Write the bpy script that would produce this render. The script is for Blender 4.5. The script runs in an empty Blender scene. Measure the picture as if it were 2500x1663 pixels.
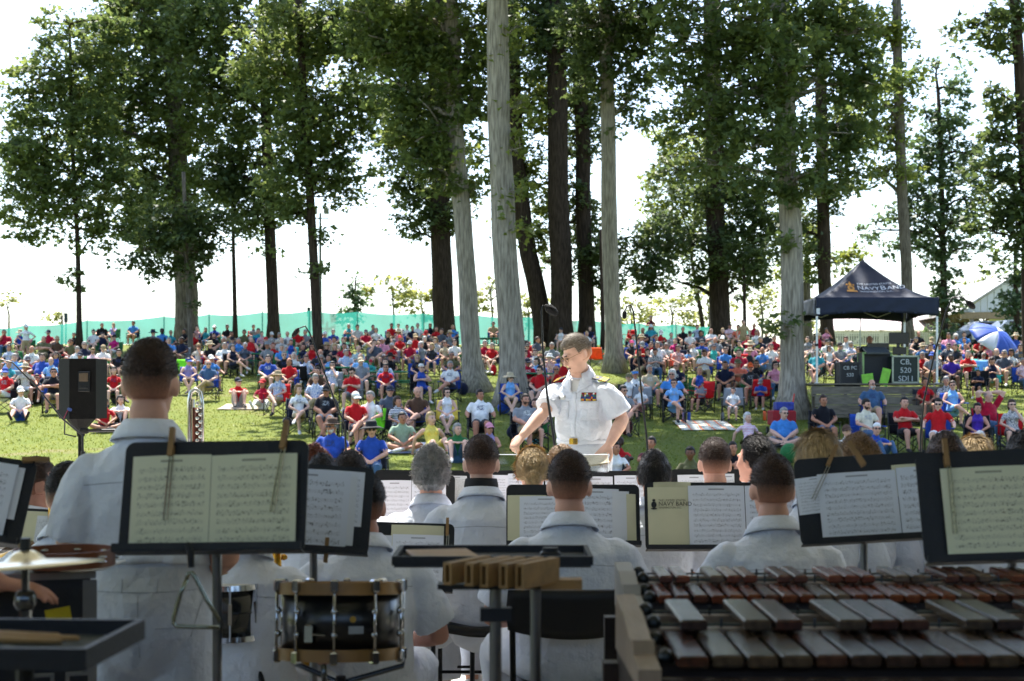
import bpy, bmesh, math, random, re
import numpy as np
from mathutils import Vector, Matrix, noise
from mathutils.bvhtree import BVHTree
R = math.radians
random.seed(7)
SC = bpy.context.scene
COL = SC.collection
# ---------------------------------------------------------------- camera, sky, sun, exposure
F, PX, PY, CZ = 3500.0, 1250.0, 967.0, 1.4      # focal length in photo pixels, principal column, horizon row, camera height
cam = bpy.data.cameras.new('camera'); cam_o = bpy.data.objects.new('camera', cam); COL.objects.link(cam_o)
cam_o.location = (0, 0, CZ); cam_o.rotation_euler = (R(90), 0, 0)
cam.sensor_width = 36; cam.lens = F / 2500 * 36; cam.shift_y = (PY - 831.5) / 2500
cam.clip_start = .05; cam.clip_end = 3000
cam.dof.use_dof = True; cam.dof.focus_distance = 9.6; cam.dof.aperture_fstop = 5.0
SC.camera = cam_o
SUN_EL, SUN_AZ = R(63), R(-14)
world = bpy.data.worlds.new('World'); SC.world = world; world.use_nodes = True
_nt = world.node_tree; _nt.nodes.clear()
_sky = _nt.nodes.new('ShaderNodeTexSky'); _sky.sky_type = 'NISHITA'; _sky.sun_disc = False
_sky.sun_elevation = SUN_EL; _sky.sun_rotation = SUN_AZ; _sky.air_density = 1.0; _sky.dust_density = 1.6; _sky.ozone_density = 1.0
_bg = _nt.nodes.new('ShaderNodeBackground'); _bg.inputs[1].default_value = .15
_wo = _nt.nodes.new('ShaderNodeOutputWorld')
_nt.links.new(_sky.outputs[0], _bg.inputs[0]); _nt.links.new(_bg.outputs[0], _wo.inputs[0])
sun = bpy.data.lights.new('sun', 'SUN'); sun.energy = 5.0; sun.angle = R(.55); sun.color = (1, .96, .89)
sun_o = bpy.data.objects.new('sun', sun); COL.objects.link(sun_o)
_sd = Vector((math.sin(SUN_AZ) * math.cos(SUN_EL), math.cos(SUN_AZ) * math.cos(SUN_EL), math.sin(SUN_EL)))
sun_o.rotation_euler = _sd.to_track_quat('Z', 'Y').to_euler(); sun_o.location = (0, 0, 40)
SC.view_settings.view_transform = 'Standard'; SC.view_settings.look = 'None'
SC.view_settings.exposure = 1.55; SC.view_settings.gamma = 1
SC.cycles.max_bounces = 7; SC.cycles.diffuse_bounces = 4; SC.cycles.transmission_bounces = 4
SC.cycles.transparent_max_bounces = 6; SC.cycles.glossy_bounces = 3; SC.cycles.use_denoising = True
SC.cycles.sample_clamp_indirect = 6; SC.cycles.caustics_reflective = False; SC.cycles.caustics_refractive = False

# ---------------------------------------------------------------- helpers
def P(px, py, d):                       # a pixel of the photo and its distance -> a point in the place
    return Vector(((px - PX) / F * d, d, CZ + (PY - py) / F * d))
def S(px, d): return px / F * d         # a length in pixels at a distance -> metres
def gz(x, y):                           # height of the lawn
    if y < 12: z = .09 * 12 - 2.635
    elif y < 70: z = .09 * y - 2.635
    else:
        t = min((y - 70) / 14, 1); z = .09 * 70 - 2.635 + .09 * 14 * (t - t * t / 2)
    return z + .05 * noise.noise((x * .12, y * .12, 3.3)) + .015 * noise.noise((x * .6, y * .6, 9.1))
def lin(h):
    if isinstance(h, str):
        v = [int(h[i:i + 2], 16) / 255 for i in (1, 3, 5)]
        return tuple(x / 12.92 if x < .04045 else ((x + .055) / 1.055) ** 2.4 for x in v)
    return tuple(h)
MATS = {}
def mat(name, col, rough=.65, var=.18, scale=9., bump=0., bscale=60., metal=0., spec=.4, sheen=0., stretch=(1, 1, 1), col2=None, trans=0., detail=3):
    if name in MATS: return MATS[name]
    m = bpy.data.materials.new(name); m.use_nodes = True; nt = m.node_tree; N, L = nt.nodes, nt.links
    b = N['Principled BSDF']; c = lin(col)
    b.inputs['Roughness'].default_value = rough; b.inputs['Metallic'].default_value = metal
    b.inputs['Specular IOR Level'].default_value = spec
    if sheen: b.inputs['Sheen Weight'].default_value = sheen
    tc = N.new('ShaderNodeTexCoord'); mp = N.new('ShaderNodeMapping'); mp.inputs['Scale'].default_value = stretch
    L.new(tc.outputs['Object'], mp.inputs['Vector'])
    nz = N.new('ShaderNodeTexNoise'); nz.inputs['Scale'].default_value = scale; nz.inputs['Detail'].default_value = detail
    L.new(mp.outputs[0], nz.inputs['Vector'])
    rp = N.new('ShaderNodeValToRGB'); L.new(nz.outputs['Fac'], rp.inputs[0])
    c2 = lin(col2) if col2 else tuple(x * (1 - var) for x in c); c1 = c if col2 else tuple(min(1, x * (1 + var * .6)) for x in c)
    rp.color_ramp.elements[0].position = .34; rp.color_ramp.elements[1].position = .66
    rp.color_ramp.elements[0].color = (*c2, 1); rp.color_ramp.elements[1].color = (*c1, 1)
    L.new(rp.outputs[0], b.inputs['Base Color'])
    if bump:
        n2 = N.new('ShaderNodeTexNoise'); n2.inputs['Scale'].default_value = bscale; n2.inputs['Detail'].default_value = 4
        L.new(mp.outputs[0], n2.inputs['Vector'])
        bp = N.new('ShaderNodeBump'); bp.inputs['Strength'].default_value = bump; bp.inputs['Distance'].default_value = .02
        L.new(n2.outputs['Fac'], bp.inputs['Height']); L.new(bp.outputs[0], b.inputs['Normal'])
    if trans:
        t = N.new('ShaderNodeBsdfTranslucent'); L.new(rp.outputs[0], t.inputs[0])
        mx = N.new('ShaderNodeMixShader'); mx.inputs[0].default_value = trans
        L.new(b.outputs[0], mx.inputs[1]); L.new(t.outputs[0], mx.inputs[2]); L.new(mx.outputs[0], N['Material Output'].inputs[0])
    MATS[name] = m; return m

class MB:                               # collects shapes, then links them as one mesh object
    def __init__(s): s.v = []; s.f = []; s.m = []; s.uv = None
    def add(s, vs, fs, m=0):
        o = len(s.v); s.v += [tuple(v) for v in vs]; s.f += [tuple(i + o for i in f) for f in fs]; s.m += [m] * len(fs); return s
    def box(s, c, d, M=None, m=0, bev=0.):
        x, y, z = (k / 2 for k in d); c = Vector(c)
        if bev:
            b = min(bev, x * .9, y * .9, z * .9); vs = []
            for sz in (-1, 1):
                for dx, dy, dz in ((b, b, 0), (0, 0, b)) if sz < 0 else ((0, 0, -b), (b, b, 0)):
                    zz = sz * z + (dz if (dx == 0) else 0)
                    vs += [(-x + dx, -y + dy, zz), (x - dx, -y + dy, zz), (x - dx, y - dy, zz), (-x + dx, y - dy, zz)]
            fs = [(3, 2, 1, 0), (12, 13, 14, 15)]
            for k in range(3):
                for j in range(4): fs.append((k * 4 + j, k * 4 + (j + 1) % 4, k * 4 + 4 + (j + 1) % 4, k * 4 + 4 + j))
        else:
            vs = [(i * x, j * y, k * z) for k in (-1, 1) for j in (-1, 1) for i in (-1, 1)]
            fs = [(0, 2, 3, 1), (4, 5, 7, 6), (0, 1, 5, 4), (2, 6, 7, 3), (0, 4, 6, 2), (1, 3, 7, 5)]
        vs = [(M @ Vector(v) if M else Vector(v)) + c for v in vs]
        return s.add(vs, fs, m)
    def tube(s, pts, rad, n=8, m=0, cap=True, side=None, rnd=False):
        pts = [Vector(p) for p in pts]; k = len(pts)
        if not isinstance(rad, (list, tuple)): rad = [rad] * k
        rings = []; u = None
        for i in range(k):
            t = (pts[min(i + 1, k - 1)] - pts[max(i - 1, 0)])
            t = t.normalized() if t.length > 1e-9 else Vector((0, 0, 1))
            if u is None:
                u = Vector(side) if side is not None else (Vector((1, 0, 0)) if abs(t.x) < .8 else Vector((0, 1, 0)))
            u = (u - t * u.dot(t)); u = u.normalized() if u.length > 1e-6 else t.orthogonal().normalized()
            w = t.cross(u); r = rad[i]; a, b = r if isinstance(r, tuple) else (r, r)
            rings.append((pts[i], u.copy(), w, a, b, t))
        if rnd:
            p, u, w, a, b, t = rings[0]; q = (a + b) / 2
            pre = [(p - t * q * .85, u, w, a * .35, b * .35, t), (p - t * q * .55, u, w, a * .75, b * .75, t)]
            p, u, w, a, b, t = rings[-1]; q = (a + b) / 2
            post = [(p + t * q * .55, u, w, a * .75, b * .75, t), (p + t * q * .85, u, w, a * .35, b * .35, t)]
            rings = pre + rings + post
        vs = []; fs = []
        for p, u, w, a, b, t in rings:
            for j in range(n):
                an = 2 * math.pi * j / n; vs.append(p + u * (a * math.cos(an)) + w * (b * math.sin(an)))
        for i in range(len(rings) - 1):
            for j in range(n): fs.append((i * n + j, i * n + (j + 1) % n, (i + 1) * n + (j + 1) % n, (i + 1) * n + j))
        if cap: fs += [tuple(range(n - 1, -1, -1)), tuple(range((len(rings) - 1) * n, len(rings) * n))]
        return s.add(vs, fs, m)
    def lathe(s, prof, n=20, c=(0, 0, 0), m=0, M=None, ring=False):       # prof: (radius, z) from bottom to top
        c = Vector(c); vs = []; fs = []
        for r, z in prof:
            for j in range(n):
                an = 2 * math.pi * j / n; v = Vector((r * math.cos(an), r * math.sin(an), z)); vs.append((M @ v if M else v) + c)
        for i in range(len(prof) - 1):
            for j in range(n): fs.append((i * n + j, i * n + (j + 1) % n, (i + 1) * n + (j + 1) % n, (i + 1) * n + j))
        if ring: k = len(prof) - 1; fs += [(k * n + j, k * n + (j + 1) % n, (j + 1) % n, j) for j in range(n)]
        else: fs += [tuple(range(n - 1, -1, -1)), tuple(range((len(prof) - 1) * n, len(prof) * n))]
        return s.add(vs, fs, m)
    def ell(s, c, r, M=None, m=0, n=14, k=9):
        c = Vector(c); vs = []; fs = []
        for i in range(1, k):
            a = math.pi * i / k
            for j in range(n):
                b = 2 * math.pi * j / n
                v = Vector((r[0] * math.sin(a) * math.cos(b), r[1] * math.sin(a) * math.sin(b), -r[2] * math.cos(a)))
                vs.append((M @ v if M else v) + c)
        for q in (-1, 1):
            v = Vector((0, 0, q * r[2])); vs.append((M @ v if M else v) + c)
        for i in range(k - 2):
            for j in range(n): fs.append((i * n + j, i * n + (j + 1) % n, (i + 1) * n + (j + 1) % n, (i + 1) * n + j))
        b0, t0 = (k - 1) * n, (k - 1) * n + 1
        for j in range(n):
            fs.append((b0, (j + 1) % n, j)); fs.append((t0, (k - 2) * n + j, (k - 2) * n + (j + 1) % n))
        return s.add(vs, fs, m)
    def grid(s, fn, nu, nv, m=0, thick=0.):     # fn(u,v)->point ; optional thickness along -normal
        pts = [[Vector(fn(i / nu, j / nv)) for i in range(nu + 1)] for j in range(nv + 1)]
        W = nu + 1; vs = [p for row in pts for p in row]
        fs = [(j * W + i, j * W + i + 1, (j + 1) * W + i + 1, (j + 1) * W + i) for j in range(nv) for i in range(nu)]
        if thick:
            n0 = len(vs); back = []
            for j in range(nv + 1):
                for i in range(nu + 1):
                    a = pts[j][min(i + 1, nu)] - pts[j][max(i - 1, 0)]; b = pts[min(j + 1, nv)][i] - pts[max(j - 1, 0)][i]
                    back.append(pts[j][i] - a.cross(b).normalized() * thick)
            vs += back; fs += [tuple(n0 + q for q in reversed(f)) for f in fs[:nu * nv]]
            edge = [i for i in range(W)] + [j * W + nu for j in range(1, nv + 1)] + [nv * W + i for i in range(nu - 1, -1, -1)] + [j * W for j in range(nv - 1, 0, -1)]
            for a, b in zip(edge, edge[1:] + edge[:1]): fs.append((b, a, a + n0, b + n0))
        return s.add(vs, fs, m)
    def mesh(s, name, smooth=False):
        me = bpy.data.meshes.new(name); me.from_pydata([tuple(v) for v in s.v], [], s.f)
        if max(s.m, default=0): me.polygons.foreach_set('material_index', s.m)
        if smooth: me.polygons.foreach_set('use_smooth', [True] * len(s.f))
        me.update(); return me
    def build(s, name, mats, parent=None, smooth=False, loc=None):
        me = s.mesh(name, smooth)
        for m in (mats if isinstance(mats, (list, tuple)) else [mats]): me.materials.append(m)
        return link(name, me, parent, loc)
def link(name, me, parent=None, loc=None):
    o = bpy.data.objects.new(name, me); COL.objects.link(o)
    if parent is not None: o.parent = parent
    if loc is not None: o.location = loc
    return o
LABELS = {}
def tag(o, label, cat, group=None):
    o['label'] = label; o['category'] = cat
    if group: o['group'] = group
    return o
def thing(name, label, cat, loc=(0, 0, 0), rz=0., group=None):
    o = bpy.data.objects.new(name, None); COL.objects.link(o); o.empty_display_size = .05
    o.location = loc; o.rotation_euler = (0, 0, rz); return tag(o, label, cat, group)
def struct(o): o['kind'] = 'structure'; return o
def stuff(o): o['kind'] = 'stuff'; return o
def shade_auto(o, ang=35):
    me = o.data; me.polygons.foreach_set('use_smooth', [True] * len(me.polygons))
    bm = bmesh.new(); bm.from_mesh(me); a = R(ang)
    for e in bm.edges:
        if len(e.link_faces) == 2 and e.calc_face_angle(0) > a: e.smooth = False
    bm.to_mesh(me); bm.free(); return o
def text_mesh(body, size=1., align='CENTER', ext=0.):
    c = bpy.data.curves.new('lettering', 'FONT'); c.body = body; c.size = size; c.align_x = align; c.extrude = ext; c.resolution_u = 3
    o = bpy.data.objects.new('lettering', c); COL.objects.link(o)
    dg = bpy.context.evaluated_depsgraph_get(); dg.update()
    me = bpy.data.meshes.new_from_object(o.evaluated_get(dg)); bpy.data.objects.remove(o); bpy.data.curves.remove(c); return me
# ---------------------------------------------------------------- the setting: lawn, stage, deck, fence, buildings
def ground_mat():
    m = bpy.data.materials.new('lawn'); m.use_nodes = True; nt = m.node_tree; N, L = nt.nodes, nt.links; b = N['Principled BSDF']
    tc = N.new('ShaderNodeTexCoord')
    def nz(s, d=4):
        n = N.new('ShaderNodeTexNoise'); n.inputs['Scale'].default_value = s; n.inputs['Detail'].default_value = d
        L.new(tc.outputs['Object'], n.inputs['Vector']); return n
    def ramp(n, a, b_, p0=.35, p1=.65):
        r = N.new('ShaderNodeValToRGB'); r.color_ramp.elements[0].color = (*a, 1); r.color_ramp.elements[1].color = (*b_, 1)
        r.color_ramp.elements[0].position = p0; r.color_ramp.elements[1].position = p1; L.new(n.outputs['Fac'], r.inputs[0]); return r
    g = ramp(nz(14, 5), (.062, .096, .014), (.132, .168, .026))
    y = ramp(nz(1.1, 5), (.115, .140, .022), (.18, .178, .038))
    mx = N.new('ShaderNodeMix'); mx.data_type = 'RGBA'; mx.inputs[0].default_value = .42
    L.new(g.outputs[0], mx.inputs[6]); L.new(y.outputs[0], mx.inputs[7])
    dm = ramp(nz(.5, 6), (0, 0, 0), (1, 1, 1), .60, .70)
    m2 = N.new('ShaderNodeMix'); m2.data_type = 'RGBA'; m2.inputs[7].default_value = (.20, .155, .09, 1)
    k = N.new('ShaderNodeMath'); k.operation = 'MULTIPLY'; k.inputs[1].default_value = .55; L.new(dm.outputs[0], k.inputs[0])
    L.new(k.outputs[0], m2.inputs[0]); L.new(mx.outputs[2], m2.inputs[6]); L.new(m2.outputs[2], b.inputs['Base Color'])
    b.inputs['Roughness'].default_value = .9; b.inputs['Specular IOR Level'].default_value = .15
    bp = N.new('ShaderNodeBump'); bp.inputs['Strength'].default_value = .7; bp.inputs['Distance'].default_value = .05
    L.new(nz(45, 3).outputs['Fac'], bp.inputs['Height']); L.new(bp.outputs[0], b.inputs['Normal']); return m
xs = sorted(set([-900, -500, -250, -120, -80] + [i * 1.5 for i in range(-40, 41)] + [80, 120, 250, 500, 900]))
ys = [-60, -20, 0, 6, 10] + [12 + i * 1.2 for i in range(60)] + [86, 92, 100, 120, 160, 240, 400, 800, 1600]
_m = MB(); _W = len(xs)
_m.v = [(x, y, gz(x, y)) for y in ys for x in xs]
_m.f = [(j * _W + i, j * _W + i + 1, (j + 1) * _W + i + 1, (j + 1) * _W + i) for j in range(len(ys) - 1) for i in range(_W - 1)]; _m.m = [0] * len(_m.f)
struct(_m.build('ground', ground_mat(), smooth=True))
# grass blades on the part of the lawn near enough to show them
_r = np.random.default_rng(3); _n = 95000
_d = 15 + 42 * _r.random(_n) ** 1.15; _x = (_r.random(_n) - .5) * .76 * _d
_h = .02 + .035 * _r.random(_n); _a = _r.random(_n) * 6.283; _w = .006 + .010 * _r.random(_n) * (_d / 25)
_z = np.array([gz(a, b) for a, b in zip(_x, _d)])
_lx, _ly = (_r.random(_n) - .5) * .06, (_r.random(_n) - .5) * .06
_v = np.zeros((_n, 3, 3)); _v[:, 0] = np.c_[_x - _w * np.cos(_a), _d - _w * np.sin(_a), _z]; _v[:, 1] = np.c_[_x + _w * np.cos(_a), _d + _w * np.sin(_a), _z]
_v[:, 2] = np.c_[_x + _lx, _d + _ly, _z + _h]
def fast_mesh(name, co, nper):          # co: (n, nper, 3) loose polygons
    n = len(co); me = bpy.data.meshes.new(name); me.vertices.add(n * nper); me.vertices.foreach_set('co', co.astype(np.float32).ravel())
    me.loops.add(n * nper); me.loops.foreach_set('vertex_index', np.arange(n * nper, dtype=np.int32))
    me.polygons.add(n); me.polygons.foreach_set('loop_start', np.arange(0, n * nper, nper, dtype=np.int32)); me.update(calc_edges=True); return me
def leaf_mat(name, c1, c2, tr=.45, rough=.5, spec=.35):
    if name in MATS: return MATS[name]
    m = bpy.data.materials.new(name); m.use_nodes = True; nt = m.node_tree; N, L = nt.nodes, nt.links; b = N['Principled BSDF']
    g = N.new('ShaderNodeNewGeometry'); tc = N.new('ShaderNodeTexCoord'); nz = N.new('ShaderNodeTexNoise'); nz.inputs['Scale'].default_value = .5
    L.new(tc.outputs['Object'], nz.inputs['Vector'])
    ad = N.new('ShaderNodeMath'); ad.operation = 'MULTIPLY_ADD'; ad.inputs[1].default_value = .6; L.new(g.outputs['Random Per Island'], ad.inputs[0])
    sb = N.new('ShaderNodeMath'); sb.operation = 'MULTIPLY_ADD'; sb.inputs[1].default_value = 1.3; sb.inputs[2].default_value = -.45
    L.new(nz.outputs['Fac'], sb.inputs[0]); L.new(sb.outputs[0], ad.inputs[2])
    rp = N.new('ShaderNodeValToRGB'); rp.color_ramp.elements[0].color = (*c1, 1); rp.color_ramp.elements[1].color = (*c2, 1); L.new(ad.outputs[0], rp.inputs[0])
    L.new(rp.outputs[0], b.inputs['Base Color']); b.inputs['Roughness'].default_value = rough; b.inputs['Specular IOR Level'].default_value = spec
    t = N.new('ShaderNodeBsdfTranslucent'); hs = N.new('ShaderNodeHueSaturation'); hs.inputs['Hue'].default_value = .475; hs.inputs['Saturation'].default_value = 1.1; hs.inputs['Value'].default_value = 1.6
    L.new(rp.outputs[0], hs.inputs['Color']); L.new(hs.outputs[0], t.inputs[0])
    mx = N.new('ShaderNodeMixShader'); mx.inputs[0].default_value = tr
    L.new(b.outputs[0], mx.inputs[1]); L.new(t.outputs[0], mx.inputs[2]); L.new(mx.outputs[0], N['Material Output'].inputs[0]); MATS[name] = m; return m
_me = fast_mesh('grass', _v, 3); _me.materials.append(leaf_mat('grass_blade', (.085, .125, .016), (.185, .21, .034), .3))
stuff(link('grass', _me))

# the stage: riser for the percussion, main floor, roof, unseen rear screen added against reflections
plank_f = mat('front_plank', '#dcd6cb', .5, .12, 3, .15, 30, stretch=(1, 8, 8))
plank = mat('stage_plank', '#b9a68e', .45, .25, 3, .15, 30, stretch=(1, 8, 8))
def floor_planks(name, x0, x1, y0, y1, z, w=.14, pm=None):
    root = struct(MB().box(((x0 + x1) / 2, (y0 + y1) / 2, z - .07), (x1 - x0, y1 - y0, .1)).build(name, mat('subfloor', '#2b2622')))
    me = MB().box((0, 0, 0), (x1 - x0, w - .008, .02), bev=.003).mesh('plank'); me.materials.append(pm or plank)
    y = y0 + w / 2
    while y < y1 - w / 2 + 1e-6:
        link('plank', me, root, (( x0 + x1) / 2, y, z - .01)); y += w
    return root
floor_planks('stage_riser', -7.5, 7.5, -3.5, 4.0, 0.0)
floor_planks('stage_floor', -7.5, 7.5, 4.01, 11.0, -.2, .14, plank_f)
_b = MB(); _b.box((0, 4.005, -.1), (15, .02, .17)); struct(_b.build('riser_face', mat('riser_black', '#1c1b1b')))
_b = MB(); _b.box((0, 11.03, -.95), (15, .05, 1.46)); struct(_b.build('stage_face', mat('stage_skirt', '#7c6a55', .7, .2)))
_b = MB(); _b.box((0, 2.35, 4.75), (17, 13.1, .25)); struct(_b.build('stage_roof', mat('stage_ceiling', '#d6d5d2', .8, .1)))
_b = MB()
struct(MB().box((8.3, 2.0, 2.2), (.2, 11.4, 5.0)).build('stage_side_wall', mat('stage_wall', '#c4c0b8', .8, .1)))
for sx, la in ((-8.15, 'left'), (0.3, 'centre'), (7.9, 'right')):
    o = MB().tube([(sx, -3.6, -1.7), (sx, -3.6, 4.62)], .12, 12).build('roof_column', mat('column_paint', '#8a8578')); tag(o, 'painted column at the %s rear of the stage behind the band' % la, 'column')
for sx in (-1, 1):
    o = MB().tube([(sx * 8.15, 9.2, -1.7), (sx * 8.15, 9.2, 4.62)], .12, 12).build('roof_column', mat('column_paint', '#8a8578')); tag(o, 'tall painted column holding up the %s front corner of the stage roof' % ('left' if sx < 0 else 'right'), 'column')

struct(MB().box((0, -3.9, .6), (16.4, .16, 3.6)).build('rear_reflection_screen', mat('rear_screen_brown', '#4a3f36', .8, .2)))  # unseen low wall, added to keep horizon reflections off the marimba
# conductor's podium
_t = thing('podium', 'carpeted low podium under the conductor in white uniform', 'podium', (.30, 9.55, -.2))
MB().box((0, 0, .12), (1.3, 1.2, .236), bev=.01).build('platform', mat('podium_carpet', '#8c8983', .9), _t)
MB().box((0, -.62, .115), (1.3, .02, .2)).build('front_panel', mat('podium_trim', '#18181a'), _t)

# wooden deck under the tent
dk = mat('deck_wood', '#6f6758', .8, .3, 4, .2, 40, stretch=(1, 6, 6))
_t = thing('wooden_deck', 'weathered wooden deck with steps under the navy tent', 'deck', (0, 0, 0))
_x0, _x1 = P(1972, 0, 38).x, P(2300, 0, 38).x
for k in range(28):
    MB().box(((_x0 + _x1) / 2, 37.6 + k * .145, 1.715), (_x1 - _x0, .137, .04)).build('plank', dk, _t)
for z, yy in ((1.55, 37.56), (1.28, 37.12), (1.02, 36.7)):
    MB().box(((_x0 + _x1) / 2, yy - .02, z), (_x1 - _x0, .05, .20)).build('riser_board', dk, _t)
    MB().box(((_x0 + _x1) / 2, yy - .24, z - .14), (_x1 - _x0, .46, .05)).build('tread', dk, _t)
for xx in (_x0 + .1, (_x0 + _x1) / 2, _x1 - .1):
    MB().box((xx, 37.7, 1.1), (.1, .1, 1.16)).build('post', dk, _t); MB().box((xx, 41.4, 1.3), (.1, .1, .76)).build('post', dk, _t)

# green mesh fence along the top of the rise
def fence_mat():
    m = bpy.data.materials.new('fence_mesh'); m.use_nodes = True; nt = m.node_tree; N, L = nt.nodes, nt.links; b = N['Principled BSDF']
    tc = N.new('ShaderNodeTexCoord'); nz = N.new('ShaderNodeTexNoise'); nz.inputs['Scale'].default_value = .9; L.new(tc.outputs['Object'], nz.inputs['Vector'])
    rp = N.new('ShaderNodeValToRGB'); rp.color_ramp.elements[0].color = (.03, .25, .20, 1); rp.color_ramp.elements[1].color = (.06, .38, .31, 1); L.new(nz.outputs['Fac'], rp.inputs[0])
    L.new(rp.outputs[0], b.inputs['Base Color']); t = N.new('ShaderNodeBsdfTranslucent'); L.new(rp.outputs[0], t.inputs[0])
    mx = N.new('ShaderNodeMixShader'); mx.inputs[0].default_value = .55; L.new(b.outputs[0], mx.inputs[1]); L.new(t.outputs[0], mx.inputs[2])
    tr = N.new('ShaderNodeBsdfTransparent'); m2 = N.new('ShaderNodeMixShader'); m2.inputs[0].default_value = .10
    L.new(mx.outputs[0], m2.inputs[1]); L.new(tr.outputs[0], m2.inputs[2]); L.new(m2.outputs[0], N['Material Output'].inputs[0]); return m
_fm = fence_mat(); _fp = mat('fence_post', '#2c4a40', .5)
_ft = thing('mesh_fence', 'long turquoise green mesh fence along the top of the grassy rise', 'fence', (0, 0, 0))
_fx = [(-30, 800), (60, 795), (212, 783), (400, 773), (510, 768), (640, 763), (756, 759), (872, 762), (1034, 766), (1150, 768), (1290, 775), (1440, 782), (1560, 790), (1650, 792), (1750, 796), (1850, 805)]
_fd = 76.
for i, ((a, ya), (b, yb)) in enumerate(zip(_fx, _fx[1:])):
    A, B = P(a, ya, _fd), P(b, yb, _fd); za, zb = gz(A.x, _fd), gz(B.x, _fd)
    def fn(u, v, A=A, B=B, za=za, zb=zb):
        top = A.z + (B.z - A.z) * u - .10 * math.sin(math.pi * u); bot = za + (zb - za) * u + .03
        return (A.x + (B.x - A.x) * u, _fd + .07 * math.sin(u * 9 + v * 3) * math.sin(math.pi * u) - .05, bot + (top - bot) * v)
    MB().grid(fn, 10, 3).build('mesh_panel', _fm, _ft, True)
    MB().tube([(A.x, _fd + .05, za - .1), (A.x, _fd + .05, A.z + .12)], .03, 6).build('post', _fp, _ft)

# farm-style pavilions on the right
def pavilion():
    t = thing('picnic_pavilion', 'long open picnic pavilion with pale pink metal roof behind the tent', 'pavilion', (0, 0, 0)); d = 92
    rm = mat('pink_roof', '#d9c4c0', .35, .08, 2, 0, 60, .3)
    a, b = P(2030, 0, d).x, P(2420, 0, d).x; ze, zr = P(0, 805, d).z, P(0, 727, d).z
    n = 30
    for k in range(n):
        x0, x1 = a + (b - a) * k / n, a + (b - a) * (k + 1) / n - .03
        MB().add([(x0, d, ze), (x1, d, ze), (x1 + .4 * (k < 0), d + 6, zr), (x0, d + 6, zr), (x0, d, ze - .05), (x1, d, ze - .05), (x1, d + 6, zr - .05), (x0, d + 6, zr - .05)],
                 [(0, 1, 2, 3), (7, 6, 5, 4), (0, 4, 5, 1), (1, 5, 6, 2), (2, 6, 7, 3), (3, 7, 4, 0)]).build('roof_panel', rm, t)
    MB().box(((a + b) / 2, d + 6.05, zr + .02), (b - a, .3, .12)).build('ridge', mat('red_trim', '#b04a44'), t)
    wp = mat('white_post', '#d6d2c8', .7); g = gz(0, 90)
    for px in (2068, 2152, 2262, 2372):
        x = P(px, 0, d + .3).x; MB().box((x, d + .3, (ze + g) / 2), (.28, .28, ze - g - .1)).build('post', wp, t)
        for s_ in (-1, 1): MB().tube([(x, d + .3, ze - 1.3), (x + s_ * 1.2, d + .3, ze - .12)], .09, 4).build('brace', wp, t)
    MB().box(((a + b) / 2, d + 5.5, (g + ze) / 2), (b - a, .2, ze - g)).build('rear_wall', mat('dark_barn_wall', '#4a423e', .8, .3), t)
    MB().box(((a + b) / 2, d + .3, ze - .18), (b - a, .2, .22)).build('beam', wp, t)
    return t
pavilion()
def barn():
    t = thing('gabled_pavilion', 'gabled white metal roof building with brown wall at the right edge', 'building', (0, 0, 0)); d = 86
    ze, zr = P(0, 762, d).z, P(0, 672, d).z; xl, xc, xr = P(2345, 0, d).x, P(2478, 0, d).x, P(2610, 0, d).x; g = gz(0, 84)
    wm = mat('white_metal_roof', '#cfd2d0', .45, .06, 3)
    n = 16
    for k in range(n):                     # vertical boards of the gable
        x0, x1 = xl + (xr - xl) * k / n, xl + (xr - xl) * (k + 1) / n - .03
        h = lambda x: ze + (zr - ze) * (1 - abs(x - xc) / (xr - xc)) - .06
        MB().add([(x0, d, ze), (x1, d, ze), (x1, d, max(h(x1), ze + .02)), (x0, d, max(h(x0), ze + .02)), (x0, d + .05, ze), (x1, d + .05, ze), (x1, d + .05, max(h(x1), ze + .02)), (x0, d + .05, max(h(x0), ze + .02))],
                 [(0, 1, 2, 3), (7, 6, 5, 4), (0, 4, 5, 1), (1, 5, 6, 2), (2, 6, 7, 3), (3, 7, 4, 0)]).build('gable_board', wm, t)
    for s_, xe in ((-1, xl - .3), (1, xr + .3)):
        MB().add([(xc, d - .4, zr), (xe, d - .4, ze - .1), (xe, d + 14, ze - .1), (xc, d + 14, zr), (xc, d - .4, zr + .12), (xe, d - .4, ze + .02), (xe, d + 14, ze + .02), (xc, d + 14, zr + .12)],
                 [(0, 1, 2, 3), (7, 6, 5, 4), (0, 4, 5, 1), (1, 5, 6, 2), (2, 6, 7, 3), (3, 7, 4, 0)]).build('roof', mat('barn_roof', '#b9b7b2', .5), t)
    MB().box(((xl + xr) / 2, d - .05, ze - .22), (xr - xl, .3, .4)).build('beam', mat('tan_beam', '#a08a68', .7), t)
    MB().box(((xl + xr) / 2, d + 3, (g + ze) / 2 - .2), (xr - xl - 1, .3, ze - g - .5)).build('wall', mat('brown_barn_wall', '#4a3a32', .8, .3, 2, stretch=(8, 1, 1)), t)
    for px in (2372, 2560):
        x = P(px, 0, d).x; MB().box((x, d, (g + ze) / 2 - .2), (.22, .22, ze - g - .45)).build('post', mat('grey_post', '#8f8b84'), t)
        MB().tube([(x, d, ze - 1.4), (x + 1.1, d, ze - .3)], .08, 4).build('brace', mat('tan_beam', '#a08a68'), t)
    return t
barn()
_t = thing('picket_fence', 'low white picket fence in front of the pink roofed pavilion', 'fence', (0, 0, 0))
_pm = MB().box((0, 0, .5), (.08, .03, 1.0)).mesh('picket'); _pm.materials.append(mat('white_picket', '#dcdad4', .6))
for k in range(46):
    x = P(2040 + k * 5.6, 0, 88).x; link('picket', _pm, _t, (x, 88, gz(x, 88)))
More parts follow.
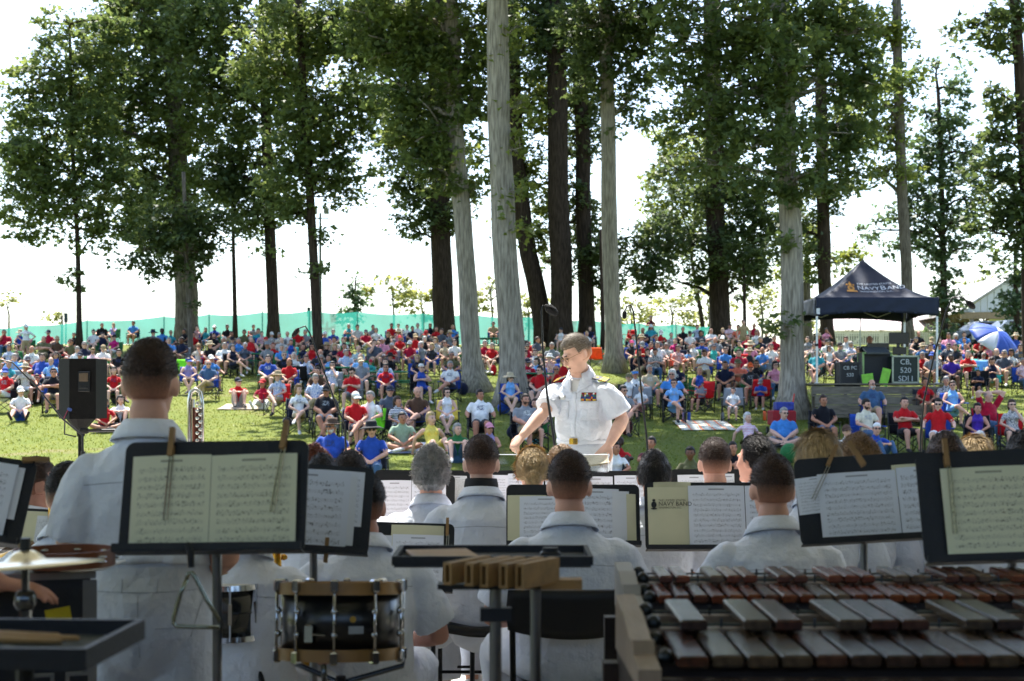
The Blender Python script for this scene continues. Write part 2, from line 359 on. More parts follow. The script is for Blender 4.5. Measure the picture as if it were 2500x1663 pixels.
for z in (.3, .8): MB().box((P(2166, 0, 88).x, 88.03, gz(30, 88) + z), (6.6, .03, .07)).build('rail', mat('white_picket', '#dcdad4'), _t)
# ---------------------------------------------------------------- trees
RNG = np.random.default_rng(11)
LEAF = np.array([(0, 0), (.5, .34), (.2, .56), (0, 1), (-.2, .56), (-.5, .34)])
def leaves(blobs, size, cov):
    out = []
    for (c, r, cv, sz) in blobs:
        sz = sz or size; cv = cov if cv is None else cv
        n = int(1.45 * cv * math.pi * (r[0] * r[2]) / (.36 * sz * sz)); rc = max(.16 * min(r[0], r[2]), 2.3 * sz); per = 34
        k = max(3, n // per)
        u = RNG.normal(size=(k, 3)); u /= np.linalg.norm(u, axis=1)[:, None]
        cc = np.array(c) + u * (RNG.random((k, 1)) ** .42) * np.array(r)
        cc += RNG.normal(size=(k, 3)) * rc * .25
        rr = rc * (.45 + 1.1 * RNG.random((k, 1)) ** 1.5)
        q = np.repeat(cc, per, 0); m = len(q)
        g = RNG.normal(size=(m, 3)) * .5; g[:, 2] *= .55
        off = g * np.repeat(rr, per, 0)
        pos = q + off
        nrm = RNG.normal(size=(m, 3)) * .55 + np.array([0, 0, .9]) + off * .35; nrm /= np.linalg.norm(nrm, axis=1)[:, None]
        d = off + RNG.normal(size=(m, 3)) * .4 * sz + np.array([0, 0, -.25 * sz]); d -= nrm * (d * nrm).sum(1)[:, None]
        d /= np.linalg.norm(d, axis=1)[:, None] + 1e-9
        s_ = np.cross(d, nrm); L = sz * (.6 + .7 * RNG.random((m, 1)))
        co = np.zeros((m, 6, 3))
        for i, (a, b) in enumerate(LEAF): co[:, i] = pos + s_ * (a * L) + d * (b * L) - nrm * (abs(a) * .35 * L)
        out.append(co)
    return np.concatenate(out)
def bark(name, c1, c2): return mat(name, c1, .9, col2=c2, scale=11, bump=1., bscale=22, spec=.12, stretch=(1.8, 1.8, .2), detail=6)
BK_PALE = bark('bark_pale', '#a39b8d', '#70695e'); BK_GREY = bark('bark_grey', '#7d7467', '#4c453c'); BK_DARK = bark('bark_dark', '#4c4036', '#2a231d')
LF_MAPLE = leaf_mat('leaf_maple', (.058, .098, .036), (.155, .200, .062), .5)
LF_DARK = leaf_mat('leaf_dark', (.046, .078, .032), (.105, .142, .048), .47)
LF_BRIGHT = leaf_mat('leaf_bright', (.075, .115, .030), (.18, .22, .055), .52)
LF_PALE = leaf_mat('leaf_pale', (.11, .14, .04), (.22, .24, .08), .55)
LF_BLUE = leaf_mat('leaf_blueish', (.045, .085, .04), (.10, .15, .06), .4)
def tree(name, label, d, path, w0, w1, bk, blobs, lf, size=.24, cov=2.6, limbs=True, flare=1.5, up=(), seed=0):
    rnd = random.Random(seed + int(d * 7) + len(label))
    b = P(path[0][0], path[0][1], d); b.z = gz(b.x, d)
    t = thing(name, label, 'tree', b)
    pts = [Vector((0, 0, -.15))] + [P(x, y, d) - b for x, y in path[1:]]
    # resample with a little wobble
    ps = []
    for a, c in zip(pts, pts[1:]):
        k = max(2, int((c - a).length / 1.6))
        for i in range(k): ps.append(a.lerp(c, i / k))
    ps.append(pts[-1]); n = len(ps); r0, r1 = S(w0, d) / 2, S(w1, d) / 2
    rad = []
    for i, p in enumerate(ps):
        f = i / (n - 1); r = r0 + (r1 - r0) * f
        if p.z < .9: r *= 1 + (flare - 1) * max(0, 1 - max(p.z, 0) / .9) ** 1.6
        rad.append(r * (1 + .05 * noise.noise((i * .7, d, seed + 2.)))); 
        if 0 < i < n - 1: p.x += r0 * .22 * noise.noise((i * .5, d, 1.7)); p.y += r0 * .22 * noise.noise((i * .5, d, 6.1))
    tb = MB().tube(ps, rad, 20 if w0 > 30 else 10)
    for i, v in enumerate(tb.v):        # ridged bark and root buttresses
        v = Vector(v); k = min(range(n), key=lambda q: (ps[q] - v).length_squared); o = v - ps[k]
        an = math.atan2(o.y, o.x); lowf = max(0, 1 - max(v.z, 0) / 1.1)
        f = 1 + .035 * math.sin(an * 7 + v.z * .8) + .22 * lowf * max(0, math.sin(an * 5 + seed)) * (flare - 1)
        tb.v[i] = tuple(ps[k] + Vector((o.x * f, o.y * f, o.z)))
    B = []
    for q in blobs:
        x, y, rx, ry = q[:4]; dd = q[4] if len(q) > 4 else 0; cv = q[5] if len(q) > 5 else None; sz = q[6] if len(q) > 6 else None
        c = P(x, y, d + dd) - b; a, h = S(rx, d + dd), S(ry, d + dd)
        B.append((tuple(c), (a, (a + h) * .45, h), cv, sz))
        if limbs:
            st = min(ps[1:], key=lambda p: abs(p.z - (c.z - a * .55)) + .15 * (p - c).length)
            mid = st.lerp(c, .5) + Vector((rnd.uniform(-.2, .2) * a, rnd.uniform(-.2, .2) * a, .18 * a))
            rl = max(.035, min(r0 * .42, .10 * a)); tb.tube([st, st.lerp(mid, .5) + Vector((0, 0, .05 * a)), mid, mid.lerp(c, .6), c], [rl, rl * .85, rl * .65, rl * .45, rl * .25], 6)
            for k in range(6):
                u = Vector((rnd.uniform(-1, 1) * a, rnd.uniform(-1, 1) * (a + h) * .45, rnd.uniform(-.7, .9) * h)) * .75
                m0 = mid.lerp(c, rnd.uniform(0, 1)); tb.tube([m0, m0.lerp(c + u, .55) + Vector((0, 0, .06 * h)), c + u], [rl * .35, rl * .25, rl * .1], 5)
    for (x, y, z, r) in up: B.append(((x, y, z + 1.6), (r, r, r * .7), 1.5, .36))  # coarse crown clumps above the view, added to cast shade on the lawn
    tr = tb.build('trunk', bk, t, True)
    me = fast_mesh('crown', leaves(B, size, cov), 6); me.materials.append(lf); link('crown', me, t)
    return t
# left group
tree('maple_tree', 'slim young maple with a broad low crown at the far left, by the speaker', 64, [(195, 872), (192, 700), (188, 560), (175, 300), (170, 60)], 15, 7, BK_DARK,
     [(150, 500, 145, 95), (60, 520, 80, 80), (130, 360, 130, 120), (60, 330, 75, 110), (210, 250, 100, 110), (110, 180, 85, 100, 0, 1.9), (230, 120, 90, 90, 0, 2.2), (160, 60, 70, 50, 0, 1.2), (280, 60, 60, 60, 0, 2), (50, 400, 60, 80, 0, 1.7), (330, 460, 50, 70), (240, 570, 50, 45), (180, 690, 16, 45, 0, .6), (330, 570, 40, 50), (65, 200, 60, 60, 0, 1.2), (250, 400, 70, 90)], LF_MAPLE, .25, 2.5, seed=1)
tree('oak_tree', 'thick grey trunked tree standing before the green fence, left of the thin trunks', 71, [(458, 830), (455, 720), (445, 560), (430, 300), (420, -60)], 58, 36, BK_GREY,
     [(400, 120, 170, 150), (330, 250, 120, 110), (470, 330, 130, 130), (300, 60, 110, 90, 0, 1.8), (430, 480, 110, 90), (330, 420, 90, 90), (420, 20, 160, 90), (245, 300, 90, 110), (235, 180, 80, 90, 0, 2), (300, 510, 70, 60), (280, 20, 70, 60, 0, 1.6), (380, 560, 70, 60)], LF_MAPLE, .27, 2.3, flare=1.35, seed=2, up=[(-1, 0, 19, 4.5), (2, 1, 22, 4)])
tree('young_tree', 'thin leaning trunk with hanging twigs just before the thick grey trunk', 62, [(466, 880), (464, 800), (458, 680), (452, 560), (448, 420)], 14, 9, BK_GREY,
     [(450, 570, 100, 70), (390, 630, 50, 50, 0, 2), (330, 610, 40, 55, 0, 1.8), (490, 620, 55, 45), (520, 540, 60, 70), (470, 700, 14, 60, 0, .5), (400, 540, 70, 60), (375, 670, 30, 28, 0, 1.4)], LF_DARK, .24, 2.4, seed=3)
tree('sapling', 'very thin straight dark sapling trunk before the green fence', 68, [(575, 822), (572, 680), (568, 540), (566, 380)], 12, 6, BK_DARK, [(575, 490, 60, 60), (545, 420, 60, 70), (600, 560, 25, 20, 0, 1.2)], LF_DARK, .24, 2.2, seed=4)
tree('oak_tree', 'dark straight trunk of middle thickness, second left of the gap of sky', 68, [(669, 838), (665, 700), (658, 560), (652, 380), (645, 100), (640, -80)], 30, 22, BK_DARK,
     [(620, 400, 110, 110), (560, 250, 130, 120), (680, 480, 80, 60), (640, 540, 60, 50, 0, 1.8), (560, 80, 150, 110), (690, 230, 120, 130), (640, 590, 35, 32, 0, 1.4), (730, 80, 110, 110), (490, 200, 90, 110), (520, 420, 80, 80), (500, 50, 100, 90), (600, 520, 60, 50)], LF_MAPLE, .26, 2.3, seed=5, up=[(0, 0, 20, 4.5), (-3, 1, 23, 4)])
tree('tulip_tree', 'wavy dark trunk with leafy sprouts at the left of the gap of sky', 58, [(780, 893), (772, 760), (764, 620), (758, 480), (745, 320), (735, 150), (725, -60)], 25, 17, BK_DARK,
     [(790, 420, 70, 80), (850, 340, 55, 90, 0, 2), (800, 250, 100, 110), (760, 90, 120, 100), (700, 420, 80, 90), (840, 460, 40, 45, 0, 1.6), (870, 490, 18, 25, 0, 1), (780, 580, 22, 38, 0, .9), (890, 140, 90, 120), (720, 520, 60, 45), (860, 400, 45, 50, 0, 1.5), (690, 30, 60, 55, -2, 2), (770, 640, 10, 30, 0, .5), (640, 150, 90, 110), (890, 260, 55, 80), (850, 50, 100, 80), (740, 330, 90, 90), (920, 40, 90, 70)], LF_MAPLE, .24, 2.4, seed=6, up=[(0, 0, 18, 4), (3, 0, 20, 4)])
# centre group
tree('oak_tree', 'very thick dark trunk behind the pale leaning one, beside the gap of sky', 74.5, [(1085, 842), (1080, 740), (1078, 600), (1075, 420), (1070, 100), (1068, -60)], 54, 40, BK_DARK,
     [(1030, 480, 70, 90), (1010, 380, 70, 100), (1060, 560, 55, 40, 0, 2), (1000, 560, 40, 40, 0, 1.5), (960, 200, 110, 130), (1100, 520, 50, 60), (1020, 60, 140, 110), (950, 340, 45, 70), (1110, 350, 60, 90), (970, 440, 40, 60, 0, 1.8)], LF_DARK, .26, 2.4, flare=1.3, seed=7, up=[(0, 2, 22, 5)])
tree('tulip_tree', 'pale grey leaning trunk left of the largest trunk, base behind seated crowd', 46.5, [(1158, 957), (1150, 860), (1140, 700), (1128, 520), (1118, 380), (1108, 200), (1100, 0), (1098, -120)], 50, 33, BK_PALE,
     [(1060, 300, 90, 120), (1120, 180, 90, 120), (980, 250, 80, 110), (1050, 120, 120, 110), (950, 110, 100, 100), (1090, 440, 70, 60), (1190, 60, 70, 80), (980, 40, 110, 70), (1000, 330, 50, 60), (1160, 470, 40, 60), (890, 50, 80, 70), (1040, 400, 60, 55), (1170, 250, 50, 90), (1160, 140, 60, 80)], LF_MAPLE, .21, 2.5, flare=1.9, seed=8, up=[(-2, 0, 15, 4.5), (1, 2, 17, 5), (-3, -3, 14, 4)])
tree('tulip_tree', 'largest pale grey trunk rising the full height beside the conductor', 41.5, [(1252, 995), (1248, 900), (1245, 760), (1232, 560), (1222, 380), (1215, 200), (1214, 0), (1216, -160)], 66, 48, BK_PALE,
     [(1275, 360, 22, 40, -.5, 1.3), (1268, 470, 20, 30, -.5, 1.1), (1262, 80, 30, 70, 0, 1.6), (1275, 560, 12, 22, 0, .7), (1170, 390, 18, 25, 0, .9), (1275, 250, 25, 50, 0, 1.4)], LF_BRIGHT, .19, 2.0, flare=1.7, seed=9, up=[(-1, -2, 15.5, 5), (3.5, 0, 16, 5), (0, -4, 15, 4.5), (4, -4, 17, 4.5)])
tree('oak_tree', 'dark trunk leaning left just right of the largest pale trunk', 74, [(1332, 842), (1315, 740), (1292, 620), (1272, 500), (1262, 380), (1255, 200), (1250, -40)], 46, 34, BK_DARK,
     [(1290, 420, 60, 80), (1240, 540, 50, 50, 2, 1.6), (1310, 560, 50, 60), (1300, 260, 70, 100)], LF_BRIGHT, .26, 2.2, flare=1.3, seed=10, up=[(0, 1, 21, 4)])
tree('oak_tree', 'thick dark straight trunk directly behind the conductor', 73, [(1372, 842), (1370, 720), (1366, 560), (1362, 380), (1358, 150), (1355, -60)], 56, 46, BK_DARK,
     [(1360, 70, 130, 80), (1300, 110, 90, 100), (1420, 100, 100, 100), (1330, 480, 45, 60, 3, 1.7), (1430, 540, 50, 60, 3), (1400, 380, 45, 80, 4, 1.5), (1330, 640, 40, 40, 4, 1.5), (1300, 230, 50, 80, 3), (1420, 240, 60, 90, 3), (1310, 20, 80, 60)], LF_DARK, .26, 2.5, flare=1.3, seed=11, up=[(0, 1, 21, 4.5)])
tree('oak_tree', 'dark trunk between the thick dark one and the pale one right of the conductor', 74.5, [(1432, 842), (1430, 720), (1426, 560), (1422, 380), (1418, 150), (1415, -60)], 41, 33, BK_DARK,
     [(1460, 600, 60, 60), (1400, 640, 50, 50), (1440, 300, 60, 90), (1480, 680, 55, 40), (1410, 480, 40, 60)], LF_DARK, .27, 2.2, flare=1.3, seed=12, up=[(0, 1, 21, 4)])
tree('sapling', 'thin dark sapling hugging the pale trunk right of the conductor', 70, [(1472, 850), (1470, 740), (1468, 640), (1466, 560)], 11, 6, BK_DARK, [(1545, 600, 70, 70, 2), (1600, 660, 80, 50, 2), (1560, 690, 60, 30, 2, 2), (1620, 580, 60, 60, 3)], LF_DARK, .25, 2.4, seed=13)
tree('tulip_tree', 'pale grey trunk right of the conductor, rising past the sky gap', 54.5, [(1500, 912), (1495, 800), (1492, 640), (1485, 460), (1482, 300), (1480, 120), (1478, -100)], 43, 32, BK_PALE,
     [(1500, 60, 100, 90), (1560, 130, 70, 90), (1545, 230, 55, 60, 0, 2), (1440, 180, 60, 80), (1590, 30, 80, 80), (1540, 310, 22, 30, 0, .7), (1450, 60, 90, 80)], LF_DARK, .22, 2.7, flare=1.7, seed=14, up=[(0, 0, 17, 5), (4, -1, 18, 5), (2, -5, 17, 4.5)])
tree('young_tree', 'slender leaning trunk with light leaves far behind the crowd', 88, [(1722, 850), (1712, 770), (1700, 700), (1690, 640)], 12, 8, BK_DARK, [(1640, 470, 70, 80), (1600, 540, 40, 60, 0, 1.5), (1680, 400, 80, 90), (1640, 340, 50, 60, 0, 1.5), (1720, 520, 70, 80)], LF_BRIGHT, .28, 2.0, seed=15)
tree('oak_tree', 'thick dark trunk with flared base left of the largest right-hand tree', 74.5, [(1758, 850), (1755, 740), (1750, 600), (1745, 420), (1742, 200), (1740, -50)], 50, 40, BK_DARK,
     [(1860, 560, 70, 80), (1610, 420, 40, 60, 0, 1.6), (1780, 380, 90, 90), (1620, 560, 50, 60, 0, 1.8), (1700, 600, 80, 60), (1800, 560, 70, 80), (1760, 660, 80, 40), (1720, 480, 80, 80), (1850, 650, 60, 60), (1830, 480, 70, 80), (1800, 700, 45, 25, 0, 1.5), (1660, 690, 70, 30, 0, 1.7)], LF_DARK, .27, 2.3, flare=1.6, seed=16, up=[(0, 1, 21, 4)])
tree('sapling', 'thin dark stem with low leaves between two thick right-hand trunks', 72, [(1820, 850), (1818, 760), (1816, 640)], 10, 7, BK_DARK, [(1830, 640, 45, 50), (1850, 700, 25, 25, 0, 1.3), (1790, 610, 40, 45)], LF_DARK, .25, 2.1, seed=17)
tree('maple_tree', 'largest right-hand tree with broad pale trunk and dense maple leaves, left of the tent', 38.4, [(1935, 1020), (1935, 900), (1932, 720), (1928, 560), (1922, 440), (1915, 250), (1905, 0), (1900, -150)], 60, 42, BK_PALE,
     [(1800, 200, 120, 120), (1690, 240, 90, 100), (1920, 160, 110, 110, -1.5), (1880, 340, 120, 90, -1.5), (2010, 340, 100, 90), (1760, 90, 130, 90), (2040, 180, 100, 100), (1950, 60, 130, 80), (1950, 430, 90, 45, -1), (1780, 330, 90, 70), (2060, 420, 60, 50, 0, 2), (1660, 120, 70, 90, 0, 2.0), (1720, 400, 60, 50), (2100, 80, 80, 70, 0, 2), (1850, 440, 60, 45, -1.5), (2130, 190, 70, 90, 0, 2), (1640, 330, 45, 60, 0, 1.8), (1985, 460, 60, 40), (2080, 300, 70, 70), (1840, 40, 100, 60, -1), (2020, 50, 90, 60), (1900, 590, 10, 18, -.5, .6), (1912, 800, 14, 26, -.6, .8), (1660, 30, 60, 50, 0, 2)], LF_MAPLE, .185, 2.7, flare=1.9, seed=18, up=[(-3, -1, 14, 5), (3, -1, 14.5, 5), (0, 0, 18, 5), (-6, -1, 15, 4.5), (6, 0, 16, 5)])
# right group
tree('oak_tree', 'dark trunk rising behind the left corner of the navy tent', 77, [(2018, 850), (2015, 740), (2012, 600), (2008, 440), (2004, 200), (2000, -50)], 33, 27, BK_DARK,
     [(2020, 480, 60, 60), (1960, 560, 50, 70), (1985, 640, 35, 60, 0, 1.6), (2060, 300, 70, 90)], LF_DARK, .27, 2.3, flare=1.5, seed=19, up=[(0, 1, 21, 4)])
tree('young_tree', 'grey trunk part hidden between maple and tent, low bright leaves', 82, [(1972, 850), (1970, 760), (1968, 660)], 22, 18, BK_GREY, [(1975, 600, 50, 60), (2050, 640, 40, 35, 0, 1.6), (2090, 620, 45, 35, 0, 1.6), (1930, 640, 40, 50)], LF_BRIGHT, .28, 2.0, seed=20)
tree('tulip_tree', 'bare grey trunk rising right behind the peak of the navy tent', 73, [(2218, 845), (2214, 720), (2208, 560), (2200, 400), (2192, 200), (2188, -50)], 30, 22, BK_GREY,
     [(2160, 330, 60, 70), (2200, 230, 60, 70), (2140, 420, 60, 50, 0, 2), (2120, 220, 60, 80), (2090, 60, 90, 70, 0, 2), (2170, 90, 60, 70, 0, 1.8), (2210, 410, 40, 30, 0, 1.6)], LF_BRIGHT, .26, 2.2, flare=1.3, seed=21, up=[(0, 1, 20, 4)])
tree('ivy_clad_tree', 'ivy covered tree with spreading crown right of the navy tent', 84, [(2306, 850), (2306, 740), (2303, 640), (2300, 520), (2296, 380), (2290, 220)], 20, 9, BK_DARK,
     [(2306, 740, 34, 60, 0, 3), (2306, 660, 30, 50, 0, 3), (2230, 520, 80, 60), (2340, 540, 80, 55), (2290, 440, 80, 70), (2200, 590, 60, 40, 0, 1.8), (2370, 600, 50, 30, 0, 1.6), (2320, 330, 70, 80, 0, 2), (2270, 300, 50, 70, 0, 1.8), (2340, 220, 50, 70, 0, 1.6), (2290, 160, 40, 40, 0, 1), (2310, 800, 30, 40, 0, 2), (2140, 560, 40, 40, 0, 1.2), (2270, 600, 60, 40), (2370, 480, 60, 60, 0, 2), (2390, 380, 50, 60, 0, 1.8), (2240, 400, 50, 60, 0, 1.6)], LF_BLUE, .3, 2.3, seed=22)
tree('oak_tree', 'dark trunk at the right edge with heavy overhanging branches', 47, [(2512, 935), (2510, 800), (2508, 600), (2500, 380), (2488, 150), (2470, -60)], 30, 26, BK_DARK,
     [(2450, 110, 60, 60, 0, 1.9), (2400, 40, 60, 50, 0, 1.5), (2480, 260, 50, 60, 0, 1.8), (2420, 220, 30, 40, 0, 1.1), (2470, 420, 60, 70), (2490, 540, 45, 60), (2360, 70, 40, 30, 0, .9), (2400, 420, 50, 60, 0, 2), (2440, 500, 50, 60), (2480, 40, 50, 50), (2470, 610, 45, 60, 0, 2), (2490, 480, 40, 60), (2450, 560, 40, 40, 0, 2), (2420, 300, 40, 50, 0, 1.5), (2440, 340, 50, 60, 0, 2), (2400, 560, 40, 40, 0, 1.5)], LF_DARK, .23, 2.4, seed=23, up=[(0, 0, 17, 4)])
tree('spruce_tree', 'dense dark green shrubby tree before the gabled building at right', 78, [(2482, 850), (2482, 780), (2480, 700), (2478, 620)], 18, 8, BK_DARK, [(2482, 760, 40, 50, 0, 3), (2480, 700, 32, 45, 0, 3), (2478, 650, 24, 35, 0, 2), (2490, 810, 40, 30, 0, 3)], LF_BLUE, .26, 3, seed=24)
# far trees beyond the rise
tree('spruce_tree', 'small far spruce beyond the fence in the gap of sky', 120, [(866, 800), (866, 740), (868, 690), (870, 672)], 8, 3, BK_DARK, [(862, 755, 38, 12, 0, 2), (868, 735, 28, 11, 0, 2), (866, 715, 22, 10, 0, 1.6), (870, 698, 12, 12, 0, 1.6), (858, 772, 45, 12, 0, 2)], LF_BLUE, .4, 2, seed=25, limbs=False)
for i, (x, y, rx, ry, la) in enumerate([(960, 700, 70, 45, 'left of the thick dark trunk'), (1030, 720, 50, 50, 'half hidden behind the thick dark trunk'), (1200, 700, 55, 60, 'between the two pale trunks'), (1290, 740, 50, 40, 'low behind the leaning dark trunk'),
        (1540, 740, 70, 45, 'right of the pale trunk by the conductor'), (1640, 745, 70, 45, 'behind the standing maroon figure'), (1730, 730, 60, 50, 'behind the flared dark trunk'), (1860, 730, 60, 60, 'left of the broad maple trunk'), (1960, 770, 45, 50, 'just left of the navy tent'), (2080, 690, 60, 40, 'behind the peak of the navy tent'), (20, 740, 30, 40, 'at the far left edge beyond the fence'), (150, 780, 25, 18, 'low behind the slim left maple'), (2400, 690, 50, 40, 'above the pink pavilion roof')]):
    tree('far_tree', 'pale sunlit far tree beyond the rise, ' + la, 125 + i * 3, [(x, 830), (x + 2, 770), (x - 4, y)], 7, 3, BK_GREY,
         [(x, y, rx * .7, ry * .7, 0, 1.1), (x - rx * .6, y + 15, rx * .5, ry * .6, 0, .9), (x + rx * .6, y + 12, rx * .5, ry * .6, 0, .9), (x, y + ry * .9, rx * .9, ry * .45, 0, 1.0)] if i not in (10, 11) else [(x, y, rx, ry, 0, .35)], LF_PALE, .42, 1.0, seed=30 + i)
# light mast behind the wavy trunk, dark box posts
_t = thing('light_mast', 'slim floodlight mast behind the wavy trunk at the gap of sky', 'light pole', (P(782, 0, 79).x, 79, gz(-10, 79)))
MB().tube([(0, 0, -.1), (0, 0, P(0, 520, 79).z - gz(-10, 79))], [.1, .06], 8).build('pole', mat('mast_grey', '#6b6f70', .5), _t)
for k, x in enumerate((-.3, .35)): MB().box((x, -.1, P(0, 520, 79).z - gz(-10, 79) + .1), (.28, .2, .36), bev=.03).build('lamp_head', mat('mast_lamp', '#9a9d9c', .4), _t)
MB().box((0, 0, P(0, 533, 79).z - gz(-10, 79)), (.9, .06, .06)).build('crossarm', mat('mast_grey', '#6b6f70'), _t)
for x, y, la in ((161, 776, 'behind the mesh fence left of the slim maple'), (754, 762, 'on the mesh fence left of the wavy trunk')):
    b = P(x, y, 77.); o = MB().box((0, 0, 0), (.16, .16, .5)).tube([(0, 0, -.2), (0, 0, -1.9)], .04, 6).build('fence_marker', mat('marker_dark', '#3a3f42'), None, False, b); tag(o, 'small dark box on a post ' + la, 'post')
# ---------------------------------------------------------------- people: bodies grown from joints into one continuous surface
def remesh(src, nm, voxel, smooth=4, target=None, wrinkle=0.):
    me = src.mesh('src'); o = bpy.data.objects.new('src', me); COL.objects.link(o)
    m = o.modifiers.new('r', 'REMESH'); m.mode = 'VOXEL'; m.voxel_size = voxel; m.use_smooth_shade = True
    if smooth:
        s = o.modifiers.new('s', 'SMOOTH'); s.factor = .5; s.iterations = smooth
    dg = bpy.context.evaluated_depsgraph_get(); dg.update()
    out = bpy.data.meshes.new_from_object(o.evaluated_get(dg))
    if target and len(out.polygons) > target:
        d = o.modifiers.new('d', 'DECIMATE'); d.ratio = target / (len(out.polygons) * 2.0) ; bpy.data.meshes.remove(out)
        dg.update(); out = bpy.data.meshes.new_from_object(o.evaluated_get(dg))
    bpy.data.objects.remove(o)
    bvh = BVHTree.FromPolygons([Vector(v) for v in src.v], src.f)
    mi = [src.m[bvh.find_nearest(p.center)[2]] for p in out.polygons] if max(src.m) > 0 else [0] * len(out.polygons)
    bpy.data.meshes.remove(me); out.name = nm
    out.polygons.foreach_set('material_index', mi); out.polygons.foreach_set('use_smooth', [True] * len(mi))
    if wrinkle:
        nv = len(out.vertices); co = np.zeros(nv * 3, np.float32); no = np.zeros(nv * 3, np.float32)
        out.vertices.foreach_get('co', co); out.vertices.foreach_get('normal', no); co = co.reshape(-1, 3); no = no.reshape(-1, 3)
        dsp = np.array([noise.noise((v[0] * 7 + v[2] * 5, v[1] * 7, v[2] * 15 + v[0] * 4)) * .6 + (1 - abs(noise.noise((v[0] * 11 + v[2] * 3 + 4, v[1] * 11, v[2] * 6)))) ** 3 * .6 - .25 for v in co], np.float32)
        out.vertices.foreach_set('co', (co + no * (dsp * wrinkle)[:, None]).ravel())
    out.update(); return out
SKIN, SHIRT, SLEEVE, PANTS, SHIN, SHOE = range(6)
def head_matrix(c, yaw=0., pitch=0., roll=0., s=.95):
    return Matrix.Translation(c) @ Matrix.Rotation(yaw, 4, 'Z') @ Matrix.Rotation(pitch, 4, 'X') @ Matrix.Rotation(roll, 4, 'Y') @ Matrix.Scale(s, 4)
def add_head(b, H, fine=False):
    h = MB(); k = dict(n=18, k=12) if fine else dict(n=12, k=8)
    h.ell((0, .012, .022), (.077, .097, .103), **k); h.ell((0, -.03, -.055), (.056, .066, .070), **k); h.ell((0, -.048, -.015), (.062, .050, .085), **k)
    h.tube([(0, -.092, .018), (0, -.108, -.012), (0, -.112, -.026)], [.009, .013, .016], 8, rnd=True)
    h.ell((0, -.082, .030), (.052, .018, .013), n=10, k=6); h.ell((0, -.088, -.062), (.024, .012, .010), n=10, k=6); h.ell((0, -.082, -.098), (.024, .02, .02), n=10, k=6)
    for s in (-1, 1):
        h.ell((s * .080, .012, -.008), (.011, .021, .034), Matrix.Rotation(s * .3, 3, 'Z'), n=10, k=8)
        h.ell((s * .045, -.065, -.02), (.02, .02, .025), n=8, k=6)
    b.add([H @ Vector(v) for v in h.v], h.f, SKIN)
def add_hand(b, w, d, n, s, curl=.5, L=.185, r=1., spread=1., thumb=1.):
    # wrist w, pointing direction d, palm normal n (towards which the fingers curl), s = +1 / -1 thumb side
    d = d.normalized(); n = (n - d * n.dot(d)).normalized(); t = d.cross(n) * s
    b.tube([w - d * .01, w + d * .03, w + d * .07, w + d * .092], [(.024 * r, .019 * r), (.034 * r, .018 * r), (.040 * r, .016 * r), (.036 * r, .013 * r)], 10, SKIN, side=t, rnd=True)
    for i, (o, ln) in enumerate(((.030, .070), (.010, .080), (-.011, .075), (-.030, .060))):
        p = w + d * .085 + t * o; a = curl * .55; pts = [p]; dirn = d + t * (o * 4 * spread - .02)
        for k in range(3):
            a += curl * (.55 if k else .25); q = (dirn.normalized() * math.cos(a) + n * math.sin(a)); p = p + q * (ln * (.46, .3, .24)[k]); pts.append(p)
        b.tube(pts, [.0098 * r, .0092 * r, .0085 * r, .0072 * r], 7, SKIN, rnd=True)
    p = w + d * .025 + t * .028; q = (d * .75 + t * .8 * thumb + n * .35).normalized(); p2 = p + q * .042; q2 = (d + t * .25 * thumb + n * (.2 + .5 * curl)).normalized()
    b.tube([p, p2, p2 + q2 * .032, p2 + q2 * .052], [.016 * r, .012 * r, .0105 * r, .008 * r], 7, SKIN, rnd=True)
BASE = dict(chest=(.165, .112), waist=(.142, .108), hip=(.168, .125), sh=.185, arm=.048, fore=.038, thigh=.085, shin=.056, neck=.054, bust=0., belly=0.)
BUILD = {'m': {}, 'f': dict(chest=(.145, .10), waist=(.122, .095), hip=(.170, .125), sh=.160, arm=.040, fore=.031, thigh=.084, shin=.050, neck=.044, bust=.05),
         'h': dict(chest=(.195, .15), waist=(.20, .18), hip=(.20, .16), sh=.20, arm=.060, fore=.046, thigh=.105, shin=.066, neck=.064, belly=.07)}
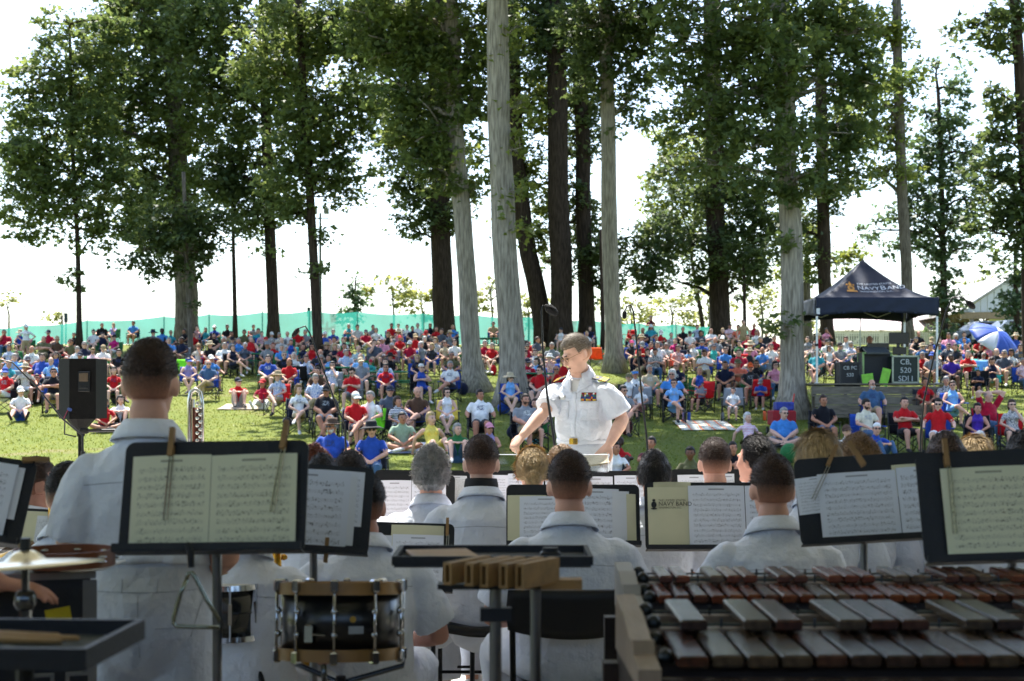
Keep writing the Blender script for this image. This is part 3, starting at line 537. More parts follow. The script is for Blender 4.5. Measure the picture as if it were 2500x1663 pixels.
def pose(kind):
    X = Vector
    if kind in ('lap', 'arms_crossed', 'armrests', 'legs_crossed', 'chin', 'head_hands', 'ankles', 'phone'):
        J = dict(pel=X((0, 0, .47)), waist=X((0, .035, .66)), chest=X((0, .065, .84)), neck=X((0, .07, .995)), head=X((0, .045, 1.135)),
                 hipj=[X((s * .09, -.01, .46)) for s in (-1, 1)], kn=[X((s * .13, -.43, .50)) for s in (-1, 1)], an=[X((s * .13, -.47, .09)) for s in (-1, 1)], toe=[X((s * .14, -.65, .045)) for s in (-1, 1)],
                 el=[X((s * .25, -.03, .70)) for s in (-1, 1)], wr=[X((s * .07, -.23, .60)) for s in (-1, 1)], z='chair')
        if kind == 'arms_crossed': J['el'] = [X((s * .25, -.08, .72)) for s in (-1, 1)]; J['wr'] = [X((.09, -.17, .78)), X((-.09, -.20, .75))]
        if kind == 'armrests': J['el'] = [X((s * .30, .03, .71)) for s in (-1, 1)]; J['wr'] = [X((s * .30, -.21, .67)) for s in (-1, 1)]; J['head'] = X((0, .07, 1.13))
        if kind == 'legs_crossed': J['kn'][1] = X((.02, -.44, .58)); J['an'][1] = X((-.20, -.62, .36)); J['toe'][1] = X((-.26, -.76, .30)); J['kn'][0] = X((-.08, -.43, .49)); J['an'][0] = X((-.06, -.46, .09)); J['toe'][0] = X((-.07, -.64, .045))
        if kind == 'chin': J['el'][1] = X((.20, -.26, .74)); J['wr'][1] = X((.07, -.16, .97))
        if kind == 'head_hands': J['el'] = [X((s * .36, -.02, 1.20)) for s in (-1, 1)]; J['wr'] = [X((s * .12, .11, 1.20)) for s in (-1, 1)]
        if kind == 'ankles': J['an'] = [X((.05, -.60, .10)), X((-.04, -.58, .09))]; J['toe'] = [X((.10, -.76, .06)), X((-.10, -.75, .05))]
        if kind == 'phone': J['wr'] = [X((s * .05, -.30, .74)) for s in (-1, 1)]; J['el'] = [X((s * .23, -.09, .68)) for s in (-1, 1)]; J['tilt'] = .5
    elif kind in ('knees_up', 'lean_back', 'cross_legged', 'legs_out'):
        J = dict(pel=X((0, 0, .12)), waist=X((0, .01, .30)), chest=X((0, .0, .47)), neck=X((0, -.03, .625)), head=X((0, -.065, .765)),
                 hipj=[X((s * .09, -.01, .12)) for s in (-1, 1)], kn=[X((s * .15, -.36, .48)) for s in (-1, 1)], an=[X((s * .13, -.60, .09)) for s in (-1, 1)], toe=[X((s * .15, -.78, .045)) for s in (-1, 1)],
                 el=[X((s * .25, -.20, .44)) for s in (-1, 1)], wr=[X((s * .06, -.42, .46)) for s in (-1, 1)], z='ground')
        if kind == 'lean_back':
            J.update(waist=X((0, .07, .29)), chest=X((0, .15, .45)), neck=X((0, .19, .60)), head=X((0, .16, .745)), kn=[X((-.11, -.40, .30)), X((.12, -.39, .34))], an=[X((-.13, -.78, .08)), X((.12, -.76, .09))], toe=[X((-.18, -.86, .20)), X((.16, -.84, .21))], el=[X((s * .29, .26, .34)) for s in (-1, 1)], wr=[X((s * .31, .36, .06)) for s in (-1, 1)])
        if kind == 'cross_legged': J.update(kn=[X((s * .35, -.28, .17)) for s in (-1, 1)], an=[X((.07, -.36, .09)), X((-.06, -.42, .08))], toe=[X((.22, -.36, .06)), X((-.20, -.44, .05))], el=[X((s * .26, -.10, .35)) for s in (-1, 1)], wr=[X((s * .08, -.30, .24)) for s in (-1, 1)])
        if kind == 'legs_out': J.update(kn=[X((s * .16, -.42, .24)) for s in (-1, 1)], an=[X((s * .20, -.80, .08)) for s in (-1, 1)], toe=[X((s * .26, -.86, .22)) for s in (-1, 1)], el=[X((s * .25, -.12, .36)) for s in (-1, 1)], wr=[X((s * .07, -.30, .28)) for s in (-1, 1)])
    else:
        J = dict(pel=X((0, 0, .92)), waist=X((0, 0, 1.08)), chest=X((0, .015, 1.27)), neck=X((0, .02, 1.43)), head=X((0, -.01, 1.575)),
                 hipj=[X((s * .09, 0, .90)) for s in (-1, 1)], kn=[X((s * .11, -.02, .49)) for s in (-1, 1)], an=[X((s * .12, .02, .09)) for s in (-1, 1)], toe=[X((s * .14, -.16, .045)) for s in (-1, 1)],
                 el=[X((s * .27, .02, 1.10)) for s in (-1, 1)], wr=[X((s * .26, -.08, .86)) for s in (-1, 1)], z='stand')
        if kind == 'stand_arms_crossed': J['el'] = [X((s * .25, -.06, 1.14)) for s in (-1, 1)]; J['wr'] = [X((.09, -.17, 1.20)), X((-.09, -.19, 1.17))]
        if kind == 'stand_hips': J['el'] = [X((s * .38, .05, 1.14)) for s in (-1, 1)]; J['wr'] = [X((s * .19, -.04, .98)) for s in (-1, 1)]
    return J
PROTO = {}; PRINTS = {}
def crowd_proto(kind, sex):
    if (kind, sex) in PROTO: return PROTO[kind, sex]
    J = pose(kind); D = dict(BASE); D.update(BUILD[sex]); b = MB(); V = Vector
    up = (J['neck'] - J['chest']).normalized()
    b.tube([J['pel'] + V((0, 0, -.06)), J['pel'] + V((0, 0, .04))], [(D['hip'][0] * .95, D['hip'][1]), D['hip']], 14, PANTS, side=(1, 0, 0), rnd=True)
    nk = J['neck']
    b.tube([J['pel'] + V((0, 0, .06)), J['waist'], J['chest'], nk - up * .075, nk - up * .03], [(D['hip'][0] * .98, D['hip'][1] * .98), D['waist'], D['chest'], (D['chest'][0] * .80, D['chest'][1] * .8), (.085, .07)], 16, SHIRT, side=(1, 0, 0), rnd=True)
    fw = up.cross(Vector((1, 0, 0)))  # points to the back
    if D['bust']:
        for s in (-1, 1): b.ell(J['chest'] - fw * .085 + V((s * .065, 0, -.01)), (.06, .055, .06), None, SHIRT, 10, 7)
    if D['belly']: b.ell(J['waist'] + V((0, -.10, -.02)), (.17, .12, .15), None, SHIRT, 12, 8)
    b.tube([nk - up * .05, J['head'] + V((0, .018, -.07))], D['neck'], 10, SKIN, rnd=True)
    hr = random.Random(kind + sex); H = head_matrix(J['head'] + V((0, 0, -.022)), hr.choice((.12, .3, .45)), J.get('tilt', hr.uniform(-.08, .14)), hr.uniform(-.1, .1), 1.02); add_head(b, H)
    for i, s in enumerate((-1, 1)):
        sh = nk - up * .105 + V((s * D['sh'] * .93, 0, 0)); el, wr = J['el'][i], J['wr'][i]; m = sh.lerp(el, .62)
        b.tube([sh, sh.lerp(el, .3), m], [D['arm'] * 1.18, D['arm'] * 1.2, D['arm'] * 1.2], 10, SLEEVE, rnd=True)
        b.tube([m, el, el.lerp(wr, .35), wr], [D['arm'], D['arm'] * .9, D['arm'] * .92, D['fore'] * .72], 10, SKIN, rnd=True)
        dr = (wr - el).normalized(); b.tube([wr, wr + dr * .06, wr + dr * .12 + V((0, 0, -.02))], [(.03, .02), (.04, .022), (.028, .018)], 8, SKIN, rnd=True)
        hp, kn, an, to = J['hipj'][i], J['kn'][i], J['an'][i], J['toe'][i]; t6 = hp.lerp(kn, .72)
        b.tube([hp, hp.lerp(kn, .35), t6], [D['thigh'] * 1.1, D['thigh'] * 1.08, D['thigh'] * .95], 12, PANTS, rnd=True)
        cf = kn.lerp(an, .3) + (V((0, .02, 0)) if J['z'] != 'ground' else V((0, 0, -.015)))
        b.tube([t6, kn, cf, kn.lerp(an, .7), an], [D['thigh'] * .74, D['shin'] * 1.08, D['shin'] * 1.08, D['shin'] * .76, D['shin'] * .66], 10, SHIN, rnd=True)
        hl = an + (an - to).normalized() * .05; b.tube([hl, an.lerp(to, .35), to], [(.038, .042), (.044, .042), (.042, .028)], 8, SHOE, side=(1, 0, 0), rnd=True)
    me = remesh(b, 'person_' + kind, .0155, 2, 3400)
    bv = BVHTree.FromPolygons([v.co for v in me.vertices], [q.vertices[:] for q in me.polygons]); ch = J['chest']
    def pf(u, v):
        x, z = (u - .5) * .17, ch.z + .05 - .11 * v; h, n, i, dd = bv.ray_cast(V((x, ch.y, z)), V((0, -1, 0))); return h + V((0, -.005, 0)) if h else V((x, ch.y - .13, z))
    PRINTS[kind, sex] = MB().grid(pf, 5, 4).mesh('print', True)
    PROTO[kind, sex] = (me, H, J['z'], J['head']); return PROTO[kind, sex]
# hair, hats and glasses in head space (face towards -y)
def head_shell(kfun, scale=1.0, n=28, k=18, jit=.0, seed=0):
    h = MB(); h.ell((0, 0, 0), (1, 1, 1), n=n, k=k)
    out = []
    for i, v in enumerate(h.v):
        d = Vector(v); c = kfun(d); q = Vector((d.x * .083, d.y * .104 + .012, d.z * .110 + .022)) if True else d
        w = 1 + jit * noise.noise((d.x * 4 + seed, d.y * 4, d.z * 4)) + jit * .6 * noise.noise((d.x * 10 + seed, d.y * 10, d.z * 10))
        c0 = Vector((0, .012, .022)); q = c0 + (q - c0) * (c[0] * w * scale) + Vector((0, c[2] if len(c) > 2 else 0, c[1])); out.append(tuple(q))
    h.v = out; return h
def sst(a, b, x):
    t = max(0, min(1, (x - a) / (b - a))); return t * t * (3 - 2 * t)
def k_short(d):     # 1 covers, .8 hides inside the skull
    face = sst(.15, .55, -d.y) * sst(-.05, -.25, d.z - .62); side = sst(-.05, -.45, d.z) ; nape = sst(-.35, -.75, d.z)
    cut = max(face, side * sst(-.1, .15, -d.y + .05), nape); return (1.06 - .26 * cut, 0)
def k_long(d, L=.20):
    face = sst(.10, .42, -d.y) * sst(.0, -.25, d.z - .60); low = sst(.05, -.9, d.z) * sst(-.10, .35, d.y)
    jaw = sst(-.25, -.55, d.z) * sst(.35, .05, d.y); return (1.12 - .35 * max(face, jaw), -L * low * (1 - face))
def k_bob(d): return k_long(d, .09)
def k_bald(d):
    side = sst(.55, .30, d.z) * sst(-.65, -.3, d.z) * sst(-.35, .05, d.y); return (.82 + .235 * side, 0)
HAIR = {}
def hair_mesh(style):
    if style in HAIR: return HAIR[style]
    if style == 'short': h = head_shell(k_short, jit=.035, seed=2)
    elif style == 'bald': h = head_shell(k_bald, jit=.02)
    elif style == 'long': h = head_shell(k_long, jit=.06, seed=5)
    elif style == 'bob': h = head_shell(k_bob, jit=.06, seed=8)
    elif style == 'curly': h = head_shell(lambda d: (k_bob(d)[0] * 1.10, k_bob(d)[1]), jit=.16, seed=3)
    elif style == 'bun':
        h = head_shell(k_short, jit=.03); h.ell((0, .125, .04), (.04, .035, .04), n=12, k=8)
    elif style == 'beard':
        h = head_shell(lambda d: (.80 + .30 * sst(-.15, -.5, d.z) * sst(.1, .5, -d.y) * sst(1.2, .9, -d.z), -.02 * sst(-.3, -.8, d.z)), jit=.05)
        h.v = [(x * .95, y - .012, z - .012) for x, y, z in h.v]
    elif style == 'cap':
        h = head_shell(lambda d: (1.13 - .36 * sst(.12, -.02, d.z - .1), 0), jit=.0); 
        def br(u, v): a = (u - .5) * 2.3; r = .085 + .085 * v * max(0.2, math.cos(a * .75)); return (math.sin(a) * .092 * (1 + .12 * v), -.02 - math.cos(a) * r - .02, .052 - .03 * v - .028 * math.sin(a) ** 2)
        h.grid(br, 10, 3, 0, .006); h.ell((0, .012, .148), (.012, .012, .008), n=8, k=5)
    elif style == 'visor':
        h = MB(); 
        def bd(u, v): a = u * 6.2832; return (math.sin(a) * .089, .012 - math.cos(a) * .111, .045 + .045 * v)
        h.grid(bd, 24, 2, 0, .004)
        def br(u, v): a = (u - .5) * 2.3; r = .085 + .085 * v * max(0.2, math.cos(a * .75)); return (math.sin(a) * .092 * (1 + .12 * v), -.02 - math.cos(a) * r - .02, .052 - .03 * v - .028 * math.sin(a) ** 2)
        h.grid(br, 10, 3, 0, .006)
    elif style == 'hat':
        h = MB(); h.lathe([(.205, .045), (.21, .05), (.150, .066), (.098, .072), (.094, .11), (.088, .155), (.06, .170), (.01, .160)], 24, (0, .012, 0))
        h.v = [(x, y, z - .03 * (abs(x) / .2) ** 2 * (abs(x) > .09)) for x, y, z in h.v]
    elif style == 'fedora':
        h = MB(); h.lathe([(.158, .058), (.162, .062), (.12, .070), (.095, .074), (.092, .12), (.082, .165), (.05, .158), (.01, .148)], 24, (0, .012, 0))
    elif style == 'bandana':
        h = head_shell(lambda d: (1.07 - .3 * sst(.15, -.1, d.z - .1 + .25 * d.y), 0), jit=.02)
    HAIR[style] = h.mesh('hair_' + style, True); return HAIR[style]
def _glasses():
    g = MB()
    for s in (-1, 1):
        g.ell((s * .033, -.100, .008), (.026, .010, .018), n=10, k=6); g.tube([(s * .058, -.095, .014), (s * .082, -.02, .012), (s * .083, .015, .008)], .004, 5)
    g.tube([(-.012, -.104, .014), (.012, -.104, .014)], .005, 5); return g.mesh('sunglasses', True)
def _eyes():
    g = MB()
    for s in (-1, 1): g.ell((s * .031, -.0955, .008), (.014, .006, .0065), n=8, k=6); g.tube([(s * .016, -.104, .028), (s * .046, -.098, .030)], .0045, 5)
    g.tube([(-.022, -.101, -.062), (0, -.104, -.060), (.022, -.101, -.062)], .0035, 5); return g.mesh('face_features', True)
GLASSES, EYES = _glasses(), _eyes()
GLASSES.materials.append(mat('sunglass_dark', '#0d0d10', .15, .05, spec=.7)); EYES.materials.append(mat('eye_dark', '#3a221a', .5))
COLS = {'red': '#b3141b', 'crimson': '#a30f2e', 'maroon': '#541020', 'navy': '#151c33', 'blue': '#25489c', 'light blue': '#6fa3d8', 'sky blue': '#3f7fc4', 'teal': '#2f8f9c', 'white': '#dcdcda', 'cream': '#cfc9b4',
        'gray': '#7f8388', 'slate': '#4b5360', 'black': '#14141a', 'olive': '#5c5a3d', 'khaki': '#a08d6b', 'sage': '#8fa58d', 'yellow': '#d9c45a', 'pink': '#d08aa0', 'magenta': '#b01a66', 'violet': '#8d82b0', 'purple': '#43288f',
        'orange': '#d4551c', 'coral': '#cf6a52', 'beige': '#b9a98c', 'green': '#2d6b3c', 'lime': '#6fc22a', 'denim': '#3b5878', 'brown': '#4d382a', 'turquoise': '#3bb0a8', 'charcoal': '#2b2d31'}
def cloth(c, kind=''):
    n = (kind + ' ' if kind else '') + c + ' cloth'
    if n in MATS: return MATS[n]
    if kind == 'floral':
        m = mat(n, COLS[c], .85, scale=38, col2='#d8d4cf' if c != 'white' else '#4a6fa8', detail=1)
    elif kind == 'striped':
        m = mat(n, COLS[c], .85, .1); nt = m.node_tree; N, L = nt.nodes, nt.links
        tc = N.new('ShaderNodeTexCoord'); w = N.new('ShaderNodeTexWave'); w.bands_direction = 'Z'; w.inputs['Scale'].default_value = 8; w.inputs['Distortion'].default_value = .6
        L.new(tc.outputs['Object'], w.inputs['Vector']); r = N.new('ShaderNodeValToRGB'); r.color_ramp.interpolation = 'CONSTANT'
        r.color_ramp.elements[0].color = (*lin(COLS[c]), 1); r.color_ramp.elements[1].color = (.72, .72, .74, 1); r.color_ramp.elements[1].position = .5
        L.new(w.outputs[0], r.inputs[0]); L.new(r.outputs[0], N['Principled BSDF'].inputs['Base Color'])
    else: m = mat(n, COLS[c], .85, .16, 14, .35, 22, spec=.15, sheen=.15)
    return m
SKINS = [mat('skin_%d' % i, c, .55, .10, 16, spec=.3) for i, c in enumerate(('#c7967f', '#bb8670', '#d0a58f', '#a8745a', '#6e4835', '#3f2a20'))]
HAIRC = {'brown': '#35241a', 'dark': '#17120f', 'gray': '#8c8a86', 'blonde': '#b0966a', 'red': '#6d3216', 'white': '#c9c6c0', 'light': '#7d6140'}
def hair_mat(c): return mat('hair_' + c, HAIRC[c], .5, .35, 30, .6, 90, spec=.3)
# ---------------------------------------------------------------- the band and the conductor
WHITE = mat('white_uniform', '#d0d5df', .8, .05, 6, .5, 34, spec=.2, sheen=.2)
WHITE_T = mat('white_trousers', '#ccd1db', .8, .05, 6, .5, 30, spec=.2, sheen=.2)
SHOEW = mat('white_shoe', '#cfcfcd', .4, .05)
def V3(*a): return Vector(a)
def skin_limbs(b, J, D, hands=True, curl=.7, hn=None):
    nk = J['neck']; up = (nk - J['chest']).normalized()
    b.tube([J['pel'], J['waist'], J['chest'], nk - up * .09, nk - up * .03], [(.14, .1), (.125, .095), (.15, .1), (.13, .075), (.07, .06)], 14, SKIN, side=(1, 0, 0), rnd=True)
    b.tube([nk - up * .07, nk + up * .02, J['head'] + (J['neck'] - J['head']).normalized() * .075 + V3(0, .018, 0)], [.066, .058, .056], 14, SKIN, rnd=True)
    for i, s in enumerate((-1, 1)):
        sh = J['sh'][i]; el, wr = J['el'][i], J['wr'][i]
        b.tube([sh, sh.lerp(el, .4), el.lerp(sh, .12), el, el.lerp(wr, .28), el.lerp(wr, .65), wr], [.05, .052, .043, .042, .046, .037, .028], 12, SKIN, rnd=True)
        dr = J['hd'][i] if 'hd' in J else (wr - el).normalized(); n = J['hn'][i] if 'hn' in J else V3(-s * .6, .2, -.6)
        add_hand(b, wr, dr, n, J['ht'][i] if 'ht' in J else s, J['hc'][i] if 'hc' in J else curl)
        hp, kn, an = J['hipj'][i], J['kn'][i], J['an'][i]
        b.tube([hp, hp.lerp(kn, .5), kn, kn.lerp(an, .3), an], [.075, .068, .052, .05, .036], 10, SKIN, rnd=True)
        b.tube([an, an + (J['toe'][i] - an) * .6], [.036, .03], 8, SKIN, rnd=True)
def shirt_src(J, D, hem, arm_f=.80):
    b = MB(); nk = J['neck']; up = (nk - J['chest']).normalized(); W = D['w']
    rows = [(hem, (D['hem'][0] * W, D['hem'][1])), (J['waist'], (D['waist'][0] * W, D['waist'][1])), (J['chest'] - up * .06, (D['chest'][0] * W, D['chest'][1])), (J['chest'] + up * .04, (D['chest'][0] * W * 1.0, D['chest'][1] * .95)), (nk - up * .128, (.192 * W, .122)), (nk - up * .096, (.172 * W, .104)), (nk - up * .062, (.130 * W, .088)), (nk - up * .03, (.092, .076)), (nk - up * .005, (.072, .068))]
    b.tube([r[0] for r in rows], [r[1] for r in rows], 22, SKIN, side=(1, 0, 0))
    for i, s in enumerate((-1, 1)):
        sh, el = J['sh'][i], J['el'][i]; e = sh.lerp(el, arm_f); r = D['slv']
        q0 = sh + V3(-s * .060, 0, .004); b.ell(sh + V3(-s * .008, 0, -.008), (r * .88, r * .9, r * .86), None, 0, 14, 10)
        b.tube([q0, sh.lerp(e, .12), sh.lerp(e, .4), sh.lerp(e, .7), e], [(r * .74, r * .78), (r * .90, r * .92), (r * 1.0, r * 1.0), (r * 1.04, r * 1.04), (r * 1.10, r * 1.10)], 16)
    if D.get('belly'): b.ell(J['waist'] + V3(0, -.055, .0), (.165 * W, .115, .14), None, 0, 14, 9)
    return b
def pants_src(J, D, top, full=True):
    b = MB(); W = D['w']
    b.tube([J['pel'] + V3(0, 0, -.05), J['pel'] + V3(0, 0, .05), top], [(.175 * W, .15), (.178 * W, .148), (.162 * W, .128)], 18, SKIN, side=(1, 0, 0), rnd=True)
    for i, s in enumerate((-1, 1)):
        hp, kn, an = J['hipj'][i], J['kn'][i], J['an'][i]
        b.tube([hp, hp.lerp(kn, .4), kn.lerp(hp, .08), kn, kn.lerp(an, .3), kn.lerp(an, .94)], [.108, .098, .080, .078, .075, .082], 16)
        if J['z'] == 'chair': b.ell(hp + V3(0, .03, -.02), (.105, .12, .09), None, 0, 12, 8)
    return b
def shoes_src(J):
    b = MB()
    for i in (0, 1):
        an, to = J['an'][i], J['toe'][i]; hl = an + (an - to).normalized() * .06
        b.tube([V3(hl.x, hl.y, .05), an.lerp(to, .35) + V3(0, 0, 0), to], [(.040, .048), (.048, .05), (.045, .03)], 10, 0, side=(1, 0, 0), rnd=True)
    return b
def project(bvh, x, z, front=True, off=.003):
    o = V3(x, -.005, z); h, n, i, dd = bvh.ray_cast(o, V3(0, -1 if front else 1, 0))
    if n and (n.y > 0) == front: n = -n
    return (h + n * off, n) if h else (None, None)
def collar_mesh(nk, up, r0=.066, r1=.106, h=.036, op=.9, drop=.03):
    fw = up.cross(V3(1, 0, 0)); c = MB()
    def f(u, v):
        a = -math.pi + op / 2 + (2 * math.pi - op) * u      # 0 = back
        back = .5 + .5 * math.cos(a); r = r0 + (r1 - r0) * v + .004 * math.sin(math.pi * v)
        return nk + V3(math.sin(a) * r * 1.02, 0, 0) + fw * (math.cos(a) * r * .96) + up * (h - (h + .012) * v - drop * (1 - back) * (.5 + v))
    c.grid(f, 28, 4, 0, -.004); return c
def seam(bvh, pts, name, parent, m, r=.0016, front=False):
    ps = [project(bvh, x, z, front, .0005)[0] for x, z in pts]; ps = [p for p in ps if p]
    if len(ps) > 2: MB().tube(ps, r, 5).build(name, m, parent, True)
# hair for the band: a shell with a cropped or combed surface of fine strands
def strands(h, n, L, w, flow=None, seed=0, up=.6, keep=lambda d: d.z > -.2, m=1):
    rr = random.Random(seed); tri = [(h.v[f[0]], h.v[f[1]], h.v[f[2]]) for f in h.f]; k = 0; N0 = len(tri)
    for _ in range(n * 4):
        if k >= n: break
        a, b, c = (Vector(q) for q in tri[rr.randrange(N0)]); u, v = rr.random(), rr.random()
        if u + v > 1: u, v = 1 - u, 1 - v
        p = a + (b - a) * u + (c - a) * v; nn = (b - a).cross(c - a)
        if nn.length < 1e-9: continue
        nn.normalize(); d = (p - V3(0, .012, .022)); d = V3(d.x / .083, d.y / .104, d.z / .11)
        if nn.dot(d) < 0: nn = -nn
        if not keep(d) or d.length < .97: continue
        fl = flow(p, d) if flow else V3(rr.uniform(-1, 1), rr.uniform(-1, 1), rr.uniform(-1, 1)); fl = fl - nn * fl.dot(nn)
        if fl.length < 1e-6: continue
        fl = (fl.normalized() + V3(rr.uniform(-.22, .22), rr.uniform(-.22, .22), rr.uniform(-.22, .22))).normalized()
        sd = fl.cross(nn).normalized() * w; l = L * rr.uniform(.6, 1.3); p0 = p - nn * .001; p1 = p + fl * l * .5 + nn * up * l * .35; p2 = p + fl * l + nn * up * l * .3
        h.add([p0 - sd, p0 + sd, p1 - sd * .8, p1 + sd * .8, p2], [(0, 1, 3, 2), (2, 3, 4)], m); k += 1
    return h
def fade_mat(name, hairc, skinc, z0=-.045, z1=.035):
    if name in MATS: return MATS[name]
    m = bpy.data.materials.new(name); m.use_nodes = True; nt = m.node_tree; N, L = nt.nodes, nt.links; b = N['Principled BSDF']
    tc = N.new('ShaderNodeTexCoord'); sp = N.new('ShaderNodeSeparateXYZ'); L.new(tc.outputs['Object'], sp.inputs[0])
    nz = N.new('ShaderNodeTexNoise'); nz.inputs['Scale'].default_value = 140; nz.inputs['Detail'].default_value = 3; L.new(tc.outputs['Object'], nz.inputs['Vector'])
    mr = N.new('ShaderNodeMapRange'); mr.inputs[1].default_value = z0; mr.inputs[2].default_value = z1; L.new(sp.outputs['Z'], mr.inputs[0])
    ad = N.new('ShaderNodeMath'); ad.operation = 'MULTIPLY_ADD'; ad.inputs[1].default_value = .5; ad.inputs[2].default_value = -.25; L.new(nz.outputs['Fac'], ad.inputs[0])
    a2 = N.new('ShaderNodeMath'); a2.operation = 'ADD'; a2.use_clamp = True; L.new(mr.outputs[0], a2.inputs[0]); L.new(ad.outputs[0], a2.inputs[1])
    mx = N.new('ShaderNodeMix'); mx.data_type = 'RGBA'; L.new(a2.outputs[0], mx.inputs[0]); mx.inputs[6].default_value = (*lin(skinc), 1); mx.inputs[7].default_value = (*lin(hairc), 1)
    L.new(mx.outputs[2], b.inputs['Base Color']); b.inputs['Roughness'].default_value = .6; b.inputs['Specular IOR Level'].default_value = .25
    bp = N.new('ShaderNodeBump'); bp.inputs['Strength'].default_value = .5; bp.inputs['Distance'].default_value = .004; L.new(nz.outputs['Fac'], bp.inputs['Height']); L.new(bp.outputs[0], b.inputs['Normal'])
    MATS[name] = m; return m
def k_crew(d):
    face = sst(.15, .5, -d.y) * sst(-.02, -.2, d.z - .60); ear = sst(.62, .9, abs(d.x)) * sst(.06, -.10, d.z) * sst(-.55, -.2, d.y) * sst(.55, .2, d.y); low = sst(-.52, -.80, d.z); sideb = sst(-.1, -.45, d.z) * sst(.0, .35, -d.y)
    return (1.035 + .035 * sst(.1, .7, d.z) - .2 * max(face, ear, low, sideb), 0)
BH = {}
def band_hair(style):
    if style in BH: return BH[style]
    if style == 'crew': h = head_shell(k_crew, n=44, k=30, jit=.008); strands(h, 2600, .011, .0009, None, 3, 1.6, lambda d: d.z > .05)
    elif style == 'textured': h = head_shell(lambda d: (k_crew(d)[0] + .05 * sst(.2, .7, d.z), 0), n=40, k=26, jit=.02); strands(h, 3000, .024, .0013, lambda p, d: V3(p.x * .3, -1, .3), 4, .8, lambda d: d.z > -.15)
    elif style == 'curly': h = head_shell(lambda d: (k_short(d)[0] * 1.10, k_bob(d)[1] * .5), n=36, k=24, jit=.10, seed=7); strands(h, 3600, .022, .0016, None, 5, 1.3, lambda d: d.z > -.6)
    elif style == 'bun':
        h = head_shell(lambda d: (k_short(d)[0] + .02 + .13 * 0, 0), n=40, k=26, jit=.012); strands(h, 3800, .045, .0012, lambda p, d: V3(0, .13, -.01) - p, 6, .12, lambda d: d.z > -.5)
        h.ell((0, .128, -.02), (.042, .034, .040), n=18, k=12); g = MB(); g.ell((0, .128, -.02), (.043, .035, .041), n=18, k=12); gg = strands(g, 900, .03, .0012, lambda p, d: (p - V3(0, .128, -.02)).cross(V3(0, 1, .2)), 7, .15, lambda d: True); h.add(g.v[len(g.v) * 0:], g.f, 1)
    elif style == 'long': h = head_shell(lambda d: k_long(d, .07), n=40, k=26, jit=.02, seed=2); strands(h, 4200, .06, .0013, lambda p, d: V3(p.x * .2, .25, -1) if d.z < .5 else V3(p.x, p.y * .6 + .02, -.02), 8, .12, lambda d: d.z > -1)
    elif style == 'short': h = head_shell(lambda d: (k_short(d)[0] + .02, 0), n=40, k=26, jit=.03, seed=4); strands(h, 3200, .028, .0013, lambda p, d: V3(p.x * .4, .3, -.8) if d.z < .6 else V3(p.x, p.y, .2), 9, .5, lambda d: d.z > -.6)
    BH[style] = h.mesh('band_hair_' + style, False); return BH[style]
def instance(name, me, mats, parent, M=None):
    if len(me.materials) == 0:
        for _ in range(max(2, len(mats))): me.materials.append(mats[0])
    o = link(name, me, parent)
    if M is not None: o.matrix_local = M
    for i in range(len(o.material_slots)): o.material_slots[i].link = 'OBJECT'; o.material_slots[i].material = mats[min(i, len(mats) - 1)]
    return o
BD = dict(w=1.07, hem=(.178, .150), waist=(.170, .140), chest=(.178, .130), slv=.074)
BD_F = dict(w=.86, hem=(.178, .145), waist=(.150, .12), chest=(.165, .125), slv=.066)
BPROTO = {}
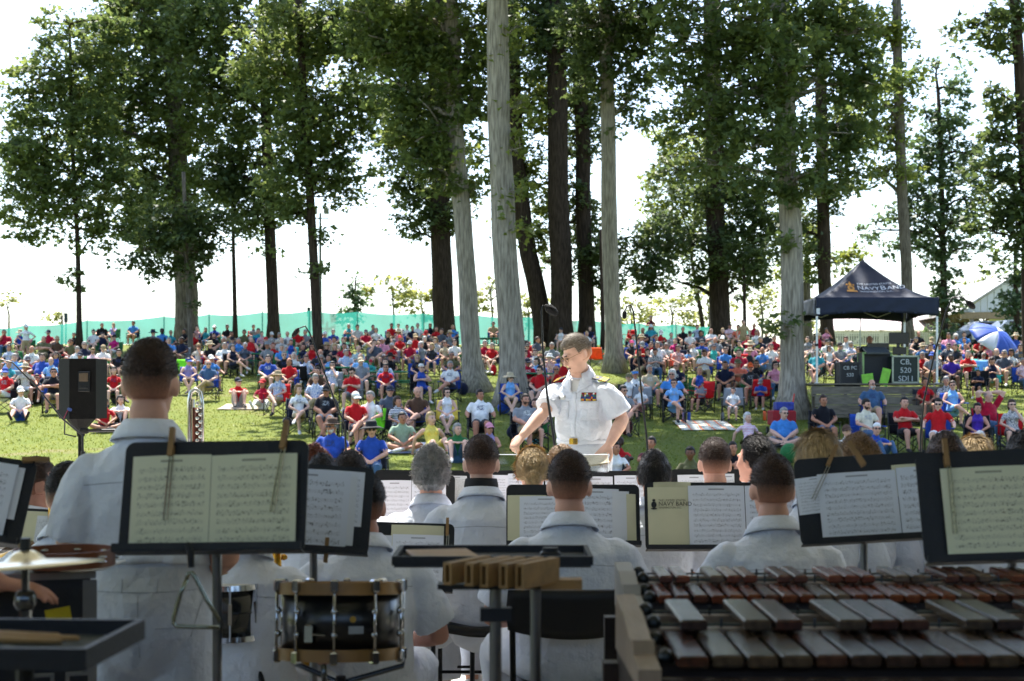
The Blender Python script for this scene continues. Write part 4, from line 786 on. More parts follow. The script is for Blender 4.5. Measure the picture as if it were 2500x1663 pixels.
def band_proto(kind):
    if kind in BPROTO: return BPROTO[kind]
    fem = kind.endswith('f'); D = BD_F if fem else BD; sw = .88 if fem else 1.; X = Vector
    if kind[0] == 's':          # seated
        J = dict(pel=X((0, 0, .53)), waist=X((0, .03, .71)), chest=X((0, .035, .90)), neck=X((0, .02, 1.065)), head=X((0, -.005, 1.195)),
                 hipj=[X((s * .095, -.01, .53)) for s in (-1, 1)], kn=[X((s * .19, -.44, .53)) for s in (-1, 1)], an=[X((s * .19, -.42, .10)) for s in (-1, 1)], toe=[X((s * .22, -.60, .045)) for s in (-1, 1)],
                 sh=[X((s * .184 * sw, .03, .950)) for s in (-1, 1)], el=[X((s * .280 * sw, -.03, .715)) for s in (-1, 1)], wr=[X((s * .09, -.25, .80)) for s in (-1, 1)], z='chair')
        if kind[1] == 'w': J['el'] = [X((s * .290, -.02, .71)) for s in (-1, 1)]; J['wr'] = [X((s * .16, -.26, .66)) for s in (-1, 1)]; J['kn'] = [X((s * .27, -.40, .53)) for s in (-1, 1)]; J['an'] = [X((s * .25, -.38, .10)) for s in (-1, 1)]
        hem, top = J['pel'] + V3(0, .0, .055), J['pel'] + V3(0, .0, .13)
    else:
        J = dict(pel=X((0, 0, .93)), waist=X((0, -.01, 1.12)), chest=X((0, .0, 1.30)), neck=X((0, .005, 1.465)), head=X((0, -.025, 1.60)),
                 hipj=[X((s * .09, 0, .91)) for s in (-1, 1)], kn=[X((s * .11, -.01, .50)) for s in (-1, 1)], an=[X((s * .12, .03, .09)) for s in (-1, 1)], toe=[X((s * .15, -.15, .045)) for s in (-1, 1)],
                 sh=[X((s * .172, .01, 1.350)) for s in (-1, 1)], el=[X((s * .228, .03, 1.10)) for s in (-1, 1)], wr=[X((s * .12, -.18, 1.03)) for s in (-1, 1)], z='stand')
        hem, top = J['pel'] + V3(0, 0, .135), J['pel'] + V3(0, 0, .15)
    H = head_matrix(J['head']); b = MB(); skin_limbs(b, J, D); add_head(b, H, True)
    body = remesh(b, 'bandsman_body', .0068, 3, 9000)
    sb = shirt_src(J, D, hem, .84); shirt = remesh(sb, 'bandsman_shirt', .0085, 6, 14000, .011)
    tr = remesh(pants_src(J, D, top), 'bandsman_trousers', .010, 4, 9000, .013)
    sho = remesh(shoes_src(J), 'bandsman_shoes', .009, 2, 1500)
    up = (J['neck'] - J['chest']).normalized(); col = collar_mesh(J['neck'], up, .060 if fem else .066).mesh('collar', True)
    bv = BVHTree.FromPolygons([v.co for v in shirt.vertices], [p.vertices[:] for p in shirt.polygons])
    yz = J['neck'].z - .155; pts = []
    ps = [project(bv, x * .01, yz + .012 * math.cos(x * .1), False, .0003)[0] for x in range(-17, 18)]; ps = [p for p in ps if p]
    yoke = MB().tube(ps, .0017, 5).mesh('yoke_seam', True)
    bz = top.z - .02; bt = MB(); n = 40
    bt.v = []; 
    for zz in (bz - .018, bz + .018):
        for j in range(n):
            a = 2 * math.pi * j / n; bt.v.append((math.sin(a) * .166 * D['w'], top.y + math.cos(a) * .132, zz))
    bt.f = [(j, (j + 1) % n, n + (j + 1) % n, n + j) for j in range(n)]; bt.m = [0] * n
    bt2 = BVHTree.FromPolygons([v.co for v in tr.vertices], [p.vertices[:] for p in tr.polygons]); pk = []
    if kind == 'Am':
        for line in ([(.045 + .012 * k, .905) for k in range(8)], [(-.045 - .012 * k, .905) for k in range(8)], [(.002, 1.0 - .02 * k) for k in range(10)], [(-.168 + .006 * k, .985 - .022 * k) for k in range(6)], [(.05, 1.045 - .01 * k) for k in range(5)], [(-.05, 1.045 - .01 * k) for k in range(5)], [(-.15 + .01 * k, 1.008) for k in range(31)]):
            ps = [project(bt2, x, z, False, .0006)[0] for x, z in line]; ps = [p for p in ps if p]
            if len(ps) > 2: pk.append(MB().tube(ps, .0014, 5).mesh('pocket_seam', True))
    BPROTO[kind] = dict(pk=pk, body=body, shirt=shirt, trousers=tr, shoes=sho, collar=col, yoke=yoke, belt=bt.mesh('belt', True), H=H, J=J, top=J['head'].z + .125 * .93 * 1.02); return BPROTO[kind]
SEAM = mat('seam_thread', '#a9aeb8', .8)
def bandsman(px, py, d, yaw, kind, hair, hairc, label, floor=-.2, skin=0, name='person', group='band musicians in white uniform', headyaw=0., scale=None):
    pr = band_proto(kind); ztop = CZ + (PY - py) / F * d; s = scale or (ztop - floor) / pr['top']
    hy = pr['J']['head'].y * s; x = (px - PX) / F * d
    o = instance(name, pr['body'], [SKINS[skin]], None); o.location = (x, d, floor); o.rotation_euler = (0, 0, math.pi + R(yaw)); o.scale = (s, s, s); tag(o, label, 'person', group)
    instance('shirt', pr['shirt'], [WHITE], o); instance('trousers', pr['trousers'], [WHITE_T], o); instance('shoes', pr['shoes'], [SHOEW], o)
    if kind == 'Am':
        for i_, q_ in enumerate(pr['pk']): instance('pocket_seam', q_, [SEAM], o)
    instance('collar', pr['collar'], [WHITE], o); instance('yoke_seam', pr['yoke'], [SEAM], o); instance('belt', pr['belt'], [WHITE_T], o)
    hm = [hair_mat(hairc), hair_mat(hairc)]
    if hair == 'crew': hm = [fade_mat('crewcut_' + hairc + str(skin), HAIRC[hairc], ('#9b6a52', '#8f5e48', '#a87660', '#7d4f38', '#4a2d20', '#2e1c14')[skin]), hair_mat(hairc)]
    instance('hair', band_hair(hair), hm, o, pr['H'])
    return o, s
def band_chair(loc, rz, s, label, back=True):
    t = thing('musician_chair', label, 'chair', loc, rz, 'black musician chairs on stage'); t.scale = (s, s, s); bk = mat('black_chair', '#0e0e10', .5, .1); fr = mat('black_steel', '#1a1a1c', .35, metal=.6)
    MB().grid(lambda u, v: ((u - .5) * (.46 - .05 * v), -.24 + .46 * v, .455 + .012 * math.cos(u * 6.28) - .01 * v), 8, 8, 0, -.035).build('seat', bk, t, True)
    if back: MB().grid(lambda u, v: ((u - .5) * .46 * (1 - .06 * abs(v - .5)), .245 + .035 * (1 - (2 * u - 1) ** 2) + .03 * v, 0.705 + .03 * (1 - (2 * u - 1) ** 2) * (v - 1) * 1 + .145 * v), 10, 5, 0, .022).build('backrest', bk, t, True)
    for q in (-1, 1):
        MB().tube([(q * .20, -.22, 0), (q * .20, -.20, .43)], .011, 8).build('leg', fr, t); MB().tube([(q * .21, .27, 0), (q * .21, .20, .45)] + ([(q * .215, .255, .85)] if back else []), .011, 8).build('leg', fr, t)
    MB().tube([(-.2, -.2, .2), (.2, -.2, .2)], .008, 6).build('stretcher', fr, t); return t
def seat_player(*a, back=False, **k):
    o, s = bandsman(*a, **k); lb = o['label']
    band_chair(o.location, o.rotation_euler.z, s, ('black chair' if back else 'black backless stool') + ' under the ' + ' '.join(lb.split()[:11]).rstrip(','), back); return o
# standing percussionist, seen from behind
bandsman(364, 840, 4.3, 3, 'Am', 'crew', 'brown', 'standing bandsman at left seen from behind, cropped dark hair, white uniform', -.2)
seat_player(1390, 1110, 5.6, 0, 'swm', 'crew', 'brown', 'seated bandsman at centre with faded crew cut, back to camera, before the xylophone', -.2, back=True)
seat_player(1885, 1118, 5.5, 4, 'srm', 'crew', 'brown', 'seated bandsman right of centre behind the xylophone, glasses arm at ear', -.2)
seat_player(886, 1160, 5.3, 12, 'swm', 'crew', 'dark', 'broad bandsman seated behind the snare drum, head hidden by a music stand', -.2, skin=1)
o = seat_player(1175, 1070, 7.0, 0, 'srm', 'crew', 'brown', 'seated bandsman with black neck strap left of the conductor', -.2, skin=2)
_n = band_proto('srm')['J']['neck']; collar_mesh(_n + V3(0, 0, .030), V3(0, 0, 1), .067, .072, .040, .2, .03).build('neck_strap', mat('black_strap', '#101012', .7), o, True)
seat_player(168, 1138, 5.5, 0, 'swm', 'crew', 'dark', 'seated bandsman half hidden by the standing bandsman at left', -.2)
seat_player(90, 1124, 6.8, -48, 'srm', 'crew', 'brown', 'bandsman at far left turned to the right, playing a saxophone', -.2, skin=1)
seat_player(598, 1160, 5.0, -14, 'swm', 'short', 'brown', 'seated saxophonist between the two drums, head behind a music stand', -.2)
seat_player(1300, 1098, 7.3, 0, 'srf', 'bun', 'blonde', 'blonde bandswoman with hair in a bun just left of the conductor desk', -.2)
seat_player(1372, 1097, 7.9, 0, 'srm', 'textured', 'light', 'brown-haired bandsman directly before the conductor, head partly hidden', -.2)
seat_player(1597, 1109, 7.2, 0, 'srm', 'short', 'dark', 'bandsman with thick black hair right of the centre player', -.2, skin=3)
seat_player(1745, 1076, 7.5, 0, 'srm', 'crew', 'brown', 'short-cropped bandsman in the front row left of the bun-haired woman', -.2)
seat_player(1845, 1070, 7.7, 42, 'srf', 'bun', 'dark', 'dark-haired bandswoman with bun turned left, front row', -.2)
seat_player(1998, 1062, 6.2, 0, 'srf', 'long', 'blonde', 'bandswoman with smooth long dark blonde hair above the right stand', -.2)
seat_player(2095, 1078, 6.5, 0, 'srf', 'curly', 'light', 'bandswoman with curly brown hair above the right stand', -.2)
seat_player(2308, 1066, 6.6, 0, 'srm', 'short', 'brown', 'brown-haired musician behind the far right stand, left of the blonde', -.2)
seat_player(2378, 1072, 7.6, 0, 'srf', 'long', 'blonde', 'bright blonde musician glimpsed behind the far right stand', -.2)
seat_player(2502, 1066, 6.2, 0, 'srm', 'short', 'dark', 'black-haired musician cut by the right edge', -.2)
seat_player(1053, 1101, 7.2, 0, 'srm', 'curly', 'gray', 'grey curly-haired musician in the front row before the white blanket', -.2)
seat_player(766, 1101, 7.2, 0, 'srf', 'curly', 'red', 'reddish-haired musician in the front row behind the left stands', -.2)
seat_player(788, 1120, 6.5, 0, 'srm', 'short', 'dark', 'dark-haired musician low between the left music stands', -.2)
seat_player(856, 1108, 7.1, 0, 'srm', 'crew', 'dark', 'cropped-haired front row musician above the white sheet stand', -.2)

# the conductor
def conductor():
    X = Vector; th = R(-28); Rm = Matrix.Rotation(-th, 3, 'Z')
    W = lambda x, y, z: Rm @ Vector((x, y, z))
    J = dict(pel=X((0, .01, .93)), waist=X((0, .0, 1.10)), chest=X((0, -.02, 1.29)), neck=X((0, -.06, 1.455)), head=X((.005, -.115, 1.585)),
             hipj=[X((s * .095, 0, .91)) for s in (-1, 1)], kn=[X((s * .11, -.01, .50)) for s in (-1, 1)], an=[X((s * .12, .03, .09)) for s in (-1, 1)], toe=[X((s * .15, -.15, .045)) for s in (-1, 1)],
             sh=[X((s * .180, -.035, 1.345)) for s in (-1, 1)], el=[W(-.262, -.06, 1.215), W(.250, -.12, 1.165)], wr=[W(-.405, -.22, 1.06), W(.150, -.30, 1.005)], z='stand',
             hd=[W(-.55, -.35, -.65), W(-.62, -.30, -.70)], hn=[W(.1, .3, -.9), W(.35, .75, -.45)], hc=[1.15, .28], ht=[-1, 1])
    D = dict(w=1.08, hem=(.172, .142), waist=(.182, .155), chest=(.180, .138), slv=.080, belly=True)
    H = head_matrix(J['head'], R(-36), R(25), R(-4)); b = MB(); skin_limbs(b, J, D); add_head(b, H, True)
    base = V3(.475, 9.5, .085)
    body = remesh(b, 'conductor_body', .0058, 2, 16000); body.materials.append(SKINS[2])
    o = link('person', body, None, base); o.rotation_euler = (0, 0, th); tag(o, 'conductor in white naval uniform looking down with a baton in hand', 'person')
    sh = remesh(shirt_src(J, D, J['pel'] + V3(0, 0, .085), .82), 'conductor_shirt', .0068, 4, 20000, .011); sh.materials.append(WHITE); link('shirt', sh, o)
    tr = remesh(pants_src(J, D, J['pel'] + V3(0, 0, .12)), 'conductor_trousers', .009, 2, 10000, .007); tr.materials.append(WHITE_T); link('trousers', tr, o)
    so = remesh(shoes_src(J), 'conductor_shoes', .009, 2, 1500); so.materials.append(SHOEW); link('shoes', so, o)
    h = instance('hair', band_hair('textured'), [fade_mat('conductor_fade', '#5d5245', '#b58468', -.03, .03), mat('conductor_hair', '#857a6a', .5, .4, 40)], o, H)
    up = (J['neck'] - J['chest']).normalized(); collar_mesh(J['neck'], up, .068, .108, .055, 1.15, .075).build('collar', WHITE, o, True)
    bv = BVHTree.FromPolygons([v.co for v in sh.vertices], [p.vertices[:] for p in sh.polygons])
    bt_ = BVHTree.FromPolygons([v.co for v in tr.vertices], [p.vertices[:] for p in tr.polygons])
    def patch(name, x0, x1, z0, z1, m, off=.003, point=0., nu=6, nv=6, bvh=bv, parent=o, thick=.003):
        def f(u, v):
            x = x0 + (x1 - x0) * u; z = z1 + (z0 - z1) * v - (point * (1 - abs(2 * u - 1)) * v)
            p, n = project(bvh, x, z, True, off)
            if x < 0:
                q, n2 = project(bvh, -x, z, True, off)
                if q and (p is None or p.y < q.y - .012): p = V3(x, q.y, q.z)
            return p if p else (x, -.2, z)
        return MB().grid(f, nu, nv, 0, -thick).build(name, m, parent, True)
    # V of the undershirt and collar points
    patch('undershirt', -.030, .030, 1.345, 1.425, mat('undershirt', '#c9c8c6', .9), .002)
    for s in (-1, 1):
        def lap(u, v, s=s):
            top = V3(s * (.030 + .045 * u), 0, 1.432 + .012 * u); bot = V3(s * (.018 + .090 * u), 0, 1.335 + .055 * u); q = top.lerp(bot, v)
            p, n = project(bv, q.x, q.z, True, .006 + .004 * v); return p if p else (q.x, -.12, q.z)
        MB().grid(lap, 5, 6, 0, -.003).build('lapel', WHITE, o, True)
        pk = patch('pocket', s * .04 if s > 0 else -.15, .15 if s > 0 else -.04, 1.165, 1.275, WHITE, .0028, .012)
        patch('pocket_flap', s * .037 if s > 0 else -.153, .153 if s > 0 else -.037, 1.245, 1.282, WHITE, .0065, .016, 6, 3, parent=pk)
        # shoulder board
        ha = bv.ray_cast(V3(s * .088, -.045, 2), V3(0, 0, -1))[0]; hc = bv.ray_cast(V3(s * .195, -.040, 2), V3(0, 0, -1))[0]; a, c = ha + V3(0, 0, .012), hc + V3(0, 0, .010); dx = (c - a).normalized(); n = dx.cross(V3(0, 1, 0)) * (1 if s < 0 else -1)
        n = V3(-dx.z, 0, dx.x) * (1 if s > 0 else -1); n = n if n.z > 0 else -n; n = (n + V3(0, -.35, 0)).normalized(); yv = n.cross(dx); Mx = Matrix((dx, yv, n)).transposed(); L = (c - a).length; mid = (a + c) / 2 + n * .004
        sb = MB().box(mid, (L, .062, .007), Mx, bev=.002).build('shoulder_board', mat('board_black', '#0c0c10', .6), o)
        for k in range(3): MB().box(mid + dx * (L * (.12 + .13 * k)) + n * .0042, (.0085, .0635, .003), Mx).build('stripe', mat('gold_braid', '#c89a3a', .35, .1, metal=.7), sb)
        MB().lathe([(.009, 0), (.009, .002)], 5, mid - dx * (L * .2) + n * .004, M=Mx).build('star', mat('gold_braid', '#c89a3a'), sb)
    patch('placket', -.017, .017, 1.045, 1.34, WHITE, .0035, 0, 3, 14)
    rb = ['#8c1420', '#1e3c7a', '#c9b03a', '#2c6e3c', '#c8742a', '#d4d4d4', '#3a2a6e', '#6b1e2a', '#2a6a8c', '#b89a4a', '#7c1626', '#1a2c5c']
    rk = patch('ribbon_rack', .050, .142, 1.283, 1.337, mat('rack_black', '#151515'), .0035)
    for r_ in range(4):
        for c_ in range(3):
            k = r_ * 3 + c_; x0 = .051 + c_ * .0302; z1 = 1.335 - r_ * .0128
            for q in range(3): patch('ribbon', x0 + q * .0096, x0 + (q + 1) * .0096, z1 - .0112, z1, mat('ribbon_%d' % ((k * 5 + q * 7) % 12), rb[(k * 5 + q * 7) % 12], .6), .006, 0, 1, 1, parent=rk, thick=.002)
    nt_ = patch('name_tag', -.128, -.066, 1.292, 1.314, mat('tag_white', '#d8d8d4', .3), .006, 0, 2, 1, thick=.004)
    patch('tag_seal', -.126, -.108, 1.295, 1.311, mat('seal_dark', '#20242c', .4), .0085, 0, 2, 2, parent=nt_)
    n = 44; bt = MB()
    def belt(u, v):
        a = 2 * math.pi * u; return (math.sin(a) * .190, .012 - math.cos(a) * .163, 1.036 - .034 * v)
    bl = MB().grid(belt, 44, 1, 0, -.003).build('belt', WHITE_T, o, True)
    bk = MB().box((-.0, -.157, 1.019), (.056, .012, .040), bev=.003).build('buckle', mat('gold_buckle', '#c9a24a', .22, .1, metal=1.), o)
    for k in range(3): MB().box((.006 + k * .008, -.1645, 1.019), (.004, .002, .036)).build('engraving', mat('buckle_dark', '#2a2118', .4), bk)
    # wire glasses
    g = MB()
    for s in (-1, 1):
        g.tube([(s * .033 + .024 * math.cos(a * .628), -.106 + .003 * abs(math.cos(a * .628)), .004 + .017 * math.sin(a * .628)) for a in range(11)], .0016, 5); g.tube([(s * .057, -.103, .010), (s * .083, -.03, .012), (s * .086, .012, .006)], .0016, 5)
    g.tube([(-.010, -.108, .008), (0, -.112, .011), (.010, -.108, .008)], .0016, 5)
    g.v = [tuple(H @ Vector(v)) for v in g.v]; g.build('glasses', mat('gold_wire', '#8d6c3c', .3, metal=.9), o, True)
    e = link('face_features', EYES, o); e.matrix_local = H
    # baton
    w = base + Matrix.Rotation(th, 3, 'Z') @ (J['wr'][0] + J['hd'][0].normalized() * .085); tip = V3(P(1262, 0, 9.2).x, w.y - .02, P(0, 1116, 9.2).z)
    bt = thing('baton', "thin white baton with red handle in the conductor's right hand", 'baton', w); dv = tip - w
    MB().tube([dv * -.1, dv * .15], [.008, .005], 8).build('handle', mat('baton_red', '#6e1712', .4), bt); MB().tube([dv * .15, dv * 1.0], [.0032, .0022], 6).build('shaft', mat('baton_white', '#dcd8cc', .5), bt)
conductor()
# ---------------------------------------------------------------- music stands, sheets, percussion, microphones
STEEL = mat('black_stand', '#1b1c1f', .5, .12, 12, .15, 120, metal=.2); CHROME = mat('chrome', '#b8babd', .12, .05, metal=1.); DKCHROME = mat('dark_chrome', '#5c5f62', .25, .1, metal=1.); WOODPIN = mat('clothespin_wood', '#8a6a42', .7, .2)
def music_mat(name, paper, rows=9, seed=0., cols=1):
    if name in MATS: return MATS[name]
    m = bpy.data.materials.new(name); m.use_nodes = True; nt = m.node_tree; N, L = nt.nodes, nt.links; b = N['Principled BSDF']; b.inputs['Roughness'].default_value = .75; b.inputs['Specular IOR Level'].default_value = .2
    def mt(op, a, c=None, d=None, clamp=False):
        n = N.new('ShaderNodeMath'); n.operation = op; n.use_clamp = clamp
        for i, q in enumerate((a, c, d)):
            if q is None: continue
            if isinstance(q, (int, float)): n.inputs[i].default_value = q
            else: L.new(q, n.inputs[i])
        return n.outputs[0]
    uv = N.new('ShaderNodeUVMap'); sp = N.new('ShaderNodeSeparateXYZ'); L.new(uv.outputs[0], sp.inputs[0]); U, Vv = sp.outputs[0], sp.outputs[1]
    u2 = mt('FRACT', mt('MULTIPLY', U, cols))
    inx = mt('MULTIPLY', mt('GREATER_THAN', u2, .08), mt('LESS_THAN', u2, .93))
    vm = mt('DIVIDE', mt('SUBTRACT', Vv, .05), .84); iny = mt('MULTIPLY', mt('GREATER_THAN', vm, 0.), mt('LESS_THAN', vm, 1.))
    st = mt('FRACT', mt('MULTIPLY', vm, rows)); row = mt('FLOOR', mt('MULTIPLY', vm, rows))
    band = mt('MULTIPLY', mt('GREATER_THAN', st, .30), mt('LESS_THAN', st, .72))
    lines = mt('MULTIPLY', band, mt('LESS_THAN', mt('FRACT', mt('MULTIPLY', mt('SUBTRACT', st, .30), 11.9)), .22))
    cb = N.new('ShaderNodeCombineXYZ'); L.new(mt('MULTIPLY', U, 60. * cols), cb.inputs[0]); L.new(mt('MULTIPLY_ADD', Vv, rows * 4.5, seed), cb.inputs[1]); cb.inputs[2].default_value = seed
    nz = N.new('ShaderNodeTexNoise'); nz.inputs['Scale'].default_value = 1.; nz.inputs['Detail'].default_value = 2; L.new(cb.outputs[0], nz.inputs['Vector'])
    tall = mt('MULTIPLY', mt('GREATER_THAN', st, .18), mt('LESS_THAN', st, .86)); notes = mt('MULTIPLY', tall, mt('GREATER_THAN', nz.outputs['Fac'], .60))
    cb2 = N.new('ShaderNodeCombineXYZ'); L.new(mt('MULTIPLY', U, 9. * cols), cb2.inputs[0]); L.new(mt('MULTIPLY', row, 3.7), cb2.inputs[1]); nz2 = N.new('ShaderNodeTexNoise'); nz2.inputs['Scale'].default_value = 1.; L.new(cb2.outputs[0], nz2.inputs['Vector'])
    notes = mt('MULTIPLY', notes, mt('GREATER_THAN', nz2.outputs['Fac'], .40))
    title = mt('MULTIPLY', mt('MULTIPLY', mt('GREATER_THAN', Vv, .925), mt('LESS_THAN', Vv, .95)), mt('LESS_THAN', mt('ABSOLUTE', mt('SUBTRACT', u2, .5)), .14))
    ink = mt('ADD', mt('MULTIPLY', mt('MULTIPLY', inx, iny), mt('MAXIMUM', mt('MULTIPLY', lines, .5), mt('MULTIPLY', notes, .72))), mt('MULTIPLY', title, .55), clamp=True)
    mx = N.new('ShaderNodeMix'); mx.data_type = 'RGBA'; L.new(ink, mx.inputs[0]); mx.inputs[6].default_value = (*lin(paper), 1); mx.inputs[7].default_value = (.02, .02, .025, 1); L.new(mx.outputs[2], b.inputs['Base Color']); MATS[name] = m; return m
def text_page_mat(name, paper):
    m = music_mat(name, paper, 22, 5.); return m
def sheet(name, label, parent_M, x0, x1, z0, z1, m, off=.012, bend=.006, group=None, roll=0.):
    b = MB(); nu, nv = 8, 2
    cx, cz = (x0 + x1) / 2, (z0 + z1) / 2; rm = Matrix.Rotation(roll, 3, 'Y')
    def f(u, v):
        q = rm @ Vector((x0 + (x1 - x0) * u - cx, 0, z0 + (z1 - z0) * v - cz)); return parent_M @ Vector((q.x + cx, -off - bend * math.sin(math.pi * u), q.z + cz))
    b.grid(f, nu, nv); me = b.mesh(name, True); uvl = me.uv_layers.new(name='UVMap'); W = nu + 1
    for p in me.polygons:
        for li in p.loop_indices: vi = me.loops[li].vertex_index; uvl.data[li].uv = ((vi % W) / nu, (vi // W) / nv)
    me.materials.append(m); o = link(name, me); return tag(o, label, 'sheet music', group)
def music_stand(label, px, pyt, pyb, d, w, floor, yaw=0., roll=0., tilt=18., sheets=(), lip=True):
    zt, zb = CZ + (PY - pyt) / F * d, CZ + (PY - pyb) / F * d; x = (px - PX) / F * d; h = (zt - zb) / math.cos(R(tilt))
    t = thing('music_stand', label, 'music stand', (x, d, floor), 0, 'black music stands of the band')
    M = Matrix.Translation((0, 0, zb - floor)) @ Matrix.Rotation(R(yaw), 4, 'Z') @ Matrix.Rotation(R(-tilt), 4, 'X') @ Matrix.Rotation(R(roll), 4, 'Y')
    r = .025; n = 5; out = []
    for cx, cz, a0 in ((w / 2 - r, r, -90), (w / 2 - r, h - r, 0), (-w / 2 + r, h - r, 90), (-w / 2 + r, r, 180)):
        for k in range(n): a = R(a0 + 90 * k / (n - 1)); out.append((cx + r * math.cos(a), cz + r * math.sin(a)))
    k = len(out); b = MB(); b.add([M @ Vector((a, y, c)) for y in (-.002, .003) for a, c in out], [tuple(range(k)), tuple(range(2 * k - 1, k - 1, -1))] + [(i, k + i, k + (i + 1) % k, (i + 1) % k) for i in range(k)]); b.build('desk', STEEL, t)
    MB().box((0, 0, 0), (w * 1.0, .055, .004)).build('lip', STEEL, t).matrix_local = M @ Matrix.Translation((0, -.026, 0))
    MB().box((0, 0, 0), (w * 1.0, .004, .018)).build('lip_edge', STEEL, t).matrix_local = M @ Matrix.Translation((0, -.055, .009))
    zc = zb - floor + h * .35; yj = h * .35 * math.sin(R(tilt)) + .045; MB().tube([(0, yj, .10), (0, yj, zc)], .0125, 10).build('pole', mat('stand_pole', '#7d7f82', .3, metal=.9), t)
    MB().tube([(0, yj, .08), (0, yj, zc * .55)], .017, 10).build('sleeve', STEEL, t)
    MB().box((0, yj - .01, zc), (.05, .05, .05)).build('tilt_joint', STEEL, t)
    for q in range(3): a = q * 2.094 + .5; MB().tube([(0, yj, .16), (.14 * math.cos(a), yj + .14 * math.sin(a), .09), (.26 * math.cos(a), yj + .26 * math.sin(a), .012)], .010, 6).build('leg', STEEL, t)
    MW = Matrix.Translation((x, d, floor)) @ M
    for i, (sx0, sx1, sz0, sz1, mm, la, off, rl) in enumerate(sheets): sheet('sheet_music', la, MW, sx0 * w, sx1 * w, sz0 * h, sz1 * h, mm, off, .006, None, R(rl))
    return t, MW, w, h
def clothespin(MW, x, z, ln, label, roll=0.):
    t = thing('clothespin', label, 'clip'); t.matrix_world = MW @ Matrix.Translation((x, -.012, z)) @ Matrix.Rotation(R(roll), 4, 'Y')
    for s in (-1, 1): MB().box((0, s * .006 - .004, .015), (.013, .008, .078), Matrix.Rotation(R(s * 5), 3, 'X'), bev=.001).build('arm', WOODPIN, t)
    MB().tube([(-.009, -.004, .01), (.009, -.004, .01)], .004, 6).build('spring', DKCHROME, t)
    if ln: MB().tube([(0, -.012, -.02), (-.004, -.016, -.02 - ln), (.006, -.016, -.02 - ln), (.008, -.012, -.02)], .0016, 5).build('wire_holder', CHROME, t)
W1 = music_mat('score_white', '#d7dae2', 9, 1.); W2 = music_mat('score_white_b', '#d3d7e0', 8, 7.3); W3 = music_mat('score_white_c', '#dadce3', 10, 13.1); CR = music_mat('score_cream', '#d3d2b4', 9, 3.7); CRP = mat('cream_paper', '#cdc8a6', .8, .04); TXT = music_mat('text_page', '#d0d2d4', 20, 4.4, 1); PLAINW = mat('white_paper', '#d4d6da', .8, .03)
t, MW, w, h = music_stand('nearest left music stand with open cream music book and hanging triangle', 515, 1080, 1352, 3.6, .475, 0, -3, -1, 17, [(-.44, -.015, .03, .86, CR, 'left page of the open cream music book on the nearest stand', .016, -1), (-.012, .45, .03, .86, music_mat('score_cream_b', '#cfceb0', 9, 9.2), 'right page of the open cream music book on the nearest stand', .017, -1)])
clothespin(MW, -.115, h - .02, .17, 'wooden clothespin on the left of the nearest stand'); clothespin(MW, .175, h - .005, .17, 'wooden clothespin on the right of the nearest stand', 6)
t, MW, w, h = music_stand('music stand cut by the left edge with slanted white score', -172, 1100, 1310, 4.1, .50, -.2, 10, 9, 20, [(-.2, .40, .04, .92, W1, 'white score page on the stand at the left edge', .016, 0), (.1, .44, .30, .90, PLAINW, 'blank page edge behind the left edge score', .009, 0)])
clothespin(MW, w * .46, h + .0, 0, 'wooden clothespin lying on the corner of the left edge stand', 80)
t, MW, w, h = music_stand('music stand right of the cream book stand with fanned white pages', 758, 1137, 1350, 4.5, .36, -.2, 4, 4, 14, [(-.5, .30, .04, .92, W2, 'front white score page beside the cream book', .018, 0), (-.2, .36, .10, .88, PLAINW, 'second page fanned out behind the front score', .013, 0), (-.1, .42, .32, .94, W1, 'rearmost page fanned out beside the cream book', .008, 0)])
clothespin(MW, .05, -.005, 0, 'dark clip on the lip of the fanned page stand', 0)
music_stand('wide stand with white scores behind the fanned page stand', 1000, 1163, 1300, 8.0, .50, -.2, 0, 0, 18, [(-.37, .01, .02, .90, W3, 'left white page of the far wide stand', .012, 0), (.015, .40, .02, .92, W1, 'right white page of the far wide stand', .012, 0)])
t, MW, w, h = music_stand("stand with text page left of the neck-strapped player's head", 1182, 1150, 1240, 8.3, .46, -.2, 0, 0, 15, [(-.46, -.22, .08, .84, TXT, 'letterhead text page on the centre far stand', .012, 0), (-.18, .30, .02, .86, W3, 'score page beside the letterhead page', .014, 0), (.3, .48, .02, .9, W1, 'score page at the right of the centre far stand', .012, 0)])
t, MW, w, h = music_stand('low stand right of the broad drummer with white double page', 975, 1280, 1445, 6.2, .46, -.2, 3, 2, 16, [(-.5, -.09, .02, .80, W2, 'left page on the low stand', .012, 0), (-.085, .40, .02, .82, W3, 'right page on the low stand', .013, 0), (-.1, .40, .5, .96, CRP, 'cream folder behind the low stand pages', .008, 0)])
clothespin(MW, .43 * w, h - .03, .12, 'wooden clothespin on the right of the low stand', 0)
music_stand('wide stand around the centre player with white scores', 1400, 1186, 1335, 6.4, .60, -.2, 0, 0, 16, [(-.49, -.2, .06, .82, CRP, 'cream folder at the left of the centre stand', .008, 0), (-.40, -.02, .0, .80, W1, 'left score page of the centre stand', .013, 0), (.02, .34, .04, .92, W2, 'right score page of the centre stand', .013, 1), (.2, .42, .04, .88, PLAINW, 'blank page fanned right on the centre stand', .010, 0), (.3, .47, .02, .84, CRP, 'cream sheet at the far right of the centre stand', .006, 0)])
t, MW, w, h = music_stand('wide stand with cream letterhead folder right of the centre player', 1768, 1181, 1345, 6.3, .69, -.2, 0, 0, 16, [(-.48, -.2, .02, .92, CRP, 'cream letterhead folder with emblem on the right centre stand', .010, 0), (-.44, -.2, .5, 1.0, mat('cream_paper_b', '#c6c19e', .8), 'second cream folder behind the letterhead', .006, 0), (-.22, .14, .05, .94, W3, 'left score page overlapping the cream letterhead', .016, 0), (.145, .49, .05, .94, W1, 'right score page behind the right centre player', .015, 0)])
